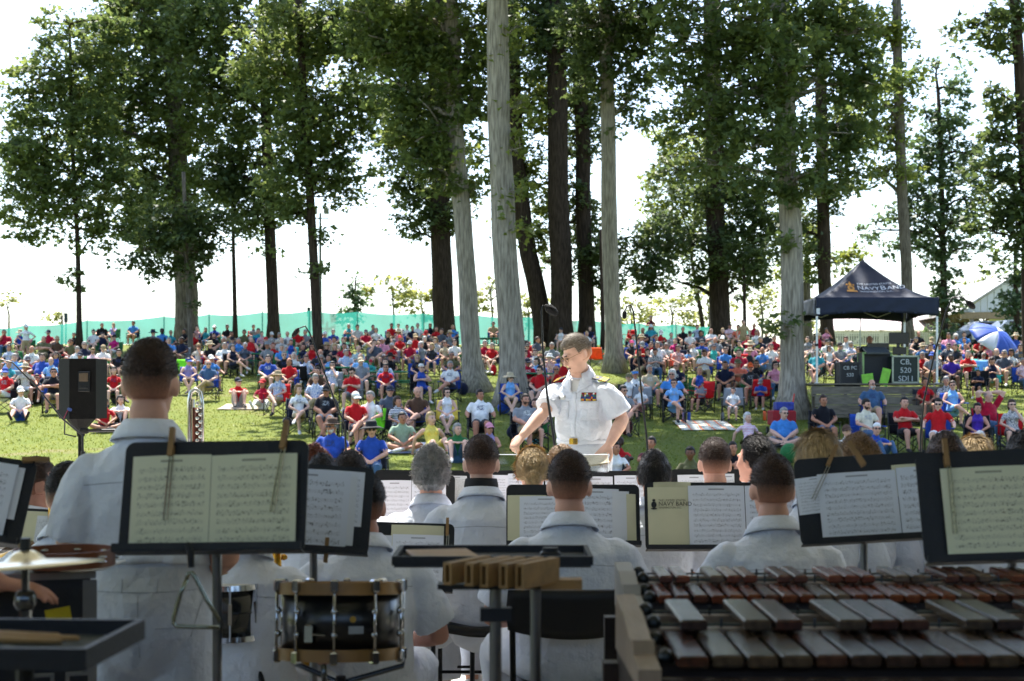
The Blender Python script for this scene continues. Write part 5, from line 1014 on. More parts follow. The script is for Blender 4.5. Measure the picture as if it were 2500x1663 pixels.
for ln, sz, x, z in (('THE UNITED STATES', .013, -.155, .71), ('NAVY BAND', .026, -.155, .645), ('WASHINGTON, D.C.', .011, -.155, .605)):
    me = text_mesh(ln, sz, 'LEFT'); me.materials.append(mat('print_ink', '#2a2c30', .8)); o = link('lettering', me); o.matrix_world = MW @ Matrix.Translation((-.285, -.0185, z * h)) @ Matrix.Rotation(R(90), 4, 'X'); tag(o, 'printed letterhead line on the cream folder: ' + {'T': 'small top line', 'N': 'large middle line', 'W': 'small bottom line'}[ln[0]], 'lettering')
b = MB()
for (x, z, rx, rz) in ((0, 0, .012, .015), (0, .02, .007, .006), (0, -.018, .014, .004)): b.add([MW @ Vector((-.305 + x + rx * math.cos(a * .5236), -.0185, .66 * h + z + rz * math.sin(a * .5236))) for a in range(12)], [tuple(range(12))])
tag(b.build('emblem', mat('print_ink', '#2a2c30')), 'small round printed emblem on the cream folder letterhead', 'emblem')
t, MW, w, h = music_stand('tilted stand with bluish white score above the xylophone', 2122, 1114, 1325, 4.7, .44, -.2, -6, -4, 14, [(-.34, .24, .05, .80, W1, 'left page of the bluish score above the xylophone', .018, 0), (.245, .60, .06, .82, W2, 'right page of the bluish score above the xylophone', .017, 0), (-.50, -.2, .36, .78, W3, 'page sticking out left behind the bluish score', .010, -3), (.22, .44, .5, .86, CRP, 'cream page corner behind the bluish score', .006, 0)])
clothespin(MW, -.10, h - .01, .13, 'wooden clothespin leaning on the tilted right stand', 28)
t, MW, w, h = music_stand('nearest right music stand with cream score, cut by the right edge', 2495, 1100, 1372, 3.8, .50, -.2, -8, -3, 16, [(-.38, .12, .07, .84, CR, 'left cream page on the nearest right stand', .016, 0), (.125, .5, .07, .84, music_mat('score_cream_b', '#cfceb0'), 'right cream page on the nearest right stand', .016, 0)])
clothespin(MW, -.17, h - .02, .19, 'wooden clothespin on the nearest right stand', 0); clothespin(MW, -.40, h - .01, 0, 'wooden clothespin leaning at the left top of the nearest right stand', -28)
for px, py, d, la in ((1010, 1150, 8.9, 'far stand top edge left of the blonde bun'), (1330, 1155, 8.6, 'far stand just below the blonde bun'), (1500, 1152, 8.7, "far stand right of the conductor's desk"), (1740, 1148, 8.9, 'far stand below the cropped front row player'), (1900, 1150, 8.6, 'far stand below the dark bun'), (2120, 1150, 8.2, 'far stand under the curly-haired player'), (800, 1152, 8.6, 'far stand behind the fanned page stand')):
    music_stand(la, px, py, py + 125, d, .5, -.2, 0, 0, 18, [(-.42, -.01, .02, .88, W3, 'white page at left on the ' + la, .012, 0), (.01, .40, .02, .90, W1, 'white page at right on the ' + la, .012, 0)])
music_stand('stand seen below the tilted right stand', 2150, 1232, 1352, 6.6, .5, -.2, 0, 0, 16, [(-.45, -.02, .04, .9, W2, 'left page of the stand below the tilted one', .012, 0), (.0, .42, .04, .9, W3, 'right page of the stand below the tilted one', .012, 0)])
music_stand('stand with cream titled page before the half-hidden left player', 95, 1246, 1345, 6.4, .42, -.2, 0, 3, 18, [(-.3, .3, .04, .92, CRP, 'cream titled page on the left stand', .012, 0), (-.1, .36, .04, .82, TXT, 'printed page over the cream one on the left stand', .016, 0)])
# conductor's clear acrylic desk
def acrylic():
    m = bpy.data.materials.new('acrylic'); m.use_nodes = True; nt = m.node_tree; N, L = nt.nodes, nt.links
    g = N.new('ShaderNodeBsdfGlossy'); g.inputs['Roughness'].default_value = .05; tr = N.new('ShaderNodeBsdfTransparent'); tr.inputs[0].default_value = (.93, .95, .95, 1); mx = N.new('ShaderNodeMixShader'); mx.inputs[0].default_value = .12
    L.new(tr.outputs[0], mx.inputs[1]); L.new(g.outputs[0], mx.inputs[2]); L.new(mx.outputs[0], N['Material Output'].inputs[0]); return m
_ac = acrylic(); _e = mat('acrylic_edge', '#dfe4e4', .2); a, b_ = P(1212, 1152, 8.75), P(1485, 1110, 8.75); t = thing('acrylic_desk', 'clear acrylic conductor desk in front of the conductor', 'desk', ((a.x + b_.x) / 2, 8.75, -.2)); w = (b_.x - a.x); zt = b_.z + .2; zb = a.z + .2
MB().box((0, 0, (zt + zb) / 2), (w, .006, zt - zb)).build('front_plate', _ac, t); MB().box((0, .3, zb), (w, .6, .008)).build('tray', _ac, t)
for s in (-1, 1): MB().box((s * w / 2, .3, (zt + zb) / 2), (.006, .58, zt - zb)).build('side_plate', _ac, t); MB().tube([(s * w / 2, -.004, zb), (s * w / 2, -.004, zt)], .0025, 5).build('edge', _e, t)
MB().tube([(-w / 2, -.004, zt), (w / 2, -.004, zt)], .0025, 5).build('edge', _e, t); MB().tube([(w * .16, .02, zb), (w * .16, .02, zt)], .003, 5).build('edge', _e, t); MB().tube([(0, .3, 0), (0, .3, zb)], .03, 10).build('pedestal', _e, t)
o = MB().box((.16, 0, 0), (.16, .16, .012), Matrix.Rotation(R(-8), 3, 'Y') @ Matrix.Rotation(R(20), 3, 'X')).build('score_book', mat('score_cover', '#c9bfa4', .8), None, False, ((a.x + b_.x) / 2 + .12, 9.02, zb - .2 + .06)); tag(o, "cream score book lying on the conductor's clear desk", 'score')

# microphones on booms
def mic(label, pts, d, floor, head, r=.006, cap=.017, hd=(0, 0, -1)):
    ps = [P(x, y, d) for x, y in pts]; b0 = ps[-1].copy(); base = V3(b0.x, d, floor); t = thing('microphone_stand', label, 'microphone', base)
    L = [p - base for p in ps]; bm = mat('mic_black', '#121214', .45)
    sm = []
    for i in range(len(L) - 1):
        for k in range(4): sm.append(L[i].lerp(L[i + 1], k / 4))
    sm.append(L[-1]); MB().tube(sm, [r * (.6 + .6 * i / len(sm)) for i in range(len(sm))], 7).build('boom', bm, t, True)
    MB().tube([L[-1], (0, 0, .02)], .011, 8).build('pole', bm, t)
    h0, h1 = P(*head[0], d) - base, P(*head[1], d) - base; MB().tube([h0, h0.lerp(h1, .25), h0.lerp(h1, .8), h1], [cap * .55, cap, cap, cap * .8], 12, rnd=True).build('capsule', mat('mic_foam', '#0c0c0d', .9, .2, 40, .5, 200), t, True)
    MB().tube([L[-1] + V3(0, 0, .02), L[-1] - V3(0, 0, .05)], .015, 10).build('clutch', bm, t)
    for q in range(3): a = q * 2.094; MB().tube([(0, 0, .03), (.3 * math.cos(a), .3 * math.sin(a), .01)], .009, 6).build('foot', bm, t)
mic('tall thin boom microphone bending over the crowd left of centre', [(727, 803), (745, 796), (757, 815), (790, 905), (825, 1000), (842, 1035), (845, 1110)], 8.6, -.2, ((728, 803), (716, 820)), .006, .014)
mic("tall boom microphone with foam head just left of the conductor's face", [(1326, 745), (1322, 760), (1325, 850), (1335, 960), (1344, 1020), (1356, 1100)], 8.2, -.2, ((1334, 748), (1355, 764)), .0075, .026)
mic("thin gooseneck microphone right of the conductor", [(1525, 762), (1530, 748), (1540, 744), (1546, 760), (1557, 860), (1568, 980), (1578, 1060), (1582, 1110)], 8.6, -.2, ((1525, 760), (1524, 775)), .006, .014)
mic('tall curved boom microphone before the navy tent', [(2365, 738), (2345, 725), (2325, 727), (2310, 760), (2280, 870), (2255, 980), (2248, 1060), (2247, 1120)], 8.4, -.2, ((2362, 737), (2376, 750)), .006, .018)
mic('black boom arm entering from the left edge below the loudspeaker', [(-40, 875), (0, 878), (30, 885), (90, 945), (150, 1020), (200, 1062), (203, 1110)], 9.0, -.2, ((-45, 876), (-60, 890)), .006, .016)
# loudspeaker on a pole
_d = 9.6; a, b_ = P(146, 1022, _d), P(249, 877, _d); t = thing('loudspeaker', 'black loudspeaker cabinet on a pole behind the standing bandsman', 'speaker', ((a.x + b_.x) / 2, _d, -.2)); w, h, z0 = b_.x - a.x, b_.z - a.z, a.z + .2
spk = mat('speaker_black', '#070708', .7, .1, 20, .2, 150, spec=.15); bd = MB(); q = [(-w / 2, -.02), (-w / 2 + w * .40, -.16), (w / 2, -.14), (w / 2, .12), (.05, .22), (-w / 2, .14)]; n = len(q)
bd.v = [(x, y, z) for z in (z0, z0 + h) for x, y in q]; bd.f = [tuple(range(n - 1, -1, -1)), tuple(range(n, 2 * n))] + [(i, (i + 1) % n, n + (i + 1) % n, n + i) for i in range(n)]; bd.m = [0] * len(bd.f); bd.build('cabinet', spk, t)
MB().box((w * .24, -.152, z0 + h * .62), (w * .27, .02, h * .34), Matrix.Rotation(R(2), 3, 'Z'), bev=.004).build('rear_plate', mat('speaker_plate', '#060607', .35), t)
MB().box((w * .24, -.165, z0 + h * .69), (w * .20, .012, h * .14), bev=.003).build('handle_recess', mat('recess_tan', '#4c3f30', .6), t); MB().box((w * .24, -.166, z0 + h * .52), (w * .20, .01, h * .05), bev=.003).build('handle_recess', mat('recess_black', '#030303', .4), t)
MB().tube([(0, 0, .02), (0, 0, z0 - .06)], .019, 10).build('pole', spk, t); MB().lathe([(.025, -.12), (.03, -.08), (.10, 0)], 12, (0, 0, z0)).build('mount_cup', spk, t)
MB().tube([(-w * .12, -.16, z0 + .05), (-w * .16, -.2, z0 + .0), (-w * .2, -.17, z0 - .10), (-.02, -.05, z0 - .12)], .005, 6).build('cable', mat('cable_black', '#0d0d0d'), t); MB().tube([(-w * .13, -.155, z0 + .06), (-w * .22, -.18, z0 - .01)], .005, 6).build('red_cable', mat('cable_red', '#8c1a3a'), t); MB().tube([(-w * .13, -.15, z0 + .065), (-w * .06, -.165, z0 + .06)], .011, 8).build('plug', mat('plug_blue', '#27407a'), t)
for q in range(3): a_ = q * 2.094; MB().tube([(0, 0, .4), (.5 * math.cos(a_), .5 * math.sin(a_), .02)], .014, 6).build('tripod_leg', spk, t)
_c = P(212, 1052, 9.4); t = thing('microphone', 'horizontal black microphone beside the loudspeaker pole', 'microphone', _c); MB().tube([(-.035, 0, 0), (.0, 0, 0)], .020, 12, rnd=True).build('grille', mat('mic_foam', '#0c0c0d'), t, True); MB().tube([(0, 0, 0), (.12, 0, .002), (.3, 0, .004)], [.012, .011, .009], 10).build('handle', mat('mic_black', '#121214'), t)
# tall bass woodwind seen above the left stand
_d = 7.6; SIL = mat('silver', '#c9c6bd', .18, .05, metal=1.); RW = mat('red_wood', '#5c2418', .35, .25, 5, stretch=(6, 6, 1)); a = P(478, 1110, _d); t = thing('bass_woodwind', 'tall silver bass woodwind with red wood joint above the cream book stand', 'instrument', (a.x, _d, -.2)); q = lambda x, y: P(x, y, _d) - V3(a.x, _d, -.2)
MB().tube([q(462, 1330), q(462, 980), q(466, 958), q(477, 950), q(488, 958), q(493, 985), q(494, 1330)], .012, 10).build('u_tube', SIL, t, True); MB().tube([q(480, 995), q(480, 1330)], .022, 14).build('wood_joint', RW, t, True); MB().tube([q(471, 975), q(470, 1330)], .009, 8).build('side_tube', SIL, t, True)
for k in range(16): MB().ell(q(484 + 7 * (k % 2), 985 + k * 9) + V3(0, -.022, 0), (.011, .008, .011), None, 0, 8, 6).build('key', SIL, t, True)
for k in range(5): MB().tube([q(474 + k * 5, 990), q(474 + k * 5, 1330)], .0022, 5).build('key_rod', SIL, t)
t.location.y = _d
# saxophones
GOLD = mat('brass_gold', '#b07f2a', .18, .15, 30, metal=1.)
def sax(px, py, d, rz, label):
    b = P(px, py, d); t = thing('saxophone', label, 'instrument', b, rz)
    MB().tube([(0, .12, .36), (0, .05, .42), (0, 0, .40), (0, 0, .2), (0, 0, -.12), (.0, -.03, -.20), (0, -.08, -.22), (0, -.12, -.16), (0, -.15, .0), (0, -.19, .10)], [.009, .011, .014, .020, .030, .033, .036, .042, .055, .080], 14).build('body', GOLD, t, True)
    for k in range(9): MB().ell((.028 + .012 * (k % 2), -.012, .3 - .05 * k), (.016, .016, .012), None, 0, 10, 6).build('key', GOLD, t, True)
    for k in range(3): MB().tube([(.03 + k * .006, .012, .34), (.034 + k * .006, .012, -.1)], .003, 5).build('rod', GOLD, t)
sax(676, 1560, 5.3, 1.2, 'golden saxophone between the two drums'); sax(128, 1385, 6.4, -.6, 'golden saxophone neck before the far left player')

# ---- percussion
ROSE = [mat('rosewood_%d' % i, c, .20, .25, 5, .12, 60, spec=.4, stretch=(8, 1.2, 8), col2=c2) for i, (c, c2) in enumerate((('#4a2618', '#2e1a12'), ('#3c2a22', '#281a14'), ('#4e3022', '#381f16'), ('#50402f', '#362a20')))]
ROSE_R = [mat('rosewood_red_%d' % i, c, .20, .25, 5, .12, 60, spec=.55, stretch=(8, 1.2, 8), col2=c2) for i, (c, c2) in enumerate((('#6b3218', '#4a1e0e'), ('#5a3120', '#3c1d12'), ('#763c1e', '#522612'), ('#66523f', '#46372c')))]
DARKW = mat('dark_frame_wood', '#2a1d16', .5, .3, 3, .1, 30, stretch=(1, 6, 6)); ENDW = mat('end_block_wood', '#8a7866', .45, .2, 6, .1, 40, stretch=(6, 1, 1)); CORD = mat('bar_cord', '#2b3836', .5)
def keyboard(name, label, x0, pitch, y0, dep_n, y_acc, dep_a, z, n, pattern, th, woods, floor, acc_dz, endw):
    t = thing(name, label, 'instrument', (x0, y0, floor)); zz = z - floor; rr = random.Random(len(label))
    def bar(w, l, wood, loc):
        b = MB(); b.box((0, 0, 0), (w, l, th), bev=.004); arch = b.v
        return b.build('bar', wood, t, False, loc)
    for k in range(n): w_ = (pitch - .0085) * (1 - .004 * k); bar(w_, dep_n * (1 - .006 * k), rr.choice(woods), (pitch * (k + .5), dep_n / 2, zz - th / 2 + rr.uniform(-.001, .001)))
    for k in range(n):
        if pattern[k % len(pattern)]: bar((pitch - .0085) * .97, dep_a * (1 - .006 * k), rr.choice(woods), (pitch * (k + 1), y_acc - y0 + dep_a / 2, zz + acc_dz - th / 2))
    W = n * pitch
    for y, z_ in ((dep_n * .22, -th - .018), (dep_n * .80, -th - .018), (y_acc - y0 + dep_a * .22, acc_dz - th - .018), (y_acc - y0 + dep_a * .80, acc_dz - th - .018)):
        MB().box((W / 2, y, zz + z_), (W + .12, .025, .03)).build('rail', ENDW if y > dep_n * .5 else DARKW, t); MB().tube([(-.03, y, zz + z_ + .022), (W, y, zz + z_ + .022)], .003, 5).build('cord', CORD, t)
        for k in range(0, n + 1): MB().tube([(pitch * k, y, zz + z_ + .01), (pitch * k, y, zz + z_ + .034)], .0028, 5).build('cord_post', DKCHROME, t)
        MB().lathe([(.013, 0), (.017, .006), (.013, .020), (.006, .026)], 12, (-.012, y, zz + z_ + .015)).build('cord_knob', mat('knob_black', '#15191a', .3), t, True)
    for k in range(n):
        ln = .36 - .012 * k; MB().tube([(pitch * (k + .5), dep_n * .5, zz - .07), (pitch * (k + .5), dep_n * .5, zz - .07 - max(ln, .1))], pitch * .42, 12).build('resonator', mat('resonator_dark', '#2b2722', .35, metal=.7), t, True)
    MB().box((W / 2, -.018, zz - th - .115), (W + .06, .025, .20)).build('front_panel', DARKW, t); MB().box((W / 2, -.019, zz - .42), (W + .04, .022, .36)).build('lower_panel', mat('panel_black_brown', '#17110e', .5), t)
    # stepped curved end block
    ye = y_acc - y0 + dep_a; prof = [(-.03, zz - .055), (-.03, zz - .02), (.08, zz - .012), (.10, zz + .012), (.16, zz + .004), (ye * .62, zz + .02 + acc_dz * .3), (ye * .75, zz + acc_dz), (ye, zz + acc_dz + .01), (ye, zz - .08)]
    m = MB(); k = len(prof); m.v = [(x, y, z_) for x in (-.072, -.030) for y, z_ in prof]; m.f = [tuple(range(k)), tuple(range(2 * k - 1, k - 1, -1))] + [(i, k + i, k + (i + 1) % k, (i + 1) % k) for i in range(k)]; m.m = [0] * len(m.f); shade_auto(m.build('end_block', endw, t), 25)
    MB().box((-.050, ye * .5, zz - .22), (.036, ye, .30)).build('end_frame', DARKW, t); MB().box((-.050, -.012, (zz - .06) / 2), (.046, .05, zz - .08)).build('leg', DARKW, t); MB().box((-.075, ye, (zz - .1) / 2), (.05, .05, zz - .12)).build('leg', DARKW, t); MB().box((W + .03, ye * .5, (zz - .1) / 2), (.05, ye, zz - .12)).build('leg', DARKW, t)
    return t
keyboard('marimba', 'large marimba with dark rosewood bars in the lower right foreground', .300, .0635, 2.62, .34, 2.86, .30, .925, 22, [1, 0, 1, 1, 0, 1, 1], .023, ROSE, 0, .028, ENDW)
keyboard('xylophone', 'xylophone with reddish bars behind the marimba', .345, .0425, 3.42, .23, 3.60, .21, .925, 30, [1, 1, 0, 1, 1, 1, 0], .020, ROSE_R, 0, .024, mat('end_block_grey', '#8f8a84', .4, .1))
# wooden temple-style blocks on their stand
BX = mat('block_wood', '#8f6c3d', .5, .25, 5, .1, 40, stretch=(1, 5, 5)); BXD = mat('block_slot', '#2a1a0c', .8)
_d = 3.15; b0 = P(1210, 1432, _d); t = thing('block_stand', 'clamp stand with dark posts carrying the row of wooden blocks', 'stand', (b0.x, _d, 0))
PST = mat('post_grey', '#77797b', .3, .1, metal=.9); MB().tube([(0, .06, .02), (0, .06, b0.z - .01)], .0125, 12).build('post', PST, t); MB().tube([(0, .06, .02), (0, .06, .72)], .0165, 12).build('post_sleeve', PST, t); MB().tube([(.088, .03, .02), (.088, .03, b0.z - .01)], .012, 12).build('post', PST, t); MB().lathe([(.028, 0), (.028, .05)], 12, (0, .06, .70)).build('collar', STEEL, t); MB().box((0, .06, b0.z - .07), (.07, .03, .03)).build('clamp', STEEL, t)
MB().box((.0, .06, b0.z - .006), (.26, .05, .012)).build('bar', STEEL, t); MB().box((.145, .02, b0.z + .004), (.09, .05, .022)).build('ledge', BX, t)
for q in range(3): a = q * 2.094 + .3; MB().tube([(0, .06, .12), (.3 * math.cos(a), .06 + .3 * math.sin(a), .012)], .011, 6).build('foot', STEEL, t)
for k, (p0, p1) in enumerate(((1080, 1130), (1132, 1168), (1169, 1217), (1216, 1256), (1256, 1344))):
    la = ['leftmost', 'second', 'middle', 'fourth', 'rightmost and widest'][k]; py0, py1 = 1374 + k * 1.0, 1428 + k * 3; dd = 3.02 - .0 * k; a, b = P(p0, py1, dd), P(p1, py0, dd); h = b.z - a.z; w = S(24, dd); ln = .16
    tt = thing('wood_block', la + ' hollow wooden block on the clamp stand', 'wood block', (a.x + w / 2, dd, a.z), R(-30), 'row of hollow wooden blocks'); th = .0055
    for x in (-1, 1): MB().box((x * (w / 2 - th / 2), ln / 2, h / 2), (th, ln, h - 2 * th - .0006)).build('side', BX, tt)
    for z in (th / 2, h - th / 2): MB().box((0, ln / 2, z), (w, ln, th)).build('face', BX, tt)
    MB().box((0, ln * .55, h / 2), (w - 2 * th - .0006, .004, h - 2 * th - .0006)).build('back', BXD, tt)
# flat padded trap table
a, b = P(958, 1382, 3.45), P(1445, 1382, 3.45); t = thing('trap_table', 'flat black trap table with raised rim behind the wooden blocks', 'table', ((a.x + b.x) / 2, 3.62, 0)); w = b.x - a.x; zt = P(0, 1368, 3.5).z
MB().box((0, .0, zt - .012), (w, .26, .010)).build('top', mat('table_felt', '#3c3e40', .9), t)
for y in (-.13, .13): MB().box((0, y, zt), (w + .01, .012, .022)).build('rim', STEEL, t)
for x in (-1, 1): MB().box((x * w / 2, 0, zt), (.012, .248, .022)).build('rim', STEEL, t)
MB().tube([(.005, .05, .02), (.005, .05, zt - .02)], .015, 10).build('post', STEEL, t)
for q in range(3): a_ = q * 2.094; MB().tube([(-.05, .05, .15), (-.05 + .3 * math.cos(a_), .05 + .3 * math.sin(a_), .012)], .011, 6).build('leg', STEEL, t)
tag(MB().box((0, 0, .006), (.16, .20, .010), Matrix.Rotation(R(12), 3, 'Z'), bev=.002).build('wooden_paddle', BX, None, False, (P(1075, 0, 3.5).x, 3.6, zt - .004)), 'pale wooden board lying on the left of the trap table', 'board'); tag(MB().box((0, 0, .008), (.05, .05, .016), bev=.004).lathe([(.02, .016), (.02, .026)], 12).build('small_block', STEEL, None, False, (P(1345, 0, 3.55).x, 3.6, zt - .005)), 'small black block on the right of the trap table', 'block')
# big drum with wooden hoops
HOOP = mat('maple_hoop', '#96703e', .4, .25, 6, .1, 40); DRUMB = mat('drum_black', '#0d0d0f', .28, .1, spec=.6); HEAD = mat('drum_head', '#c9c7c0', .6, .05)
_d = 3.92; cx = (832 - PX) / F * _d; zt, zb = CZ + (PY - 1422) / F * _d, CZ + (PY - 1606) / F * _d; t = thing('snare_drum', 'black snare drum with wooden hoops and chrome lugs before the broad player', 'drum', (cx, _d, (zt + zb) / 2)); rad = .158; zm = (zt + zb) / 2; t.rotation_euler = (R(-6.5), 0, 0); st = thing('drum_stand', 'tripod basket stand under the wooden-hooped snare drum', 'stand', (cx, _d, 0)); zt, zb = zt - zm, zb - zm
MB().lathe([(rad, zb + .018), (rad, zt - .018)], 48).build('shell', DRUMB, t, True)
shade_auto(MB().lathe([(rad + .004, zt - .032), (rad + .014, zt - .032), (rad + .014, zt), (rad + .004, zt)], 48, ring=True).build('hoop', HOOP, t)); shade_auto(MB().lathe([(rad + .004, zb), (rad + .014, zb), (rad + .014, zb + .032), (rad + .004, zb + .032)], 48, ring=True).build('hoop', HOOP, t)); MB().lathe([(rad + .003, zt - .012), (rad + .003, zt - .009)], 40).build('drum_head', HEAD, t)
for k in range(10):
    a = -math.pi / 2 + (k - .0) * math.pi / 5 + .02; x, y = math.cos(a), math.sin(a); R_ = rad + .018; l = MB().tube([(x * R_, y * R_, zb + .01), (x * R_, y * R_, zt - .008)], .0042, 8).build('tension_rod', CHROME, t, True)
    for z in (zt - .008, zb + .010): MB().box((x * (R_ - .002), y * (R_ - .002), z), (.020, .020, .034), Matrix.Rotation(a, 3, 'Z'), bev=.004).build('claw', CHROME, l)
    for z in (zb + .07, zt - .075): MB().ell((x * (R_ - .004), y * (R_ - .004), z), (.009, .009, .010), None, 0, 8, 6).build('lug', CHROME, l, True)
o = MB().box((.058, -math.sqrt(rad ** 2 - .058 ** 2) - .0015, (zt + zb) / 2 - .02), (.04, .003, .020), Matrix.Rotation(R(21), 3, 'Z')).build('badge', mat('badge_silver', '#b9b9b4', .3, metal=.6), t); MB().lathe([(.0085, -.002), (.0085, .002)], 14, (.050, -math.sqrt(rad ** 2 - .05 ** 2) - .001, (zt + zb) / 2 + .008), M=Matrix.Rotation(R(90), 3, 'X')).build('emblem', mat('emblem_gold', '#a98238', .3, metal=.8), t)
MB().box((-.062, -math.sqrt(rad ** 2 - .062 ** 2) - .010, (zt + zb) / 2 - .03), (.024, .018, .05), Matrix.Rotation(R(-22), 3, 'Z'), bev=.004).build('strainer', DKCHROME, t); MB().tube([(-.055, -.165, (zt + zb) / 2 - .03), (-.02, -.172, (zt + zb) / 2 - .032)], .004, 8).build('strainer_lever', CHROME, t)
for q in range(3):
    a = q * 2.094 + .4; zb2 = zb + zm; MB().tube([(0, 0, zb2 - .07), (math.cos(a) * (rad + .02), math.sin(a) * (rad + .02), zb2 - .035), (math.cos(a) * (rad + .026), math.sin(a) * (rad + .026), zb2 + .015)], .008, 8).build('basket_arm', DKCHROME, st, True); MB().tube([(0, 0, .30), (math.cos(a) * .32, math.sin(a) * .32, .012)], .011, 8).build('tripod_leg', STEEL, st)
MB().tube([(0, 0, .05), (0, 0, zb + zm - .05)], .014, 10).build('post', STEEL, st)
# smaller metal snare behind the standing bandsman
_d = 4.9; cx = (556 - PX) / F * _d; zt, zb = CZ + (PY - 1420) / F * _d, CZ + (PY - 1556) / F * _d; t = thing('small_snare', 'small black and chrome snare drum half hidden behind the standing bandsman', 'drum', (cx, _d, -.2)); rad = .116; zt += .2; zb += .2
MB().lathe([(rad, zb + .01), (rad + .001, (zt + zb) / 2 - .004), (rad + .004, (zt + zb) / 2), (rad + .001, (zt + zb) / 2 + .004), (rad, zt - .01)], 40).build('shell', mat('shell_gloss', '#17181a', .15, .1, spec=.7), t, True)
for z in (zt - .018, zb): shade_auto(MB().lathe([(rad + .002, z), (rad + .012, z), (rad + .009, z + .018), (rad + .002, z + .018)], 40, ring=True).build('rim', CHROME, t))
for k in range(8):
    a = k * math.pi / 4 + .25; x, y = math.cos(a), math.sin(a); l = MB().tube([(x * (rad + .01), y * (rad + .01), zb + .005), (x * (rad + .01), y * (rad + .01), zt)], .0035, 6).build('tension_rod', CHROME, t); MB().box((x * (rad + .006), y * (rad + .006), (zt + zb) / 2), (.016, .012, .075), Matrix.Rotation(a, 3, 'Z'), bev=.003).build('lug', CHROME, l)
MB().lathe([(rad, zt - .004), (rad, zt - .001)], 30).build('drum_head', HEAD, t); MB().tube([(0, 0, .05), (0, 0, zb)], .014, 8).build('post', STEEL, t)
for q in range(3): a = q * 2.094 + 5.9; MB().tube([(math.cos(a) * .10, math.sin(a) * .10, zb - .01), (math.cos(a) * .30, math.sin(a) * .30, .012)], .010, 8).build('leg', STEEL, t)
for k, (x, y, la) in enumerate(((-.01, .02, 'upper drumstick lying on the small snare'), (.0, -.02, 'lower drumstick lying on the small snare'))): o = MB().tube([(-.14, y, 0), (.06, y + .03, .006), (.075, y + .033, .007)], [.006, .007, .004], 8, rnd=True).build('drumstick', BX, None, True, (cx + x, _d - .02, zt - .2 + .012 + .012 * k)); tag(o, la, 'drumstick')
# triangle on its clip below the nearest stand
_d = 3.52; a = P(462, 1348, _d); t = thing('triangle', 'steel triangle hanging from a clip below the cream book', 'triangle', a); q = lambda x, y: P(x, y, _d) - a
MB().tube([q(455, 1415), q(440, 1450), q(424, 1510), q(424, 1522), q(432, 1530), q(536, 1532)], .0055, 10).build('left_bar', mat('triangle_steel', '#8a9086', .22, .1, metal=1.), t, True); MB().tube([q(455, 1415), q(460, 1400), q(468, 1398), q(476, 1408), q(505, 1465), q(538, 1518)], .0055, 10).build('right_bar', mat('triangle_steel', '#8a9086'), t, True)
MB().tube([q(455, 1325), q(465, 1345), q(467, 1385)], [.006, .010, .008], 8).build('clip', STEEL, t); MB().tube([q(464, 1385), q(465, 1402)], .0012, 4).build('thread', PLAINW, t)
# cymbal on its stand, tambourine, flight case, tray
_d = 3.15; c = P(62, 1378, _d); t = thing('cymbal', 'bright cymbal on a stand at the left edge', 'cymbal', (c.x, _d, 0)); tm = Matrix.Rotation(R(-4), 3, 'Y') @ Matrix.Rotation(R(-3), 3, 'X')
m = MB(); m.lathe([(.168, -.004), (.168, -.003), (.11, .004), (.045, .010), (.035, .020), (.02, .030), (.008, .032), (.008, .030), (.02, .028), (.034, .018), (.044, .008), (.11, .002)], 48, (0, 0, c.z), M=tm); m.build('bow', mat('cymbal_bronze', '#ece6d4', .34, .12, 3, metal=1.), t, True)
MB().tube([(0, 0, c.z + .02), (0, 0, c.z + .058)], [.013, .012], 10).build('wing_nut', mat('nut_black', '#1c1d18', .4), t); MB().tube([(0, 0, .05), (0, 0, c.z + .03)], .009, 10).build('rod', DKCHROME, t); MB().tube([(0, 0, .05), (0, 0, c.z - .10)], .014, 10).build('tube', DKCHROME, t)
for z in (.10, .16, .30): MB().lathe([(.018, 0), (.024, .012), (.024, .03), (.018, .042)], 12, (0, 0, c.z - z)).build('wing_joint', DKCHROME, t, True)
for q_ in range(3): a_ = q_ * 2.094; MB().tube([(0, 0, .3), (.3 * math.cos(a_), .3 * math.sin(a_), .012)], .010, 6).build('leg', DKCHROME, t)
_d = 3.5; a, b = P(-120, 1900, _d), P(232, 1412, _d); zt = b.z; t = thing('flight_case', 'black flight case with yellow tape and butterfly latches at lower left', 'case', ((a.x + b.x) / 2 - .08, _d + .26, 0), R(16)); t.scale = (1, .5, 1); w = b.x - a.x; bk = mat('flight_black', '#14161a', .5, .1, 10, .1, 80); al = mat('flight_alu', '#85888a', .3, .1, metal=.9)
MB().box((0, 0, zt / 2 + .02), (w - .03, .57, zt - .06)).build('shell', bk, t); MB().box((0, 0, zt - .012), (w, .60, .018)).build('lid_edge', al, t)
for x in (-1, 1): MB().box((x * (w / 2 - .015), -.285, zt / 2), (.035, .03, zt - .05)).build('corner_trim', al, t)
MB().box((w * .24, -.290, zt - .115), (.062, .003, .042), Matrix.Rotation(R(-9), 3, 'Y')).build('yellow_tape', mat('yellow_tape', '#c9b414', .6, .1), t)
for x in (.38, .12): l = MB().box((x * w, -.292, zt - .30), (.065, .008, .085), bev=.003).build('latch', al, t); MB().box((x * w, -.298, zt - .295), (.045, .006, .055)).build('latch_dish', bk, l); MB().box((x * w, -.303, zt - .300), (.040, .006, .008)).build('latch_wing', al, l)
for x in (-1, 1):
    for y in (-1, 1): MB().lathe([(.03, -.015), (.03, .015)], 12, (x * w * .4, y * .22, .03), M=Matrix.Rotation(R(90), 3, 'Y')).build('caster', bk, t)
tag(MB().grid(lambda u, v: ((u - .5) * .22, (v - .5) * .20, .003 * math.sin(u * 7)), 8, 4, 0, .003).build('towel', PLAINW, None, True, (P(110, 0, _d).x, _d + .22, zt + .006)), 'white cloth folded on top of the flight case', 'cloth')
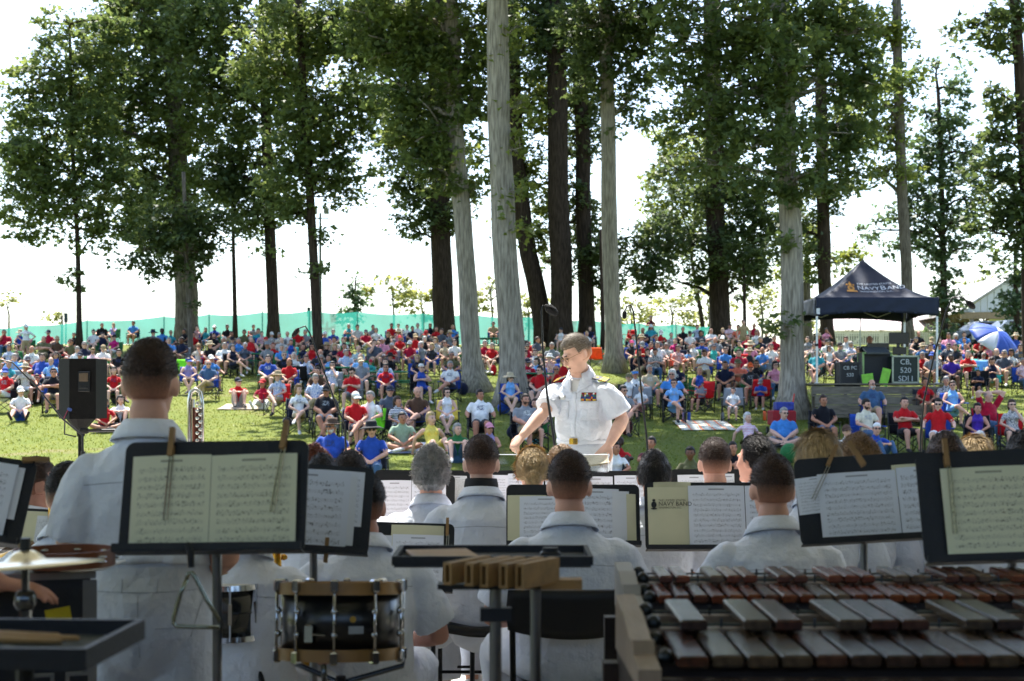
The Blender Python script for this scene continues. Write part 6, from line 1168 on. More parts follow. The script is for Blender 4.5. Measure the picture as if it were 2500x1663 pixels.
_d = 3.55; c = P(120, 1392, _d); t = thing('tambourine', 'wooden tambourine with silver jingles lying on the flight case', 'tambourine', (c.x, _d + .12, zt + .012)); TW = mat('tambourine_wood', '#6b3a1c', .4, .2, 8)
shade_auto(MB().lathe([(.122, 0), (.127, 0), (.127, .042), (.122, .042)], 40, ring=True).build('frame', TW, t))
for k in range(9):
    a = k * 2 * math.pi / 9 + .2
    for z in (.015, .027): MB().lathe([(.014, 0), (.015, .002), (.004, .005)], 12, (.127 * math.cos(a), .127 * math.sin(a), z)).build('jingle', CHROME, t, True)
_d = 2.5; a, b = P(-160, 1570, _d), P(282, 1570, _d); t = thing('stick_tray', 'black stick tray with raised rim at the lower left corner', 'tray', ((a.x + b.x) / 2, _d, 0), R(-3)); w = b.x - a.x; z = P(0, 1572, _d).z
MB().box((0, 0, z - .012), (w, .30, .010)).build('base', mat('tray_felt', '#3d403c', .9), t)
for y in (-.15, .15): MB().box((0, y, z + .002), (w + .012, .012, .036)).build('rim', STEEL, t)
for x in (-1, 1): MB().box((x * w / 2, 0, z + .002), (.012, .288, .036)).build('rim', STEEL, t)
MB().tube([(0, 0, .02), (0, 0, z - .02)], .016, 10).build('post', STEEL, t)
for q_ in range(3): a_ = q_ * 2.094; MB().tube([(0, 0, .12), (.3 * math.cos(a_), .3 * math.sin(a_), .012)], .010, 6).build('leg', STEEL, t)
for k, (x0, x1, y) in enumerate(((-60, 150, .02), (-40, 180, .05), (-80, 120, .08))): A, B = P(x0, 0, _d), P(x1, 0, _d); o = MB().tube([(A.x, _d + y, z + .006), (B.x, _d + y - .03, z + .006)], [.0065, .005], 8, rnd=True).build('mallet_shaft', BX, None, True); tag(o, ['nearest', 'middle', 'farthest'][k] + ' wooden stick lying in the stick tray', 'stick')
tag(MB().box((0, 0, .008), (.07, .04, .016), bev=.004).tube([(-.02, 0, .016), (.02, 0, .016)], .004, 6).build('felt_block', mat('felt_grey', '#4b4e48', .9), None, False, (P(20, 0, _d).x, _d - .08, z - .006)), 'small grey felt block in the stick tray', 'block')
# percussionist beyond the left edge with one hand on the flight case
def left_player():
    X = Vector; J = dict(pel=X((0, 0, .93)), waist=X((0, -.01, 1.12)), chest=X((0, -.02, 1.30)), neck=X((0, -.04, 1.465)), head=X((0, -.07, 1.60)), hipj=[X((s * .09, 0, .91)) for s in (-1, 1)], kn=[X((s * .11, -.01, .50)) for s in (-1, 1)], an=[X((s * .12, .03, .09)) for s in (-1, 1)], toe=[X((s * .15, -.15, .045)) for s in (-1, 1)],
        sh=[X((s * .172, -.01, 1.350)) for s in (-1, 1)], el=[X((-.25, -.08, 1.10)), X((.25, -.08, 1.10))], wr=[X((-.22, -.28, 1.02)), X((.20, -.36, 1.04))], z='stand', hc=[.5, .35], ht=[-1, 1], hn=[X((0, 0, -1)), X((0, 0, -1))], hd=[X((0, -1, -.1)), X((0, -1, -.15))])
    H = head_matrix(J['head']); b = MB(); skin_limbs(b, J, BD); add_head(b, H, True); me = remesh(b, 'left_player_body', .0068, 2, 9000); me.materials.append(SKINS[1]); wl = P(10, 1428, 3.5)
    o = link('person', me, None, (wl.x - .36, 3.5 - .20, 0)); o.rotation_euler = (0, 0, R(90)); tag(o, 'percussionist beyond the left edge, bare forearm and hand on the flight case', 'person', 'band musicians in white uniform')
    k = wl.z / 1.035; o.scale = (k, k, k); o.location = (wl.x - .37 * k, 3.5 - .20 * k, 0)
    for n, q in (('shirt', band_proto('Am')['shirt']), ('trousers', band_proto('Am')['trousers']), ('shoes', band_proto('Am')['shoes'])): instance(n, q, [WHITE], o)
    instance('hair', band_hair('crew'), [fade_mat('crewcut_brown0', '#35241a', '#9b6a52'), hair_mat('brown')], o, H)
left_player()
# ---------------------------------------------------------------- the audience
def _chair_meshes():
    def sag(z0, dep): return lambda u, v: ((u - .5) * .52, -.24 + .46 * v, z0 - dep * math.sin(math.pi * u) * math.sin(math.pi * (.2 + .6 * v)) + .03 * (1 - v))
    seat = MB().grid(sag(.41, .035), 8, 6, 0, .006).mesh('seat', True)
    back = MB().grid(lambda u, v: ((u - .5) * (.54 - .06 * v), .22 + .13 * v + .05 * math.sin(math.pi * u), .42 + .46 * v), 8, 6, 0, .006).mesh('backrest', True)
    arm = MB().grid(lambda u, v: ((u - .5) * .07, -.28 + .52 * v, .625 + .01 * math.sin(v * 6)), 2, 5, 0, .012).mesh('armrest', True)
    fr = MB()
    for s in (-1, 1):
        fr.tube([(s * .29, -.27, .02), (s * .27, .24, .42)], .011, 6); fr.tube([(s * .29, .26, .02), (s * .27, -.24, .42)], .011, 6)
        fr.tube([(s * .28, .25, .02), (s * .285, .24, .44), (s * .25, .36, .90)], .011, 6); fr.tube([(s * .28, -.26, .02), (s * .285, -.26, .62)], .011, 6)
    fr.tube([(-.29, -.27, .03), (.27, -.24, .41)], .010, 6); fr.tube([(.29, -.27, .03), (-.27, -.24, .41)], .010, 6); fr.tube([(-.29, .26, .03), (.27, .24, .41)], .010, 6); fr.tube([(.29, .26, .03), (-.27, .24, .41)], .010, 6)
    return seat, back, arm, fr.mesh('frame', True)
CH_SEAT, CH_BACK, CH_ARM, CH_FRAME = _chair_meshes()
for _q in (CH_SEAT, CH_BACK, CH_ARM): _q.materials.append(mat('chair_blank', '#222222'))
CH_FRAME.materials.append(mat('chair_frame', '#1d1e20', .4, metal=.3))
def fab(c): return mat(c + ' chair fabric', COLS[c], .8, .15, 10, .2, 50, spec=.2)
def camp_chair(loc, rz, c, label):
    t = thing('camp_chair', label, 'chair', loc, rz, 'folding chairs on the lawn')
    for me, n in ((CH_SEAT, 'seat'), (CH_BACK, 'backrest')):
        o = link(n, me, t); o.material_slots[0].link = 'OBJECT'; o.material_slots[0].material = fab(c)
    for s in (-1, 1):
        o = link('armrest', CH_ARM, t, (s * .285, 0, 0)); o.material_slots[0].link = 'OBJECT'; o.material_slots[0].material = fab(c)
    link('frame', CH_FRAME, t); return t
def dup_slots(me):
    if len(me.materials) == 0:
        for _ in range(6): me.materials.append(SKINS[0])
POSE = dict(l='lap', x='arms_crossed', a='armrests', c='legs_crossed', h='chin', b='head_hands', n='ankles', p='phone', K='knees_up', B='lean_back', X='cross_legged', O='legs_out', S='stand', A='stand_arms_crossed', H='stand_hips')
PHR = dict(l='hands in lap', x='arms crossed', a='leaning back', c='one leg crossed over', h='hand at face', b='hands behind head', n='ankles crossed', p='hands raised before chest', K='on the grass with knees up', B='on the grass leaning back', X='cross-legged on the grass', O='on the grass, legs out', S='standing', A='standing arms folded', H='standing hands on hips')
SHC = {c[0]: c[1] for c in (('rd', 'red'), ('cr', 'crimson'), ('mr', 'maroon'), ('nv', 'navy'), ('bl', 'blue'), ('lb', 'light blue'), ('sb', 'sky blue'), ('tl', 'teal'), ('wh', 'white'), ('cm', 'cream'), ('gy', 'gray'), ('sl', 'slate'), ('bk', 'black'), ('ol', 'olive'), ('kh', 'khaki'), ('sg', 'sage'), ('ye', 'yellow'), ('pk', 'pink'), ('mg', 'magenta'), ('vi', 'violet'), ('pu', 'purple'), ('or', 'orange'), ('co', 'coral'), ('be', 'beige'), ('gn', 'green'), ('dn', 'denim'), ('br', 'brown'), ('tq', 'turquoise'), ('ch', 'charcoal'), ('li', 'lime'))}
GARM = dict(T='T-shirt', P='polo shirt', K='sleeveless top', L='long-sleeved top', D='sleeveless dress', F='floral shirt', S='striped shirt', s='shirt')
HST = dict(s='short', b='bald', l='long', o='bob', c='curly', u='bun')
HCL = dict(n='brown', d='dark', g='gray', y='blonde', r='red', w='white', t='light')
PEOPLE = []
# zone;head x,y in that zone's close-up; pose; shirt colour+garment; bottoms colour (s shorts, l long); hair style+colour; sex; extras (g sunglasses, cXX cap, hXX hat, fXX fedora, vXX visor, wXX bandana, e beard, kXX chair colour, D dark skin, M mid skin, * child)
CROWD = """
0;240,370;H;whT;khs;sy;f;cwh
0;400,475;x;olT;khl;bd;h;g
0;525,480;l;brT;khs;sn;m;ckh
0;680,445;X;bkT;bks;sd;m;g
0;80,560;l;whF;dns;od;f;
0;150,605;l;nvT;khs;sn;m;*
0;125,650;a;lbT;khs;sg;h;
0;42,785;c;rdT;whs;sg;m;cbl
0;200,825;X;whT;gys;cd;m;*
0;190,965;O;whT;bls;sn;m;cwh
0;288,570;c;whT;bks;bg;m;kgy
0;375,650;a;blT;rds;sn;h;kli
0;510,625;l;blK;pks;ld;f;gkli
0;345,845;K;slT;bks;sn;m;g
0;492,790;x;bkT;khs;sd;m;g
0;518,850;l;rdT;rds;sn;m;*
0;940,350;a;bkT;khs;sn;m;kbk
0;1040,335;h;viT;dns;ly;f;kgn
0;1225,320;l;sbT;khs;sn;m;knv
0;858,415;l;whT;gys;sd;m;
0;1045,465;l;mgT;whs;sn;f;cbk
0;950,565;p;whT;khs;sn;m;ckh
0;1092,605;l;bkT;khs;sd;m;
0;1048,775;l;rdT;bks;od;f;
0;1072,850;K;rdT;nvs;sn;m;
0;1112,1045;K;whT;bks;od;f;
0;960,1070;X;rdT;bks;sd;f;M
0;1410,425;a;gyT;khs;sd;h;hnv
0;1490,405;l;sbT;dnl;sd;m;DKnv
0;1690,335;a;slT;khs;sn;m;cwh
0;1690,405;l;bkT;khs;sd;f;
0;1668,495;l;nvT;khs;sd;m;D
0;1890,380;h;tlT;lbs;od;f;knv
0;2090,365;l;bkT;khs;sd;m;ekbk
0;1968,450;l;bkT;khl;sn;m;e
0;2065,545;l;whT;khs;sg;h;kbl
0;2150,565;c;nvD;nvs;ld;f;
0;2250,415;l;olT;khs;sn;m;kbk
0;2335,365;l;gyT;khs;sd;f;krd
0;1735,690;n;viK;khs;sd;f;vbl
0;1915,712;c;dns;khl;bg;m;gkbl
0;1950,665;a;sbT;khs;sg;f;cwh
0;2192,872;K;rdT;gys;sn;m;gcnv
0;1780,440;l;rdT;khs;sn;f;
0;2130,430;l;khT;khs;sn;f;
0;2200,500;l;sbT;khs;sg;f;
0;2255,545;l;slT;khs;sw;f;
1;18,400;l;tlT;khs;sn;m;
1;55,430;l;rdS;khs;sn;f;
1;100,542;l;gyT;khs;sg;m;fgy
1;160,545;l;rdT;khs;sr;f;
1;285,432;l;whT;khs;bn;m;
1;385,408;l;rdT;khs;sd;m;
1;320,512;l;blK;khs;sn;f;ktq
1;430,550;c;nvT;khs;ld;f;
1;350,632;l;whT;khs;lw;f;
1;110,662;l;blT;khs;sd;m;kgn
1;65,888;O;crT;whl;on;f;crd
1;195,822;c;whF;khs;og;f;hkhkrd
1;395,945;c;whT;khs;ct;f;
1;545,842;c;whF;khl;sg;m;ksl
1;645,955;n;bkT;gys;sn;h;cbkg
1;922,1015;c;rdP;nvs;sg;m;cwhgknv
1;1035,1003;a;whT;khs;sg;m;kli
1;1240,952;l;slT;nvs;sd;m;cnv
1;1310,1045;n;nvS;bks;on;f;
1;1485,1040;c;brT;bks;bg;m;kbl
1;1345,1195;X;sgP;khs;sd;m;M
1;1632,1190;B;yeD;yes;oy;f;
1;1855,1295;K;gnT;dns;og;f;
1;690,1285;a;blT;nvs;sg;h;ewfbrgknv
1;1062,1310;l;blP;dnl;sd;m;hbkgkch
1;2150,1290;O;viK;dns;sn;f;cpkg
1;2065,985;a;whT;bks;sd;h;Mkbk
1;1758,962;n;whK;whs;od;f;gkye
1;1785,722;c;whT;bks;sg;m;e
1;1525,745;x;blK;bls;sd;f;gwwhkbk
1;1488,655;l;nvT;khs;cy;f;gkbl
1;1195,742;l;rdT;nvs;od;f;g
1;882,775;p;rdT;gys;sd;m;gkgy
1;965,685;l;gyT;dns;sg;m;cbee
1;700,722;h;whF;whs;ld;f;gkgy
1;665,652;l;lbK;khs;ld;f;
1;562,772;l;brT;khs;sd;m;
1;800,492;l;whT;khs;sr;f;
1;935,372;l;gyF;khs;sd;m;
1;710,412;l;blT;khs;sg;m;
1;1105,400;l;whT;khs;od;f;
1;1250,358;l;rdT;khs;sd;m;eM
1;1310,352;l;whT;khs;sn;f;
1;1092,512;h;slT;khs;sd;h;
1;1325,472;l;rdT;khs;sn;f;crd
1;1440,382;l;nvT;khs;sn;m;
1;1550,482;c;bkD;khs;ow;f;
1;1605,292;l;nvL;dnl;ln;f;
1;1740,525;l;beT;khs;on;f;
1;1830,512;l;whT;khs;sn;m;
1;1800,622;l;olT;khs;sg;m;g
1;1812,372;l;sbT;khs;sy;f;
1;2112,522;l;crT;khs;sg;m;
1;2172,545;n;rdT;khs;sg;f;
1;2185,275;l;khT;khs;sn;m;
1;2342,835;n;lbK;khs;on;f;hbegkbl
1;1390,372;l;whT;khs;sn;f;
1;1490,358;l;whT;khs;sg;m;
1;1660,385;l;rdT;khs;sn;f;
1;1705,405;l;slT;khs;sn;m;
1;1080,375;l;gyT;khs;sd;m;
1;960,640;l;lbT;khs;bn;m;
1;1190,690;l;lbF;khs;sn;f;
1;1240,640;l;bkT;khs;sd;f;hbk
1;650,545;l;bkT;khs;on;f;hkh
1;540,440;l;bkT;khs;sn;m;
1;1060,690;l;tqT;khs;sn;m;ccr*
2;215,605;l;whK;dnl;ld;f;
2;410,762;h;rdP;khs;bn;m;g
2;130,1025;c;gyT;khs;sn;h;ekbk
2;215,1062;l;brT;khs;sn;f;
2;275,1085;n;rdT;whs;sr;f;*
2;365,545;l;gyT;khs;sg;m;
2;450,402;l;whK;khs;on;f;cch
2;720,385;l;nvT;khs;ln;f;
2;690,435;l;whT;khs;sy;f;
2;340,655;h;rdF;khs;sw;f;hwh
2;470,690;l;rdT;khs;sn;m;
2;1200,402;l;nvP;khs;bd;h;gM
2;1280,535;l;rdT;khs;sn;f;g
2;1198,535;p;rdT;khs;sg;m;cgy
2;1105,525;l;chT;khs;sn;f;cmg
2;1420,545;l;gyF;khs;sg;f;g
2;1375,425;p;rdT;khs;sn;m;cwh
2;1470,445;l;nvF;khs;sg;f;
2;1575,392;l;bkT;khs;sn;m;
2;1640,432;l;whT;khs;sg;m;cbk
2;1740,425;l;slT;khs;cd;f;M
2;1530,565;l;rdF;khs;ln;f;kco
2;1745,515;c;blT;khs;sd;m;cch
2;1860,552;l;tqK;whs;sn;f;cnv
2;1942,402;l;bkK;khs;sy;f;g
2;1940,345;l;khT;khs;ln;f;
2;2130,402;l;gyT;khs;sd;m;cwh
2;2080,372;l;coT;khs;sd;m;
2;2250,422;l;whT;khs;sn;f;
2;2290,485;l;nvP;khs;sg;m;knv
2;2095,525;l;grT;khs;sn;f;
2;2080,695;x;coT;khs;sg;h;colM
2;1960,712;l;nvT;bks;sn;m;
2;2195,735;l;chT;khs;sn;m;corg
2;2250,695;l;bkT;khs;ld;f;gM
2;1270,755;l;beT;dns;sg;m;ektq
2;1480,805;a;sbT;khs;cw;h;g
2;1510,725;l;nvT;khs;bn;m;g
2;1730,772;l;blK;khs;oy;f;
2;1492,885;c;lbT;lbs;sn;f;gkbk
2;1740,892;p;gyT;bks;sn;m;cbl*krd
2;2035,955;l;whT;whs;ud;f;*kgy
2;2290,905;p;blT;bks;sn;m;cgy*krd
2;1075,835;l;whT;khs;sg;f;col
2;1135,805;l;whT;khs;sy;f;vsb
2;1030,945;c;gyT;khs;sd;m;gkbk
2;1185,942;c;whT;pks;sy;f;*kgy
2;2190,1195;B;pkS;nvs;lw;f;
2;985,1420;K;rdT;dns;sn;f;D
2;948,1470;O;whT;dns;ld;f;M
2;1280,1420;K;mrT;bks;sd;m;M
2;1640,1515;X;olT;khs;sd;f;D
2;2040,1470;K;bkT;bks;sd;m;M
2;1280,205;A;mrT;dns;ln;f;
2;2130,325;S;khT;khs;sn;m;
2;1500,500;l;mgT;khs;sn;f;
2;1330,470;l;slT;khs;sd;m;
2;1665,540;l;whT;khs;sn;f;
2;2340,430;l;chT;khs;sd;m;
3;70,712;l;pkT;dnl;cd;f;gkbk
3;30,552;l;whT;bls;sd;m;krd
3;145,1150;X;sbT;gys;sg;h;g
3;515,1032;l;bkT;dns;sn;m;kbk
3;915,1072;c;cmT;dnl;sd;m;ekbl
3;960,892;a;dnT;khs;bn;h;ewgkbl
3;1265,1052;x;rdT;bks;sd;m;kbk
3;1570,1062;a;rdP;whs;sd;m;gkbl
3;730,1312;K;whT;khs;sn;m;cbr
3;985,1292;K;blT;dnl;sn;m;wwhg
3;1452,872;l;rdT;khs;sn;f;
3;1640,862;l;nvF;khs;sg;m;
3;1705,902;c;lbD;lbs;sn;f;gkbl
3;1510,632;l;gyL;khs;sg;m;gcbl
3;1690,655;l;puT;bks;sd;m;D
3;1935,792;x;nvP;nvs;sn;m;*kbk
3;2045,995;b;crP;dnl;bg;h;kcr
3;1930,1105;c;puK;whl;od;f;kbk
3;2250,1075;h;slF;bks;on;f;gkrd
3;2065,682;p;nvK;khs;on;f;ktq
3;2240,612;c;whT;khs;cd;f;M
3;2105,602;c;chT;khs;bn;m;
3;1960,562;a;bkT;bks;sd;f;kcr
3;1810,492;l;sbK;khs;sn;f;g
3;1955,485;l;rdT;khs;sg;m;hwh
3;1665,552;a;slT;khs;sn;m;g
3;2112,512;l;slT;khs;sg;m;
3;2162,492;l;slT;khs;sg;f;
3;1365,485;l;bkK;dns;sn;f;cchg
3;1390,432;l;bkT;khs;bn;m;
3;565,575;n;whK;dns;ld;f;g
3;550,512;l;whT;khs;sd;m;cbk
3;540,402;h;pkT;khs;ld;f;g
3;830,585;l;nvT;khs;od;f;g
3;2352,692;l;pkF;dnl;sg;f;
3;360,485;l;gyT;khs;sn;f;
3;60,480;l;crT;khs;sn;f;
3;1500,560;l;chT;khs;sn;m;
3;1720,560;l;chT;khs;sn;m;
3;2330,560;l;slT;khs;sd;m;
"""
def parse():
    for ln in CROWD.strip().split('\n'):
        z, xy, po, sh, bo, ha, sx, ex = ln.split(';'); x, y = (float(k) for k in xy.split(','))
        D = dict(px=int(z) * 625 + x * .26517, py=700 + y * .26517, pose=po, garm=sh[2], col=SHC.get(sh[:2], 'green'), bot=SHC[bo[:2]], longp=bo[2] == 'l', hs=HST[ha[0]], hc=HCL.get(ha[1], 'brown'), sex=sx, hat=None, chair=None, beard=None, g=False, skin=None, child=False)
        i = 0
        while i < len(ex):
            c = ex[i]
            if c in 'chfvwk' and SHC.get(ex[i + 1:i + 3]):
                v = SHC[ex[i + 1:i + 3]]
                if c == 'k': D['chair'] = v
                else: D['hat'] = (dict(c='cap', h='hat', f='fedora', v='visor', w='bandana')[c], v)
                i += 3; continue
            if c == 'e':
                D['beard'] = 'white' if ex[i + 1:i + 2] == 'w' and not SHC.get(ex[i + 2:i + 4]) or ex[i + 1:i + 3] == 'wf' or ex[i + 1:i + 3] == 'wg' else (D['hc'])
                if D['beard'] == 'white': i += 1
            elif c == 'g': D['g'] = True
            elif c == 'D': D['skin'] = random.choice((4, 5))
            elif c == 'M': D['skin'] = 3
            elif c == '*': D['child'] = True
            i += 1
        PEOPLE.append(D)
parse()
# the rows further up the slope, between the people picked out above
_rr = random.Random(21)
def fill(n, x0, x1, y0, y1):
    k = 0
    for _ in range(n * 40):
        if k >= n: break
        x, y = _rr.uniform(x0, x1), _rr.uniform(y0, y1)
        if any(abs(p['px'] - x) < 17 and abs(p['py'] - y) < 13 for p in PEOPLE): continue
        sx = _rr.choice('mmfffh'); c = _rr.choice(['red', 'red', 'navy', 'white', 'white', 'gray', 'blue', 'black', 'slate', 'light blue', 'crimson', 'charcoal', 'khaki', 'pink', 'teal', 'olive', 'maroon', 'sky blue'])
        PEOPLE.append(dict(px=x, py=y, pose=_rr.choice('llaaxchpn'), garm=_rr.choice('TTTTPFKL' if sx != 'f' else 'TTKFFKD'), col=c, bot=_rr.choice(['khaki', 'denim', 'navy', 'gray', 'white', 'black']), longp=_rr.random() < .25, hs=_rr.choice(['short', 'short', 'bald'] if sx != 'f' else ['long', 'bob', 'curly', 'bun', 'short']), hc=_rr.choice(['brown', 'dark', 'gray', 'white', 'light', 'blonde'] if sx == 'f' else ['brown', 'dark', 'gray', 'gray']), sex=sx,
                           hat=_rr.choice([None] * 5 + [('cap', _rr.choice(['white', 'navy', 'red', 'black', 'khaki'])), ('hat', 'beige')]), chair=_rr.choice([None, None, 'black', 'navy', 'blue', 'green', 'red', 'gray']), beard=None, g=_rr.random() < .4, skin=None, child=_rr.random() < .06)); k += 1
fill(10, 5, 270, 800, 870); fill(9, 400, 620, 795, 850); fill(26, 640, 1100, 795, 850); fill(8, 1275, 1340, 815, 900)
fill(22, 1530, 1880, 795, 860); fill(6, 1980, 2080, 800, 860); fill(18, 2250, 2500, 815, 870); fill(6, 0, 150, 870, 900); fill(6, 640, 900, 850, 890)
LAND = [(191, 'the slim maple'), (458, 'the thick grey trunk'), (572, 'the thin sapling'), (667, 'the dark straight trunk'), (778, 'the wavy trunk'), (930, 'the gap of sky'), (1080, 'the very thick dark trunk'), (1155, 'the pale leaning trunk'), (1250, 'the largest pale trunk'), (1400, 'the conductor'), (1500, 'the pale trunk beside the conductor'), (1620, 'the standing maroon figure'), (1755, 'the flared dark trunk'), (1935, 'the broad maple trunk'), (2010, "the tent's left leg"), (2130, 'the tent'), (2293, "the tent's right leg"), (2400, 'the blue umbrella'), (2490, 'the right edge')]
def near_land(px):
    i = min(range(len(LAND)), key=lambda k: abs(LAND[k][0] - px)); x, n = LAND[i]
    return ('left of ' if px < x - 8 else 'right of ' if px > x + 8 else 'in line with ') + n
for p in PEOPLE:
    me, H, z, hd = crowd_proto(POSE[p['pose']], p['sex'])
    s = .72 if p['child'] else {'f': .95, 'm': 1.0, 'h': 1.02}[p['sex']] * _rr.uniform(.97, 1.03)
    hh = hd.z * s; p['s'] = s
    d = F * (4.035 - hh) / (p['py'] - 652); p['d'] = d = min(max(d, 22), 74.5)
    if p['col'] == 'brown' and p['pose'] == 'c': p['d'] = d = d * 1.07
    if p['col'] == 'yellow': p['s'] = s = 1.12; p['d'] = d = d * .95
    x = (p['px'] - PX) / F * d; p['x'] = x; p['z'] = z
    p['seat'] = z == 'chair'
    p['row'] = 'front rows' if d < 33 else 'middle rows' if d < 47 else 'back rows'
# keep people out of the tree trunks
for p in PEOPLE:
    for tx, td, tr in ((1252, 41.5, 1.0), (1157, 46.5, .8), (1500, 54.5, .7), (1935, 38.4, 1.0), (779, 58, .5), (195, 64, .4), (465, 62, .4), (458, 71, 1.1), (668, 68, .7)):
        q = (tx - PX) / F * td
        if abs(p['x'] - q) < tr and abs(p['d'] - td) < tr: p['d'] += (tr if p['d'] > td else -tr) * 1.1; p['x'] = (p['px'] - PX) / F * p['d']
def words(t): return len(t.split())
def base_label(p):
    g = GARM[p['garm']] if p['garm'] != 'F' else 'floral shirt'
    h = ''
    if p['hat']: h = ' and %s %s' % (p['hat'][1], p['hat'][0])
    elif p['beard']: h = ' with %s beard' % p['beard']
    elif p['hs'] in ('long', 'bald', 'curly', 'bun'): h = ' with %s' % {'long': 'long %s hair' % p['hc'], 'bald': 'bald head', 'curly': 'curly %s hair' % p['hc'], 'bun': 'tied-up hair'}[p['hs']]
    return '%s in %s %s%s' % ('child' if p['child'] else 'person', p['col'], g, h)
ORD = ['first', 'second', 'third', 'fourth', 'fifth', 'sixth', 'seventh', 'eighth']
for p in PEOPLE: p['L'] = base_label(p); p['L1'] = p['L'] + ', ' + PHR[p['pose']]
def dupes(key):
    from collections import defaultdict
    g = defaultdict(list)
    for p in PEOPLE: g[p[key]].append(p)
    return g
for k, g in dupes('L1').items():
    for p in g: p['L2'] = k if len(g) == 1 else p['L'] + ', ' + near_land(p['px'])
for k, g in dupes('L2').items():
    for p in g: p['L3'] = k if len(g) == 1 else k + ', ' + p['row']
for k, g in dupes('L3').items():
    g.sort(key=lambda p: p['px'])
    for i, p in enumerate(g): p['label'] = k if len(g) == 1 else ('%s of %d from left, %s' % (ORD[i], len(g), k))
for p in PEOPLE:
    if words(p['label']) > 16: p['label'] = ' '.join(p['label'].split()[:16]).rstrip(',')
def put_person(p):
    me, H, z, hd = crowd_proto(POSE[p['pose']], p['sex']); dup_slots(me)
    x, d, s = p['x'], p['d'], p['s']; yaw = math.atan2(-x * .7, d) * -1 + _rr.uniform(-.22, .22)
    loc = Vector((x, d, gz(x, d)))
    if 'dz' in p: loc.z += p['dz']
    o = link('person', me, None, loc); o.rotation_euler = (0, 0, math.atan2(x * .55, d) * -1 + max(-.6, min(.6, _rr.gauss(0, .24)))); fx = _rr.uniform(.94, 1.1); o.scale = (s * fx * _rr.choice((-1, 1)), s * _rr.uniform(.96, 1.06), s)
    tag(o, p['label'], 'person', 'audience on the grassy slope')
    sk = SKINS[p['skin'] if p['skin'] is not None else _rr.choice((0, 0, 1, 1, 2, 2, 3))]
    kind = {'F': 'floral', 'S': 'striped'}.get(p['garm'], ''); sh = cloth(p['col'], kind); bo = cloth(p['bot'])
    ms = [sk, sh, sk if p['garm'] in 'KD' else sh, bo, bo if p['longp'] else sk, mat('shoe_' + ('white' if p['px'] % 3 < 1 else 'dark'), '#c8c6c2' if p['px'] % 3 < 1 else '#22201f', .7)]
    for i, m in enumerate(ms): o.material_slots[i].link = 'OBJECT'; o.material_slots[i].material = m
    def kid(name, mesh, m, sc=1.):
        if len(mesh.materials) == 0: mesh.materials.append(SKINS[0])
        c = link(name, mesh, o); c.matrix_local = H @ Matrix.Scale(sc, 4)
        if m is not None: c.material_slots[0].link = 'OBJECT'; c.material_slots[0].material = m
        return c
    hs = p['hs'] if not p['hat'] or p['hs'] in ('long', 'bob', 'bun') else 'short'
    kid('hair', hair_mesh(hs), hair_mat(p['hc']), .985 if p['hat'] else 1.)
    if p['hat']: kid(p['hat'][0], hair_mesh(p['hat'][0]), mat(p['hat'][1] + ' hat cloth', COLS[p['hat'][1]], .8, .15))
    if p['beard']: kid('beard', hair_mesh('beard'), hair_mat(p['beard']))
    if d < 56:
        if p['g']: kid('sunglasses', GLASSES, None)
        kid('face_features', EYES, None)
    if p['garm'] == 'T' and d < 52 and p['pose'] not in 'xpKXO' and _rr.random() < .45:
        q = link('shirt_print', PRINTS[POSE[p['pose']], p['sex']], o)
        if len(q.data.materials) == 0: q.data.materials.append(SKINS[0])
        q.material_slots[0].link = 'OBJECT'; q.material_slots[0].material = _rr.choice(PRM) if p['col'] != 'white' else PRM[0]
    if p['seat']:
        c = p['chair'] or _rr.choice(['black', 'navy', 'charcoal', 'green', 'blue', 'gray'])
        camp_chair(loc, o.rotation_euler.z, c, '%s folding chair under the %s' % (c, p['label']) if words(p['label']) <= 11 else '%s chair under %s' % (c, ' '.join(p['label'].split()[:13]).rstrip(',')))
    return o
def print_mat(n, ink):
    m = bpy.data.materials.new(n); m.use_nodes = True; nt = m.node_tree; N, L = nt.nodes, nt.links; b = N['Principled BSDF']; b.inputs['Base Color'].default_value = (*lin(ink), 1); b.inputs['Roughness'].default_value = .8
    tc = N.new('ShaderNodeTexCoord'); mp = N.new('ShaderNodeMapping'); mp.inputs['Scale'].default_value = (26, 1, 42); L.new(tc.outputs['Object'], mp.inputs[0]); nz = N.new('ShaderNodeTexNoise'); nz.inputs['Scale'].default_value = 1.6; L.new(mp.outputs[0], nz.inputs[0])
    g = N.new('ShaderNodeMath'); g.operation = 'GREATER_THAN'; g.inputs[1].default_value = .53; L.new(nz.outputs[0], g.inputs[0]); t = N.new('ShaderNodeBsdfTransparent'); mx = N.new('ShaderNodeMixShader'); L.new(g.outputs[0], mx.inputs[0]); L.new(t.outputs[0], mx.inputs[1]); L.new(b.outputs[0], mx.inputs[2]); L.new(mx.outputs[0], N['Material Output'].inputs[0]); return m
PRM = [print_mat('print_dark', '#26345e'), print_mat('print_white', '#d5d5d2'), print_mat('print_grey', '#9a9ea6'), print_mat('print_gold', '#b8923a')]
for p in PEOPLE: put_person(p)
